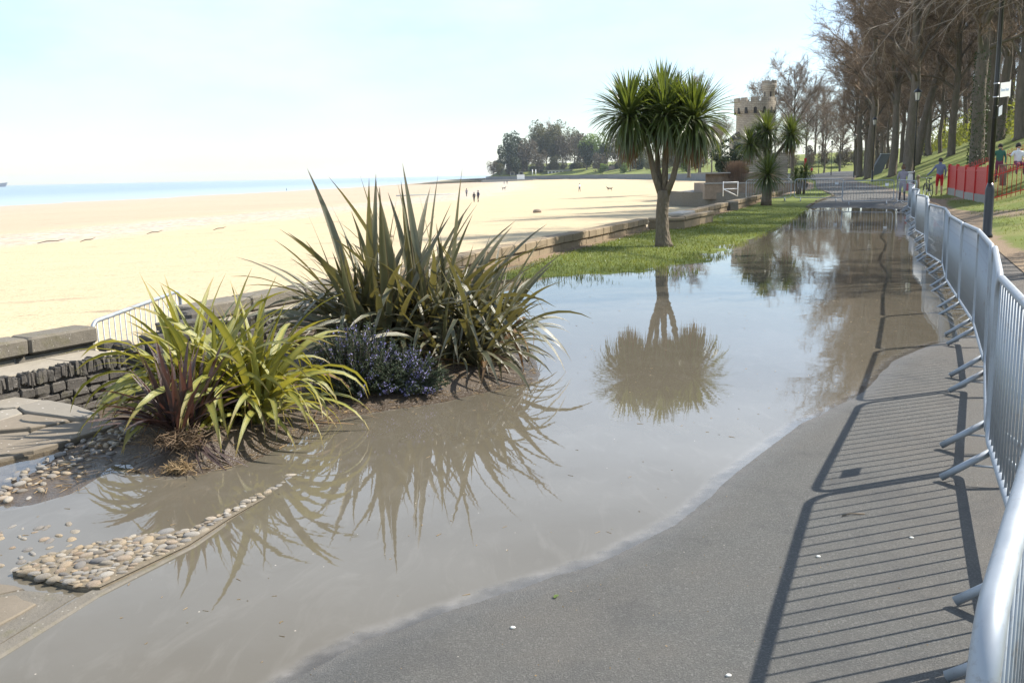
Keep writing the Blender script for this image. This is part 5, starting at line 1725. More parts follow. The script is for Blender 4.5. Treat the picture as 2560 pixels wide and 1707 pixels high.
for (x_, y_, k) in ((50, 112, 5), (54, 105, 5), (57, 98, 0), (62, 120, 5), (48, 78, 5), (52, 84, 2), (46, 68, 5), (55, 72, 1), (40, 58, 5), (45, 54, 3), (52, 60, 5), (64, 92, 3), (70, 108, 5), (66, 140, 1), (74, 150, 5), (80, 165, 3), (60, 62, 2), (38, 46, 5), (72, 128, 2), (86, 182, 0), (92, 200, 5), (58, 148, 5), (35, 52, 2), (66, 80, 0), (78, 118, 1), (84, 140, 0), (92, 160, 2), (70, 172, 1), (78, 186, 3), (88, 196, 0), (96, 215, 1), (104, 228, 3), (92, 214, 2), (104, 246, 1), (112, 262, 0), (118, 240, 2), (100, 180, 3), (110, 205, 1), (122, 268, 3), (108, 280, 2), (128, 300, 0), (118, 310, 1), (138, 290, 3), (126, 250, 0), (66, 160, 5), (54, 124, 2), (60, 106, 3), (70, 100, 1), (86, 128, 3), (94, 142, 1)):
    if (x_ - 6) / y_ < 0.56: plant_tree(x_, y_, k, LW, 'bare trees in the wood', random.uniform(0.85, 1.1))
for (x_, y_, k) in ((28, 42.5, 0), (24, 33.5, 2)):
    plant_tree(x_, y_, k, 'bare tree on the bank right of the red railings', 'bare trees right of the railings', random.uniform(0.8, 1.0))
LF = 'bare tree closing the view where the path runs into the wood'
for (x_, y_, k) in ((96, 330, 0), (104, 338, 1), (112, 345, 3), (121, 350, 2), (130, 348, 0), (140, 352, 1), (118, 372, 3), (100, 362, 2), (90, 352, 3), (108, 315, 0), (98, 300, 2)):
    plant_tree(x_, y_, k, LF, 'bare trees at the end of the path', random.uniform(0.85, 1.1), z=max(0.2, min(headland_z(x_, y_), 5.0)) if y_ > 325 else 0.3)
for k in range(16):
    x_, y_ = 92 + k * 3.4 + random.uniform(-1, 1), random.uniform(322, 345)
    leafy_brush.append((x_, y_, random.uniform(0.28, 0.45)))
# trees seaward of the far path, round the tower
plant_tree(43.2, 147.0, 6, 'bare forked tree rising directly behind the tower turret', None, 1.2, 1.5)
plant_tree(29.5, 158.0, 6, 'pale bare tree whose twigs spread left of the tower battlements', None, 1.1, 0.3, z=0.8)
for (x_, y_, s_) in ((46, 345, 1.2), (50, 362, 1.1), (47, 328, 1.1), (54, 352, 1.3), (60, 372, 1.25), (51, 390, 1.2)):
    plant_tree(x_ + 22, y_, 6, 'pale bare tree on the grass slope between the palm and the tower', 'pale bare trees on the slope', s_, z=max(1.2, headland_z(x_ + 22, y_)))

# a nearer tree beside the path reaches over it with long pale boughs
root = empty('overhanging_tree', (15.6, 17.0, hz(15.6, 17.0) - 0.1))
tag(root, 'near bare tree right of the barriers with pale drooping twigs over the path', 'tree')
mbk, V, F = bare_tree(seed=77, Ht=8.5, r0=0.28, start=3.6, spread=7.4, nl=13, nsub=10, ntw=6, ntl=4, droop=0.6, up=-1.35, twig_r=0.0075, az_bias=(R(168), 0.40), lim_rad=0.32)
mbk.build('trunk', M['bark'], root, True)
link('crown', np_mesh('crown', V, F, M['pale_twig']), root)
mbk, V, F = bare_tree(seed=78, Ht=9.5, r0=0.2, start=6.0, spread=10.5, nl=6, nsub=12, ntw=6, ntl=4, droop=0.5, up=-1.1, twig_r=0.0048, az_bias=(R(158), 0.22), lim_rad=0.42)
mbk.build('bough', M['bark'], root, True)
link('bough_twigs', np_mesh('bough_twigs', V, F, M['pale_twig']), root)

# spring-green undergrowth closing the view under the trees
r_ = np.random.default_rng(8)
n = 120000
y = r_.uniform(35, 235, n)
ex = np.interp(y, PR[:, 1], PR[:, 0])
rr_ = 12 + 37 * r_.uniform(0, 1, n) ** 0.8
x = ex + rr_
cl = lumps(x, y, 0.22) + 0.5 * lumps(x, y, 0.8, 3.0)
k = cl > -0.25
x, y, rr_, cl = x[k], y[k], rr_[k], cl[k]
z = height(x, y) + r_.uniform(0, 1, len(x)) ** 1.3 * (1.0 + np.clip(cl + 0.4, 0, 1.4) * 4.2)
V, F = scatter_tris(np.stack([x, y, z], 1), 0.20, r_)
o = link('undergrowth', np_mesh('undergrowth', V, F, M['spring_leaf']))
tag(o, 'yellow green spring undergrowth under the bare trees on the bank', 'undergrowth', kind='stuff')
# bramble and stems in the far wood
n = 26000
y = r_.uniform(60, 330, n)
ex = np.interp(y, PR[:, 1], PR[:, 0]); x = ex + 20 + 60 * r_.uniform(0, 1, n)
z = height(x, y)
P0 = np.stack([x, y, z], 1)
P1 = P0 + np.stack([r_.normal(0, 0.7, n), r_.normal(0, 0.7, n), r_.uniform(2, 9, n)], 1)
V, F = prisms(P0, P1, np.full(n, 0.035), np.full(n, 0.01))
o = link('thicket', np_mesh('thicket', V, F, M['twig']))
tag(o, 'thicket of thin brown saplings filling the wood behind the trees', 'thicket', kind='stuff')

# ------------------------------------------------------------------ leafy crowns for the headland
def leafy(seed, Hh, rx, ry, start, n, size, lobes, mat, trunk_r=0.3):
    r_ = np.random.default_rng(seed)
    C = []
    for k in range(lobes):
        t = r_.uniform(0, 6.283)
        rad = r_.uniform(0, 0.65)
        c = np.array([math.cos(t) * rad * rx, math.sin(t) * rad * ry, start + (Hh - start) * r_.uniform(0.25, 0.85)])
        s = r_.uniform(0.30, 0.50)
        m = n // lobes
        d = unit(r_.normal(size=(m, 3))) * (r_.uniform(0.45, 1.0, m) ** 0.5)[:, None]
        C.append(c + d * np.array([rx * s, ry * s, (Hh - start) * s * 0.62]))
    C = np.concatenate(C)
    V, F = scatter_tris(C, size, r_)
    t = MB()
    t.tube([(0, 0, 0), (0.1, 0, start), (0.0, 0.1, Hh * 0.7)], [trunk_r * 1.2, trunk_r, trunk_r * 0.3], 7)
    return t.mesh('trunk', M['bark'], True), np_mesh('crown', V, F, M[mat])
LEAFY = dict(ever=leafy(1, 17, 7.5, 7, 1.5, 3600, 0.50, 16, 'evergreen_leaf'), ever2=leafy(2, 14, 6.5, 6, 1.0, 3000, 0.50, 13, 'evergreen_leaf'), olive=leafy(3, 18, 9, 7, 2.0, 3200, 0.45, 18, 'olive_leaf'),
             brown=leafy(4, 15, 7, 6, 1.5, 2600, 0.42, 16, 'brown_leaf'), fresh=leafy(5, 15, 7, 6, 2.0, 2600, 0.45, 14, 'fresh_leaf'), shrub=leafy(6, 4, 3, 2.5, 0.2, 900, 0.3, 8, 'fresh_leaf', 0.1), dark_shrub=leafy(7, 5, 3.2, 3, 0.2, 1200, 0.25, 9, 'evergreen_leaf', 0.1))
def leafy_tree(kind, x, y, z, sc, label, group=None, cat='tree', name='broad_tree'):
    root = empty(name, (x, y, z), random.uniform(0, 6.28))
    root.scale = (sc, sc, sc)
    tag(root, label, cat, group)
    link('trunk', LEAFY[kind][0], root)
    link('crown', LEAFY[kind][1], root)
for (x_, y_, s_) in leafy_brush:
    leafy_tree('brown', x_, y_, max(0.2, min(headland_z(x_, y_), 5.0)) - 0.3, s_, 'brown brush under the bare trees at the end of the path', 'brush at the end of the path', 'shrub', 'brush')
GH = 'trees on the headland'
def hl(px, D): return (px - 1280) / 2342.0 * D
for (px, D, kind, sc, lab) in (
    (1243, 655, 'brown', 0.55, 'small sparse brown tree at the very tip of the headland'), (1256, 660, 'ever2', 0.62, 'small dark evergreen near the tip of the headland'),
    (1283, 662, 'ever', 1.00, 'round dark evergreen at the seaward end of the headland wood'), (1305, 670, 'ever', 1.30, 'tallest round dark evergreen on the headland'),
    (1296, 648, 'ever2', 0.8, 'low dark evergreen in front of the tall round one on the headland'), (1325, 664, 'brown', 1.15, 'brown headland tree right of the dark evergreens'),
    (1352, 690, 'olive', 1.40, 'broad olive headland tree behind the cafe wall posts'), (1354, 652, 'brown', 0.85, 'lower brown headland tree above the white posts'),
    (1384, 690, 'ever', 1.12, 'dark evergreen in the middle of the headland wood'), (1398, 680, 'olive', 1.35, 'olive headland tree behind the cafe roof'), (1420, 672, 'brown', 1.1, 'brown headland tree right of the cafe'),
    (1440, 690, 'olive', 1.15, 'pale olive tree under the gap in the headland wood'), (1470, 640, 'ever2', 1.15, 'grey green tree on the headland beside the fresh green one'), (1462, 660, 'brown', 1.3, 'tall brown tree on the headland behind the grey green one'),
    (1488, 640, 'fresh', 1.25, 'fresh green tree standing out in the headland wood'), (1515, 610, 'ever2', 1.0, 'dark green tree right of the fresh green one'), (1500, 590, 'brown', 0.7, 'low brown tree on the headland shore'),
    (1545, 600, 'brown', 1.1, 'brown tree on the bay shore seen beyond the palm'), (1575, 560, 'brown', 1.0, 'brown tree behind the palm leaves on the bay'), (1600, 560, 'olive', 0.9, 'olive tree behind the palm trunk on the bay'),
    (1690, 470, 'brown', 0.95, 'brown tree on the bay shore right of the palm'), (1720, 450, 'olive', 0.8, 'olive tree on the bay shore right of the palm'), (1745, 420, 'brown', 0.95, 'brown tree on the bay shore close to the tower')):
    leafy_tree(kind, hl(px, D), D, max(1.0, headland_z(hl(px, D), D)) - 0.3, sc * 1.22, lab, GH)
for k in range(26):
    px = 1262 + k * 19 + random.uniform(-6, 6)
    D = 655 - max(0, px - 1480) * 0.9 + random.uniform(-6, 10)
    leafy_tree(random.choice(('brown', 'olive', 'ever2', 'brown')), hl(px, D), D, 0.6, random.uniform(0.5, 0.75), 'low tree filling the foot of the headland wood', GH)
for (px, D, sc) in ((1388, 700, 1.55), (1372, 705, 1.35), (1412, 695, 1.2)):
    plant_tree(hl(px, D), D, 6, 'tall bare domed tree above the headland wood', 'bare trees above the headland wood', sc * 1.5, z=4.0)
for (px, D, lab) in ((1508, 560, 'pale green shrub by a low roof on the headland shore'), (1560, 540, 'green shrub on the bay shore left of the palm trunk'), (1712, 400, 'bluish shrub on the bay shore right of the palm')):
    leafy_tree('shrub', hl(px, D), D, 1.0, 1.6, lab, GH, 'shrub', 'shore_shrub')
# ------------------------------------------------------------------ headland sea front
fw = empty('bay_wall', (0, 0, 0))
tag(fw, 'long dark sea wall that rims the bay below the headland wood', 'wall')
lpw = [(58, 195), (66, 290), (66, 380), (57, 550), (40, 615), (18, 636), (-15, 646)]
for a, c in zip(lpw[:-1], lpw[1:]):
    (dx, dy), L, ang = along(a, c)
    b = MB()
    b.box(((a[0] + c[0]) / 2 - dy * 0.4, (a[1] + c[1]) / 2 + dx * 0.4, -0.85), (L, 0.9, 3.5), ang)
    b.build('wall_length', M['blue_grey_wall'], fw)
b = MB()
b.prism([(-18, 640), (-15, 655), (20, 648), (26, 634), (16, 629)], -3.0, -1.2)
b.build('lower_apron', M['concrete'], fw)
b = MB()
b.box((8, 634.5, 0.3), (5, 0.6, 3.0), 0)
b.build('white_panel', M['white_paint'], fw)
cafe = empty('cafe', (hl(1402, 648), 648, 1.2))
tag(cafe, 'low white cafe with a flat roof on the headland front', 'building')
b = MB(); b.box((0, 0, 1.4), (15, 6, 2.8)); b.build('wall', M['white_paint'], cafe)
b = MB(); b.box((0, -0.4, 3.05), (18.5, 8, 0.35)); b.build('roof', M['concrete'], cafe)
for k in range(6):
    b = MB(); b.box((-6 + 2.4 * k, -3.02, 1.5), (1.5, 0.12, 1.6)); b.build('window', M['blue_grey_wall'], cafe)
shel = empty('shelter', (hl(1300, 650), 650, 1.2))
tag(shel, 'small pale shelter left of the cafe on the headland front', 'building')
b = MB(); b.box((0, 0, 1.3), (9, 4, 2.6)); b.build('wall', M['concrete'], shel)
b = MB(); b.box((0, -0.3, 2.8), (10.5, 5, 0.35)); b.build('roof', M['slate_roof'], shel)
for k in range(3):
    b = MB(); b.box((-3 + 3 * k, -2.02, 1.3), (1.8, 0.12, 1.7)); b.build('opening', M['opening'], shel)
hut = empty('beach_house', (hl(1522, 600), 600, 1.2))
tag(hut, 'low house with a pale roof among shrubs on the headland shore', 'building')
b = MB(); b.box((0, 0, 1.4), (12, 6, 2.8)); b.build('wall', M['concrete'], hut)
b = MB(); b.add([(-6.5, -3.5, 2.8), (6.5, -3.5, 2.8), (6.5, 3.5, 2.8), (-6.5, 3.5, 2.8), (-6, 0, 4.6), (6, 0, 4.6)], [(0, 1, 5, 4), (2, 3, 4, 5), (1, 2, 5), (3, 0, 4), (3, 2, 1, 0)]); b.build('roof', M['brick_wall'], hut)
for k in range(3):
    b = MB(); b.box((-3.5 + 3.5 * k, -3.03, 1.5), (1.3, 0.12, 1.3)); b.build('window', M['opening'], hut)
for px in (1338, 1346):
    o = empty('white_post', (hl(px, 642), 642, 1.0))
    tag(o, 'white post on the headland front before the cafe', 'post', 'white posts on the headland front')
    b = MB(); b.tube([(0, 0, 0), (0, 0, 3.6)], 0.28, 8); b.build('shaft', M['white_paint'], o, True)
    b = MB(); b.lathe([(0.05, 3.6), (0.4, 3.7), (0.4, 3.85), (0.1, 4.1)], 8); b.build('cap', M['white_paint'], o, True)

# ------------------------------------------------------------------ tower
TW = empty('stone_tower', (31.7, 125.0, 0.1))
TW.scale = (0.93, 0.93, 0.93)
tag(TW, 'round stone tower with battlements and a slim turret by the shore', 'tower')
b = MB()
b.lathe([(3.25, -2.5), (3.15, 0.0), (3.05, 1.2), (2.92, 2.9)], 40)
b.build('battered_base', M['tower_stone'], TW, True)
b = MB()
b.lathe([(2.92, 2.86), (3.02, 2.90), (3.02, 3.02), (2.75, 3.2), (2.48, 4.1), (2.48, 9.1), (2.55, 9.35)], 40)
b.build('shaft', M['tower_stone'], TW, True)
b = MB()
b.lathe([(2.55, 9.3), (2.80, 9.75), (2.80, 10.9), (2.45, 10.9), (2.45, 10.3), (0.02, 10.3)], 40, cap=False)
b.build('parapet', M['tower_stone'], TW)
def arc_block(r0, r1, a0, a1, z0, z1, n=4):
    V, F = [], []
    for i in range(n + 1):
        t = a0 + (a1 - a0) * i / n
        for (r, z) in ((r0, z0), (r1, z0), (r1, z1), (r0, z1)):
            V.append((r * math.cos(t), r * math.sin(t), z))
    for i in range(n):
        for k in range(4):
            F.append((i * 4 + k, i * 4 + (k + 1) % 4, (i + 1) * 4 + (k + 1) % 4, (i + 1) * 4 + k))
    F += [(3, 2, 1, 0), tuple(n * 4 + k for k in range(4))]
    return V, F
for k in range(12):
    m = MB(); m.add(*arc_block(2.45, 2.81, R(30 * k + 4), R(30 * k + 23), 10.88, 11.45)); m.build('merlon', M['tower_stone'], TW)
def niche(mb, ang, r, zc, w, h, d=0.12):
    n = 7
    pts = [(-w / 2, -h / 2), (w / 2, -h / 2)] + [(w / 2 * math.cos(t), h / 2 - w / 2 + w / 2 * math.sin(t)) for t in np.linspace(0, math.pi, n)]
    V = []
    for dd in (0.02, -d):
        for (x_, z_) in pts:
            rx, ry = r + dd, x_
            V.append((rx * math.cos(ang) - ry * math.sin(ang), rx * math.sin(ang) + ry * math.cos(ang), zc + z_))
    m = len(pts)
    mb.add(V, [tuple(range(m)), tuple(reversed(range(m, 2 * m)))] + [(k, m + k, m + (k + 1) % m, (k + 1) % m) for k in range(m)])
for k in range(14):
    m = MB(); niche(m, R(-90 + 25.7 * (k - 6.5)), 2.78, 9.75, 0.42, 0.85); m.build('corbel_arch', M['opening'], TW)
for (ang, r, zc, w, h) in ((-85, 3.06, 1.35, 0.32, 1.1), (-118, 2.48, 6.6, 0.4, 1.2), (-62, 2.48, 7.0, 0.4, 1.2)):
    m = MB(); niche(m, R(ang), r, zc, w, h); m.build('lancet_window', M['opening'], TW)
tur = MB()
tur.lathe([(0.15, 6.1), (0.55, 6.6), (0.62, 7.2), (0.80, 7.9), (0.80, 12.6), (0.98, 12.95), (0.98, 13.35)], 20, (1.85, -0.3, 0))
tu = tur.build('turret', M['tower_stone'], TW, True)
for k in range(8):
    m = MB()
    V, F = arc_block(0.74, 0.99, R(45 * k + 4), R(45 * k + 32), 13.34, 13.72)
    m.add([(v[0] + 1.85, v[1] - 0.3, v[2]) for v in V], F); m.build('merlon', M['tower_stone'], tu)
for ang in (-150, -90, -30):
    m = MB(); niche(m, R(ang), 0.80, 11.6, 0.16, 1.3, 0.1)
    m.v = [v + np.array([1.85, -0.3, 0]) for v in m.v]
    m.build('slit_window', M['opening'], tu)
b = MB(); b.box((3.1, 0.3, 1.6), (2.6, 3.4, 4.6)); b.build('annex', M['tower_stone'], TW)
b = MB(); b.box((3.1, 0.3, 3.97), (2.8, 3.6, 0.15)); b.build('annex_cap', M['tower_stone'], TW)
ori = MB(); ori.box((-2.75, -0.3, 4.9), (1.1, 1.7, 2.1)); ori.add([(-3.3, -1.15, 3.85), (-2.2, -1.15, 3.85), (-2.2, 0.55, 3.85), (-3.3, 0.55, 3.85), (-2.35, -0.6, 3.1), (-2.2, -0.6, 3.1), (-2.2, 0.0, 3.1), (-2.35, 0.0, 3.1)], [(0, 1, 5, 4), (1, 2, 6, 5), (2, 3, 7, 6), (3, 0, 4, 7), (4, 5, 6, 7)])
oo = ori.build('oriel', M['tower_stone'], TW)
b = MB(); b.add([(-3.6, -1.4, 5.93), (-2.1, -1.4, 5.93), (-2.1, 0.8, 5.93), (-3.6, 0.8, 5.93), (-2.15, -0.9, 7.2), (-2.1, -0.9, 7.2), (-2.1, 0.3, 7.2), (-2.15, 0.3, 7.2)], [(3, 2, 1, 0), (0, 1, 5, 4), (1, 2, 6, 5), (2, 3, 7, 6), (3, 0, 4, 7), (4, 5, 6, 7)]); b.build('oriel_roof', M['slate_roof'], oo)
b = MB(); b.box((-2.85, -1.16, 5.0), (0.5, 0.06, 1.3)); b.build('oriel_window', M['opening'], oo)

# terrace, slipway and brick planter below the tower
slip = empty('slipway', (0, 0, 0))
tag(slip, 'grey stone slipway and terrace jutting onto the sand below the tower', 'slipway')
b = MB(); b.prism([(17.2, 103), (17.6, 97.5), (21.5, 84), (24.0, 77.4), (34, 105), (46, 150), (38, 152), (29, 140), (24.5, 122)], -2.8, -0.45); b.build('terrace', M['concrete'], slip)
b = MB(); b.prism([(17.0, 103.2), (17.5, 97.2), (21.4, 83.8), (21.9, 84.0), (18.2, 97.6), (17.6, 103)], -2.8, -0.30); b.build('edge_course', M['weathered_stone'], slip)
plt = empty('planter_wall', (0, 0, 0))
tag(plt, 'brick planter wall with a red end below the tower', 'planter')
b = MB(); b.prism([(18.5, 91), (25.5, 86.5), (30, 100), (20, 104)], -0.9, 0.52); b.build('wall', M['brick_wall'], plt)
b = MB(); b.prism([(18.4, 90.9), (25.6, 86.3), (25.8, 86.8), (18.6, 91.4)], 0.52, 0.64); b.build('coping', M['concrete'], plt)
upl = empty('planter_wall', (0, 0, 0))
tag(upl, 'upper planter wall with a flat coping at the left of the tower foot', 'planter')
b = MB(); b.prism([(20.0, 98), (26, 96), (31, 112), (23, 112)], -0.5, 1.45); b.build('wall', M['brick_wall'], upl)
b = MB(); b.prism([(19.0, 97.6), (22.2, 96.6), (22.6, 97.6), (19.2, 98.6)], 1.45, 1.58); b.build('coping', M['concrete'], upl)
for (x_, y_, z_, sc, kind, lab) in ((22.0, 99.0, 1.3, 0.55, 'dark_shrub', 'dark shrub on the planter left of the tower foot'), (25.8, 113, 0.3, 0.95, 'dark_shrub', 'tall dark bush beside the tower left of its base'), (24.2, 99.5, 1.0, 0.3, 'shrub', 'small green shrub at the tower foot')):
    leafy_tree(kind, x_, y_, z_, sc, lab, None, 'shrub', 'planter_shrub')
r_ = np.random.default_rng(4)
n = 1500
P0 = np.stack([r_.normal(0, 0.35, n), r_.normal(0, 0.3, n), np.zeros(n)], 1)
P1 = P0 + np.stack([r_.normal(0, 0.35, n), r_.normal(0, 0.3, n), r_.uniform(1.0, 2.2, n)], 1)
V, F = prisms(P0, P1, np.full(n, 0.02), np.full(n, 0.006))
o = link('plume_grass', np_mesh('plume_grass', V, F, M['plume']), None, (23.1, 97.4, 0.55))
tag(o, 'tan feathery grass clump on the planter before the tower', 'grass')

# ------------------------------------------------------------------ street lamps
def lamp_proto():
    root = empty('street_lamp')
    b = MB(); b.lathe([(0.12, 0), (0.12, 0.06), (0.098, 0.10), (0.098, 1.06), (0.085, 1.12), (0.058, 1.22)], 18); b.build('base', M['black_paint'], root, True)
    b = MB(); b.lathe([(0.055, 1.18), (0.050, 3.5), (0.042, 5.72), (0.06, 5.75), (0.06, 5.8)], 14); b.build('post', M['black_paint'], root, True)
    l_ = empty('lantern', (0, 0, 5.8), 0, root)
    b = MB(); b.lathe([(0.10, 0.0), (0.13, 0.03), (0.21, 0.52)], 6); b.build('glass', M['lamp_glass'], l_)
    b = MB()
    for k in range(6):
        t = R(60 * k)
        b.tube([(0.135 * math.cos(t), 0.135 * math.sin(t), 0.0), (0.222 * math.cos(t), 0.222 * math.sin(t), 0.53)], 0.014, 5)
    b.lathe([(0.11, -0.03), (0.15, -0.02), (0.15, 0.03), (0.11, 0.03)], 12)
    b.build('cage', M['black_paint'], l_)
    b = MB(); b.lathe([(0.25, 0.52), (0.27, 0.55), (0.20, 0.66), (0.10, 0.74), (0.05, 0.78), (0.03, 0.86), (0.012, 0.96)], 12); b.build('hood', M['black_paint'], l_, True)
    return root
LP = lamp_proto()
tag(LP, 'black lamp post in the front with a white finger sign', 'street lamp', 'black street lamps along the path')
LP.location = (10.78, 21.55, hz(10.95, 21.55) + 0.10)
labs = ['black street lamp just behind the woman in grey', 'black street lamp by the close pair of bare trees', 'black street lamp before the dark slanted slab', 'slim black street lamp far along the path', 'small distant black street lamp at the path bend', 'farthest black street lamp where the path meets the wood']
for (x_, y_), lab in zip(((27.3, 65.0), (38.1, 101), (51.9, 145), (62.5, 187), (74.2, 231), (88.5, 284)), labs):
    c = copy_tree(LP)
    c.location = (x_, y_, hz(x_, y_))
    c['label'] = lab
sg = empty('finger_sign', (10.78, 21.55, 0))
tag(sg, 'white finger sign with faint blue lettering fixed to the black post', 'sign')
zsg = 3.36
b = MB()
ft_ = [(0.03, -0.155), (0.455, -0.155), (0.50, -0.20), (0.50, 0.20), (0.455, 0.155), (0.03, 0.155)]
ang = R(38)
def face(pts, d0, d1):
    V = [(p[0] * math.cos(ang) - d * math.sin(ang) * -1, p[0] * math.sin(ang) + d * -math.cos(ang), zsg + p[1] + 0.10 * p[0]) for d in (d0, d1) for p in pts]
    m = len(pts)
    return V, [tuple(range(m)), tuple(reversed(range(m, 2 * m)))] + [(k, m + k, m + (k + 1) % m, (k + 1) % m) for k in range(m)]
V, F = face(ft_, 0.075, 0.065); b.add(V, F); b.build('blade', M['white_paint'], sg)
for i, (x0, wd) in enumerate(((0.07, 0.022), (0.105, 0.02), (0.14, 0.02), (0.175, 0.02), (0.21, 0.024), (0.27, 0.022), (0.305, 0.018), (0.335, 0.02), (0.365, 0.02), (0.395, 0.018))):
    m = MB(); hh_ = 0.045 if i in (0, 5) else 0.03
    V, F = face([(x0, -0.03), (x0 + wd, -0.03), (x0 + wd, -0.03 + hh_ * 1.5), (x0, -0.03 + hh_ * 1.5)], 0.078, 0.074); m.add(V, F); m.build('letter', M['sign_blue_text'], sg)
for z_ in (-0.14, 0.15):
    m = MB(); m.lathe([(0.062, zsg + z_ - 0.012), (0.062, zsg + z_ + 0.012)], 14); m.build('band', M['alloy'], sg, True)
sg2 = empty('small_sign', (10.78, 21.55, 0))
tag(sg2, 'small pale blue notice strapped under the white finger sign', 'sign')
zsg = 2.90
b = MB(); V, F = face([(0.02, -0.10), (0.17, -0.07), (0.17, 0.13), (0.02, 0.09)], 0.075, 0.067); b.add(V, F); b.build('plate', M['plate_grey'], sg2)
for z_ in (-0.13, 0.12):
    m = MB(); m.lathe([(0.062, zsg + z_ - 0.01), (0.062, zsg + z_ + 0.01)], 14); m.build('band', M['black_paint'], sg2, True)

# ------------------------------------------------------------------ red fence and railings
fa, fb_ = (18.9, 38.0), (22.4, 49.0)
(dx, dy), L, ang = along(fa, fb_)
FN = empty('red_fence', (fa[0], fa[1], 0))
tag(FN, 'solid red board fence on a concrete base beside the worn earth', 'fence')
npan = 4
for k in range(npan):
    s0, s1 = L * k / npan, L * (k + 1) / npan
    m_ = (s0 + s1) / 2
    z0 = min(hz(fa[0] + dx * s0, fa[1] + dy * s0), hz(fa[0] + dx * s1, fa[1] + dy * s1))
    m = MB(); m.box((dx * m_, dy * m_, z0 + 0.12), (s1 - s0 - 0.02, 0.10, 0.42), ang); m.build('concrete_base', M['concrete'], FN)
    p_ = empty('panel', (dx * m_, dy * m_, z0 + 0.33), ang, FN)
    nb = 14
    for j in range(nb):
        w_ = (s1 - s0 - 0.06) / nb
        m = MB(); m.box((0, 0, 0.55), (w_ - 0.008, 0.03, 1.10)); 
        m.build('board', M['red_paint'], p_, False, (-(s1 - s0 - 0.06) / 2 + w_ * (j + 0.5), 0, random.uniform(-0.003, 0.003)))
    m = MB(); m.box((0, 0.03, 0.95), (s1 - s0 - 0.02, 0.03, 0.06)); m.build('rail', M['red_paint'], p_)
for k in range(npan + 1):
    s0 = L * k / npan
    m = MB(); z0 = hz(fa[0] + dx * s0, fa[1] + dy * s0)
    m.box((dx * s0, dy * s0, z0 + 0.72), (0.10, 0.14, 1.55), ang); m.build('post', M['red_paint'], FN)
def railing(a, c, label, hgt=1.2, step=0.16, post=1.9):
    (dx, dy), L, ang = along(a, c)
    root = empty('red_railing', (a[0], a[1], 0))
    tag(root, label, 'railing')
    n = int(L / step)
    bb = MB()
    bb.tube([(0, 0, 0), (0, 0, hgt - 0.05), (0.04, 0, hgt), (0.08, 0, hgt - 0.05), (0.08, 0, hgt - 0.22)], 0.011, 6)
    me = bb.mesh('bar', M['red_paint'], True)
    for k in range(n):
        s_ = (k + 0.5) * step
        link('bar', me, root, (dx * s_, dy * s_, hz(a[0] + dx * s_, a[1] + dy * s_)), (0, 0, ang))
    for z_ in (0.16, hgt - 0.24):
        m = MB(); m.tube([(dx * L * t, dy * L * t, hz(a[0] + dx * L * t, a[1] + dy * L * t) + z_) for t in np.linspace(0, 1, 8)], 0.018, 6); m.build('rail', M['red_paint'], root)
    s_ = post
    while s_ < L:
        m = MB(); m.box((dx * s_, dy * s_, hz(a[0] + dx * s_, a[1] + dy * s_) + 0.65), (0.09, 0.09, 1.34), ang); m.build('post', M['red_paint'], root)
        s_ += post
    return root
railing((19.0, 37.9), (25.6, 33.4), 'red bow top railing joining the red board fence', 1.28)
railing((23.0, 49.3), (31.5, 45.0), 'far red railing on the other side of the fenced ground', 1.2)

# dark bollard, dark slanted slab, red marker
o = empty('bollard', (24.3, 57.2, hz(24.3, 57.2)))
tag(o, 'dark wooden bollard on the grass between the woman and the cyclist', 'bollard')
b = MB(); b.lathe([(0.10, 0), (0.10, 0.72), (0.07, 0.76), (0.07, 0.82), (0.11, 0.86), (0.10, 0.97), (0.03, 1.02)], 12); b.build('shaft', M['driftwood'], o, True)
o = empty('leaning_slab', (47.2, 124.0, hz(47.2, 124.0)))
tag(o, 'dark grey slanted slab leaning among the trees by the path', 'slab')
b = MB(); b.add([(-0.9, -0.3, -0.1), (0.5, -0.3, -0.1), (0.5, 0.3, -0.1), (-0.9, 0.3, -0.1), (0.55, -0.2, 2.6), (1.7, -0.2, 2.6), (1.7, 0.25, 2.6), (0.55, 0.25, 2.6)], [(3, 2, 1, 0), (0, 1, 5, 4), (1, 2, 6, 5), (2, 3, 7, 6), (3, 0, 4, 7), (4, 5, 6, 7)]); b.build('stone', M['blue_grey_wall'], o)
b = MB(); b.box((1.12, 0.02, 2.63), (1.2, 0.5, 0.06)); b.build('top_edge', M['plate_grey'], o)
o = empty('red_banner_post', (52.5, 171, 0.3))
tag(o, 'tall narrow red banner on a pole at the far path bend', 'banner')
b = MB(); b.tube([(0, 0, 0), (0, 0, 3.9)], 0.05, 6); b.build('pole', M['black_paint'], o, True)
b = MB(); b.box((0.0, -0.08, 2.2), (0.42, 0.05, 2.2)); b.build('banner', M['red_cloth'], o)

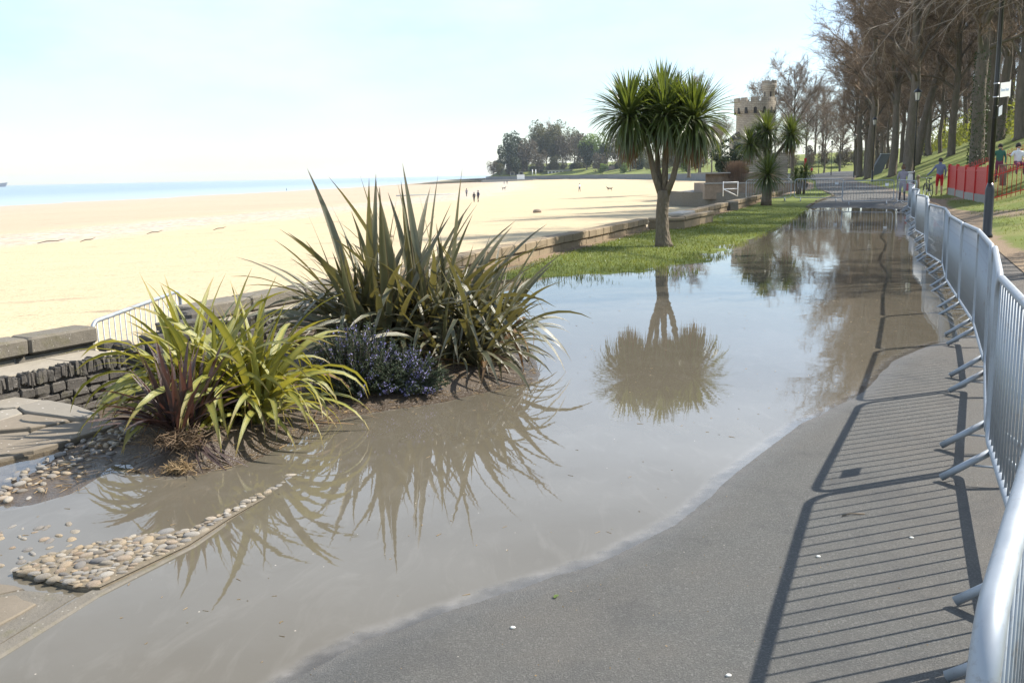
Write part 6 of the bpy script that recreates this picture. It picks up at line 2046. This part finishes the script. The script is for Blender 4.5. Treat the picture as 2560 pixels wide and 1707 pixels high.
# ------------------------------------------------------------------ people
def figure(loc, rz, joints, label, hair=None, sc=1.0, sub=2, extra=None):
    """joints: name -> (co, radius); BONES: (a, b, material)"""
    J, bones = joints
    names = list(J)
    me = bpy.data.meshes.new('body')
    me.from_pydata([J[n][0] for n in names], [(names.index(a), names.index(b)) for a, b, _ in bones], [])
    ob = bpy.data.objects.new('tmp_body', me)
    COL.objects.link(ob)
    ob.modifiers.new('s', 'SKIN')
    for i, n in enumerate(names):
        r = J[n][1]
        me.skin_vertices[0].data[i].radius = (r, r) if not hasattr(r, '__len__') else r
        me.skin_vertices[0].data[i].use_root = (n == 'pelvis')
    sb_ = ob.modifiers.new('b', 'SUBSURF')
    sb_.levels = sub
    sb_.render_levels = sub
    dg = bpy.context.evaluated_depsgraph_get()
    out = bpy.data.meshes.new_from_object(ob.evaluated_get(dg))
    out.name = 'body'
    bpy.data.objects.remove(ob)
    mats = []
    for _, _, m in bones:
        if m not in mats: mats.append(m)
    out.materials.clear()
    for m in mats: out.materials.append(M[m])
    segs = [(Vector(J[a][0]), Vector(J[b_][0]), (J[a][1] if not hasattr(J[a][1], '__len__') else J[a][1][0]), mats.index(m)) for a, b_, m in bones]
    for p in out.polygons:
        best, bi = 1e9, 0
        for a, c, r, mi in segs:
            ab = c - a
            t = max(0, min(1, (p.center - a).dot(ab) / max(ab.length_squared, 1e-9)))
            d = (p.center - (a + ab * t)).length - r * 0.5
            if d < best: best, bi = d, mi
        p.material_index = bi
        p.use_smooth = True
    root = empty('person', loc, rz)
    root.scale = (sc, sc, sc)
    tag(root, label, 'person')
    link('body', out, root)
    if hair:
        hm, hc, hr, bun = hair
        b_ = MB()
        V, F = [], []
        nu, nv = 14, 9
        for j in range(nv + 1):
            ph = math.pi * 0.66 * j / nv
            for i in range(nu):
                t = 2 * math.pi * i / nu
                V.append((hc[0] + hr * math.sin(ph) * math.cos(t) * 0.92, hc[1] + hr * math.sin(ph) * math.sin(t) * 1.05 - 0.025 * j / nv, hc[2] + hr * math.cos(ph) * 1.12))
        for j in range(nv):
            for i in range(nu):
                F.append((j * nu + i, (j + 1) * nu + i, (j + 1) * nu + (i + 1) % nu, j * nu + (i + 1) % nu))
        b_.add(V, F)
        if bun: b_.lathe([(0.01, -0.05), (0.05, -0.03), (0.06, 0.0), (0.05, 0.03), (0.01, 0.05)], 10, (hc[0] + bun[0], hc[1] + bun[1], hc[2] + bun[2]))
        b_.build('hair', M[hm], root, True)
    return root

def standing(top, bottom, legs, shoes, arm_l, arm_r, stride=0.15, sleeves=None, skirt=False, hands='skin'):
    """faces +Y; arms are (elbow, wrist, hand) triples"""
    sl = sleeves or top
    J = dict(pelvis=((0, 0, 0.95), (0.16, 0.12)), waist=((0, 0.0, 1.08), (0.145, 0.105)), chest=((0, 0.0, 1.30), (0.175, 0.12)), neck=((0, 0, 1.47), 0.062), chin=((0, 0.02, 1.56), 0.072), head=((0, 0.015, 1.655), 0.098),
             shl=((-0.18, 0, 1.41), 0.068), shr=((0.18, 0, 1.41), 0.068),
             ell=(arm_l[0], 0.046), wrl=(arm_l[1], 0.034), hal=(arm_l[2], 0.038), elr=(arm_r[0], 0.046), wrr=(arm_r[1], 0.034), har=(arm_r[2], 0.038),
             hil=((-0.095, 0, 0.88), 0.095), hir=((0.095, 0, 0.88), 0.095), knl=((-0.10, 0.04 + stride * 0.5, 0.49), 0.060), knr=((0.10, 0.04 - stride * 0.3, 0.49), 0.060),
             anl=((-0.10, stride, 0.085), 0.042), anr=((0.10, -stride, 0.10), 0.042), tol=((-0.105, stride + 0.15, 0.035), 0.036), tor=((0.11, -stride + 0.14, 0.035), 0.036))
    bones = [('pelvis', 'waist', top), ('waist', 'chest', top), ('chest', 'neck', top), ('neck', 'chin', 'skin'), ('chin', 'head', 'skin'), ('chest', 'shl', top), ('chest', 'shr', top),
             ('shl', 'ell', sl), ('ell', 'wrl', sl), ('wrl', 'hal', hands), ('shr', 'elr', sl), ('elr', 'wrr', sl), ('wrr', 'har', hands),
             ('pelvis', 'hil', bottom), ('pelvis', 'hir', bottom), ('hil', 'knl', bottom), ('hir', 'knr', bottom), ('knl', 'anl', legs), ('knr', 'anr', legs), ('anl', 'tol', shoes), ('anr', 'tor', shoes)]
    return J, bones
# man wheeling a bicycle away
mx, my_ = 22.1, 49.4
figure((mx, my_, hz(mx, my_) + 0.0), R(-14), standing('blue_jumper', 'red_cloth', 'skin', 'shoe', ((-0.34, 0.12, 1.16), (-0.50, 0.24, 0.98), (-0.55, 0.27, 0.95)), ((0.25, -0.02, 1.15), (0.24, 0.08, 0.93), (0.24, 0.10, 0.86)), 0.06),
       'man in a blue grey jumper and red shorts wheeling a bicycle', ('dark_hair', (0, 0.005, 1.665), 0.112, None), 1.08)
# woman in a long cardigan
wx, wy = 18.9, 46.2
wp = figure((wx, wy, hz(wx, wy) + 0.02), R(-18), standing('grey_cardigan', 'grey_cardigan', 'dark_trousers', 'dark_trousers', ((-0.25, -0.02, 1.14), (-0.22, 0.10, 0.92), (-0.20, 0.14, 0.87)), ((0.26, -0.02, 1.16), (0.25, 0.08, 0.94), (0.24, 0.11, 0.88)), 0.2),
       'woman in a long grey cardigan walking away beside the barriers', ('brown_hair', (0, 0.0, 1.66), 0.115, (0, -0.02, 0.13)), 0.95)
b = MB(); b.lathe([(0.02, 0), (0.11, 0.04), (0.125, 0.25), (0.10, 0.46), (0.03, 0.54)], 12); b.box((0, 0, 0.55), (0.22, 0.22, 0.08))
o = b.build('shoulder_bag', M['cream_bag'], None, True, (wx + 0.29, wy - 0.14, hz(wx, wy) + 0.82)); tag(o, 'cream shoulder bag on the back of the woman in grey', 'bag')
b = MB(); b.prism([(-0.16, -0.1), (0.16, -0.1), (0.2, 0.1), (-0.2, 0.1)], 0, 0.34, inset=0.02)
o = b.build('hand_bag', M['red_cloth'], None, False, (wx + 0.36, wy + 0.02, hz(wx, wy) + 0.50)); tag(o, 'red bag hanging at the side of the woman in grey', 'bag')

# bicycle
bk = empty('bicycle', (mx - 0.62, my_ - 0.1, hz(mx - 0.62, my_ - 0.1)), R(82))
tag(bk, 'dark bicycle being wheeled by the man in red shorts', 'bicycle')
for xw in (-0.52, 0.52):
    w_ = empty('wheel', (xw, 0, 0.345), 0, bk)
    m = MB(); m.tube([(0.325 * math.cos(t), 0, 0.325 * math.sin(t)) for t in np.linspace(0, 2 * math.pi, 29)[:-1]], 0.022, 7, closed=True); m.build('tyre', M['rubber'], w_, True)
    m = MB(); m.tube([(0.298 * math.cos(t), 0, 0.298 * math.sin(t)) for t in np.linspace(0, 2 * math.pi, 29)[:-1]], 0.009, 6, closed=True)
    for k in range(14):
        t = 2 * math.pi * k / 14; m.tube([(0.02 * math.cos(t), 0, 0.02 * math.sin(t)), (0.295 * math.cos(t), 0, 0.295 * math.sin(t))], 0.003, 3)
    m.build('rim', M['alloy'], w_)
m = MB()
for pts in ([(-0.52, 0.05, 0.345), (-0.07, 0.03, 0.30)], [(-0.52, -0.05, 0.345), (-0.07, -0.03, 0.30)], [(-0.52, 0.04, 0.345), (-0.20, 0.02, 0.80)], [(-0.07, 0, 0.30), (-0.22, 0, 0.88)], [(-0.07, 0, 0.30), (0.34, 0, 0.78)], [(-0.20, 0, 0.80), (0.32, 0, 0.86)], [(0.31, 0, 0.92), (0.40, 0, 0.70)], [(0.40, 0.06, 0.70), (0.52, 0.06, 0.345)], [(0.40, -0.06, 0.70), (0.52, -0.06, 0.345)]):
    m.tube(pts, 0.018, 8)
m.build('frame', M['black_paint'], bk, True)
m = MB(); m.tube([(0.27, -0.30, 1.0), (0.33, -0.22, 1.0), (0.34, 0, 0.97), (0.33, 0.22, 1.0), (0.27, 0.30, 1.0)], 0.014, 8); m.tube([(0.31, 0, 0.9), (0.34, 0, 0.98)], 0.016, 8); m.build('handlebar', M['alloy'], bk, True)
m = MB(); m.prism([(-0.36, -0.07), (-0.12, -0.02), (-0.12, 0.02), (-0.36, 0.07)], 0.90, 0.96, inset=0.015); m.build('saddle', M['rubber'], bk)
m = MB(); m.lathe([(0.09, -0.008), (0.09, 0.008)], 14); m.v = [np.stack([v[:, 0] - 0.07, v[:, 2] + 0.06, v[:, 1] + 0.30], 1) for v in m.v]; m.tube([(-0.07, 0.08, 0.30), (0.06, 0.09, 0.20)], 0.01, 5); m.tube([(-0.07, -0.08, 0.30), (-0.20, -0.09, 0.40)], 0.01, 5); m.build('crankset', M['alloy'], bk)

# two people behind the railing: one seated with a white top, one standing in dark clothes
sx_, sy_ = 22.1, 41.9
bz = hz(sx_, sy_)
bn = empty('bench', (sx_, sy_, bz)); tag(bn, 'plain wooden bench behind the red railing under the seated person', 'bench')
for k in range(3):
    m = MB(); m.box((0, -0.14 + 0.14 * k, 0.86), (1.5, 0.12, 0.05)); m.build('seat_board', M['driftwood'], bn)
for x_ in (-0.6, 0.6):
    m = MB(); m.box((x_, 0, 0.40), (0.10, 0.38, 0.86)); m.build('leg', M['driftwood'], bn)
J = dict(pelvis=((0, 0, 0.15), (0.16, 0.12)), waist=((0, 0.02, 0.28), (0.14, 0.10)), chest=((0.02, 0.02, 0.50), (0.17, 0.12)), neck=((0.03, 0.02, 0.67), 0.06), chin=((0.02, 0.04, 0.75), 0.07), head=((0.01, 0.03, 0.85), 0.098),
         shl=((-0.16, 0.02, 0.60), 0.065), shr=((0.20, 0.02, 0.60), 0.065), ell=((-0.24, 0.08, 0.36), 0.045), wrl=((-0.10, 0.25, 0.25), 0.034), hal=((-0.05, 0.30, 0.26), 0.038), elr=((0.36, 0.10, 0.42), 0.045), wrr=((0.52, 0.25, 0.48), 0.034), har=((0.57, 0.28, 0.53), 0.038),
         hil=((-0.09, 0.05, 0.10), 0.09), hir=((0.09, 0.05, 0.10), 0.09), knl=((-0.10, 0.44, 0.10), 0.062), knr=((0.16, 0.42, 0.10), 0.062), anl=((-0.10, 0.40, -0.32), 0.042), anr=((0.22, 0.42, -0.28), 0.042), tol=((-0.10, 0.54, -0.37), 0.036), tor=((0.24, 0.56, -0.32), 0.036))
BN = [('pelvis', 'waist', 'white_cloth'), ('waist', 'chest', 'white_cloth'), ('chest', 'neck', 'white_cloth'), ('neck', 'chin', 'skin'), ('chin', 'head', 'skin'), ('chest', 'shl', 'white_cloth'), ('chest', 'shr', 'white_cloth'), ('shl', 'ell', 'white_cloth'), ('ell', 'wrl', 'skin'), ('wrl', 'hal', 'skin'), ('shr', 'elr', 'white_cloth'), ('elr', 'wrr', 'skin'), ('wrr', 'har', 'skin'),
      ('pelvis', 'hil', 'maroon_cloth'), ('pelvis', 'hir', 'maroon_cloth'), ('hil', 'knl', 'maroon_cloth'), ('hir', 'knr', 'maroon_cloth'), ('knl', 'anl', 'maroon_cloth'), ('knr', 'anr', 'maroon_cloth'), ('anl', 'tol', 'shoe'), ('anr', 'tor', 'shoe')]
figure((sx_, sy_, bz + 0.80), R(175), (J, BN), 'seated person in a white top and maroon trousers behind the red railing', ('dark_hair', (0.01, -0.01, 0.86), 0.125, None), 1.0)
figure((sx_ - 0.55, sy_ + 0.5, hz(sx_ - 0.55, sy_ + 0.5) + 0.3), R(160), standing('green_cloth', 'maroon_cloth', 'maroon_cloth', 'shoe', ((-0.25, 0, 1.15), (-0.24, 0.1, 0.92), (-0.24, 0.12, 0.86)), ((0.25, 0, 1.15), (0.24, 0.1, 0.92), (0.24, 0.12, 0.86)), 0.05), 'person in a dark top half hidden by the black lamp post', ('dark_hair', (0, 0.0, 1.66), 0.112, None), 0.95)

walk = ((-0.25, -0.05, 1.15), (-0.25, 0.08, 0.93), (-0.25, 0.10, 0.87)), ((0.25, -0.05, 1.15), (0.25, 0.05, 0.93), (0.25, 0.07, 0.87))
def far_person(x_, y_, z_, rz, top, bot, label, sc=1.0):
    figure((x_, y_, z_), rz, standing(top, bot, bot, 'shoe', *walk, 0.16), label, ('dark_hair', (0, 0.0, 1.66), 0.112, None), sc, 1)
far_person(54.0, 172, hz(54.0, 172), 0.3, 'red_cloth', 'navy_cloth', 'far person in a red jacket on the path bend')
def on_beach(px, py):
    """distance along a line of sight to the sand"""
    D = 60.0
    while D < 900:
        x_ = (px - 1280) / 2342 * D
        if 1.75 - (py - (437.5 - 0.0207 * (px - 1280))) * D / 2378 < beach_z(x_, D): break
        D += 3
    return x_, D, beach_z(x_, D)
for (px, py, top, bot, lab, sc) in ((1195, 504, 'dark_trousers', 'dark_trousers', 'slimmer dark figure of the pair standing on the sand by the pool', 0.9), (1205, 504, 'navy_cloth', 'dark_trousers', 'broader dark figure of the pair standing on the sand by the pool', 1.05), (1177, 491, 'grey_cardigan', 'dark_trousers', 'lone walker on the sand beyond the dark pair', 1.0),
                                (740, 477, 'dark_trousers', 'dark_trousers', 'tiny lone figure at the water line left of the dark flax', 1.0), (1452, 479, 'white_cloth', 'navy_cloth', 'walker in a white top on the dry sand before the headland', 1.05), (1269, 461, 'grey_cardigan', 'grey_cardigan', 'paler of two tiny figures on the sand near the headland tip', 1.0), (1276, 460, 'navy_cloth', 'dark_trousers', 'darker of two tiny figures on the sand near the headland tip', 1.1)):
    x_, y_, z_ = on_beach(px, py)
    far_person(x_, y_, z_, random.uniform(0, 6), top, bot, lab, sc)
def dog(x_, y_, z_, label, rz=0.0):
    J = dict(pelvis=((-0.32, 0, 0.46), 0.10), belly=((0, 0, 0.46), 0.11), chest=((0.28, 0, 0.48), 0.13), neck=((0.42, 0, 0.62), 0.075), head=((0.52, 0, 0.72), 0.075), nose=((0.66, 0, 0.69), 0.04), tail=((-0.5, 0, 0.58), 0.03), tail2=((-0.62, 0, 0.72), 0.02))
    bn_ = [('pelvis', 'belly', 'dog_fur'), ('belly', 'chest', 'dog_fur'), ('chest', 'neck', 'dog_fur'), ('neck', 'head', 'dog_fur'), ('head', 'nose', 'dog_fur'), ('pelvis', 'tail', 'dog_fur'), ('tail', 'tail2', 'dog_fur')]
    for i, (bx_, s_, root) in enumerate(((0.27, 0.08, 'chest'), (0.27, -0.08, 'chest'), (-0.34, 0.08, 'pelvis'), (-0.34, -0.08, 'pelvis'))):
        hind = root == 'pelvis'
        J['u%d' % i] = ((bx_ + (0.06 if hind else 0), s_, 0.30), 0.05)
        J['h%d' % i] = ((bx_ - (0.08 if hind else 0.0), s_, 0.15), 0.032)
        J['p%d' % i] = ((bx_ + (0.0 if hind else 0.03), s_, 0.03), 0.03)
        bn_ += [(root, 'u%d' % i, 'dog_fur'), ('u%d' % i, 'h%d' % i, 'dog_fur'), ('h%d' % i, 'p%d' % i, 'dog_fur')]
    o = figure((x_, y_, z_), rz, (J, bn_), label, None, 1.2, 1)
    o.name = 'dog'; o['category'] = 'dog'
x_, y_, z_ = on_beach(1525, 477)
dog(x_, y_, z_, 'brown dog trotting on the dry sand near the walker in white', R(175))
x_, y_, z_ = on_beach(1268, 474)
dog(x_, y_, z_, 'small dark dog far out on the sand left of the shingle', R(20))

# ------------------------------------------------------------------ ship on the horizon
SH = empty('cargo_ship', (-2750, 5000, -5.5), R(-4))
tag(SH, 'hazy blue tanker on the horizon at the left', 'ship')
b = MB(); b.add([(-150, -14, 0), (120, -14, 0), (150, 0, 0), (120, 14, 0), (-150, 14, 0), (-150, -16, 16), (125, -16, 18), (164, 0, 22), (125, 16, 18), (-150, 16, 16)], [(4, 3, 2, 1, 0), (5, 6, 7, 8, 9), (0, 1, 6, 5), (1, 2, 7, 6), (2, 3, 8, 7), (3, 4, 9, 8), (4, 0, 5, 9)]); b.build('hull', M['ship_hull'] if 'ship_hull' in M else M['navy_cloth'], SH)
for k in range(5):
    m = MB(); m.box((-40 + 34 * k, 0, 20), (22, 22, 5)); m.build('hatch', M['concrete'], SH)
b = MB(); b.box((-105, 0, 30), (24, 26, 28)); b.box((-105, 0, 46), (18, 32, 5)); b.build('bridge', M['white_paint'], SH)
b = MB(); b.box((-125, 0, 44), (9, 8, 14)); b.build('funnel', M['navy_cloth'], SH)
b = MB(); b.tube([(40, 0, 18), (40, 0, 40)], 1.0, 6); b.build('mast', M['white_paint'], SH)

# ------------------------------------------------------------------ things lying about
def small(name, mb, mat, loc, label, cat, rot=(0, 0, 0)):
    o = mb.build(name, M[mat], None, True, loc, rot); tag(o, label, cat); return o
def leafbit(L, w):
    V, F, ac, al = leaf_geo(L, w, 0.15, 0.5, nseg=5)
    b_ = MB(); b_.add(V, [tuple(f) for f in F]); return b_
small('fallen_leaf', leafbit(0.045, 0.02), 'fresh_leaf', (0.155, 3.72, 0.012), 'small bright green leaf on the grey asphalt', 'leaf', (0, 0, 1.1))
b = MB(); b.tube([(0, 0, 0.006), (0.05, 0.01, 0.012), (0.12, 0.005, 0.006)], 0.004, 5)
small('twig', b, 'bark', (1.64, 4.55, hz(1.64, 4.55)), 'short dark twig beside the barred shadow on the asphalt', 'twig', (0, 0, 0.1))
for (x_, y_, lab) in ((0.0 - 0.02, 3.46, 'pale shell fragment on dark asphalt near the green leaf'), (1.85, 4.22, 'broken white shell between the bars of shadow'), (0.72, 3.02, 'pale shell chip near the bottom of the barred shadow'), (1.36, 4.05, 'white shell chip at the shadow rail of the barrier')):
    b = MB(); b.lathe([(0.009, 0.0), (0.008, 0.004), (0.003, 0.006)], 8)
    o = small('shell', b, 'cream_bag', (x_, y_, hz(x_, y_) + 0.002), lab, 'shell', (0.2, 0.1, 0.3)); o.scale = (1.3, 0.8, 1)
for (px, py, sc, lab) in ((1348, 530, 0.5, 'brown rock on the dry sand beyond the sea wall'), (985, 640, 0.3, 'small stone on the sand behind the dark flax')):
    x_, y_, z_ = on_beach(px, py)
    o = link('beach_rock', PEB[3].copy(), None, (x_, y_, z_ + sc * 0.2), (0, 0, 0.4), (sc * 0.9, sc * 0.6, sc * 0.5)); o.data.materials.clear(); o.data.materials.append(M['beach_rock']); tag(o, lab, 'rock')
for (px, py, L_, lab) in ((155, 606, 1.9, 'long dark driftwood on the shingle at the left'), (245, 605, 1.0, 'short driftwood right of the long piece on the shingle'), (410, 585, 1.2, 'driftwood on the shingle left of the flax tips'), (570, 576, 1.0, 'weed clump on the shingle before the flax tips')):
    x_, y_, z_ = on_beach(px, py)
    b = MB(); b.tube([(-L_ / 2, 0, 0.05), (-L_ / 6, 0.15, 0.18), (L_ / 4, 0.0, 0.2), (L_ / 2, 0.2, 0.3)], [0.02, 0.04, 0.035, 0.02], 7)
    small('driftwood', b, 'driftwood', (x_, y_, z_), lab, 'driftwood', (0, 0, 0.1))

# ------------------------------------------------------------------ sea air: thin pale haze over the whole place
hb = MB()
hb.box((-1200, 2600, 17.0), (4400, 5600, 58.0))
hv = N('haze')
pv = hv.n('ShaderNodeVolumePrincipled', Density=0.0001)
pv.inputs['Color'].default_value = (0.80, 0.90, 1.0, 1)
pv.inputs['Anisotropy'].default_value = 0.3
hv.t.links.new(pv.outputs[0], hv.out.inputs['Volume'])
ho = hb.build('haze', hv.m)
tag(ho, 'thin pale sea haze over the bay', 'haze', kind='stuff')
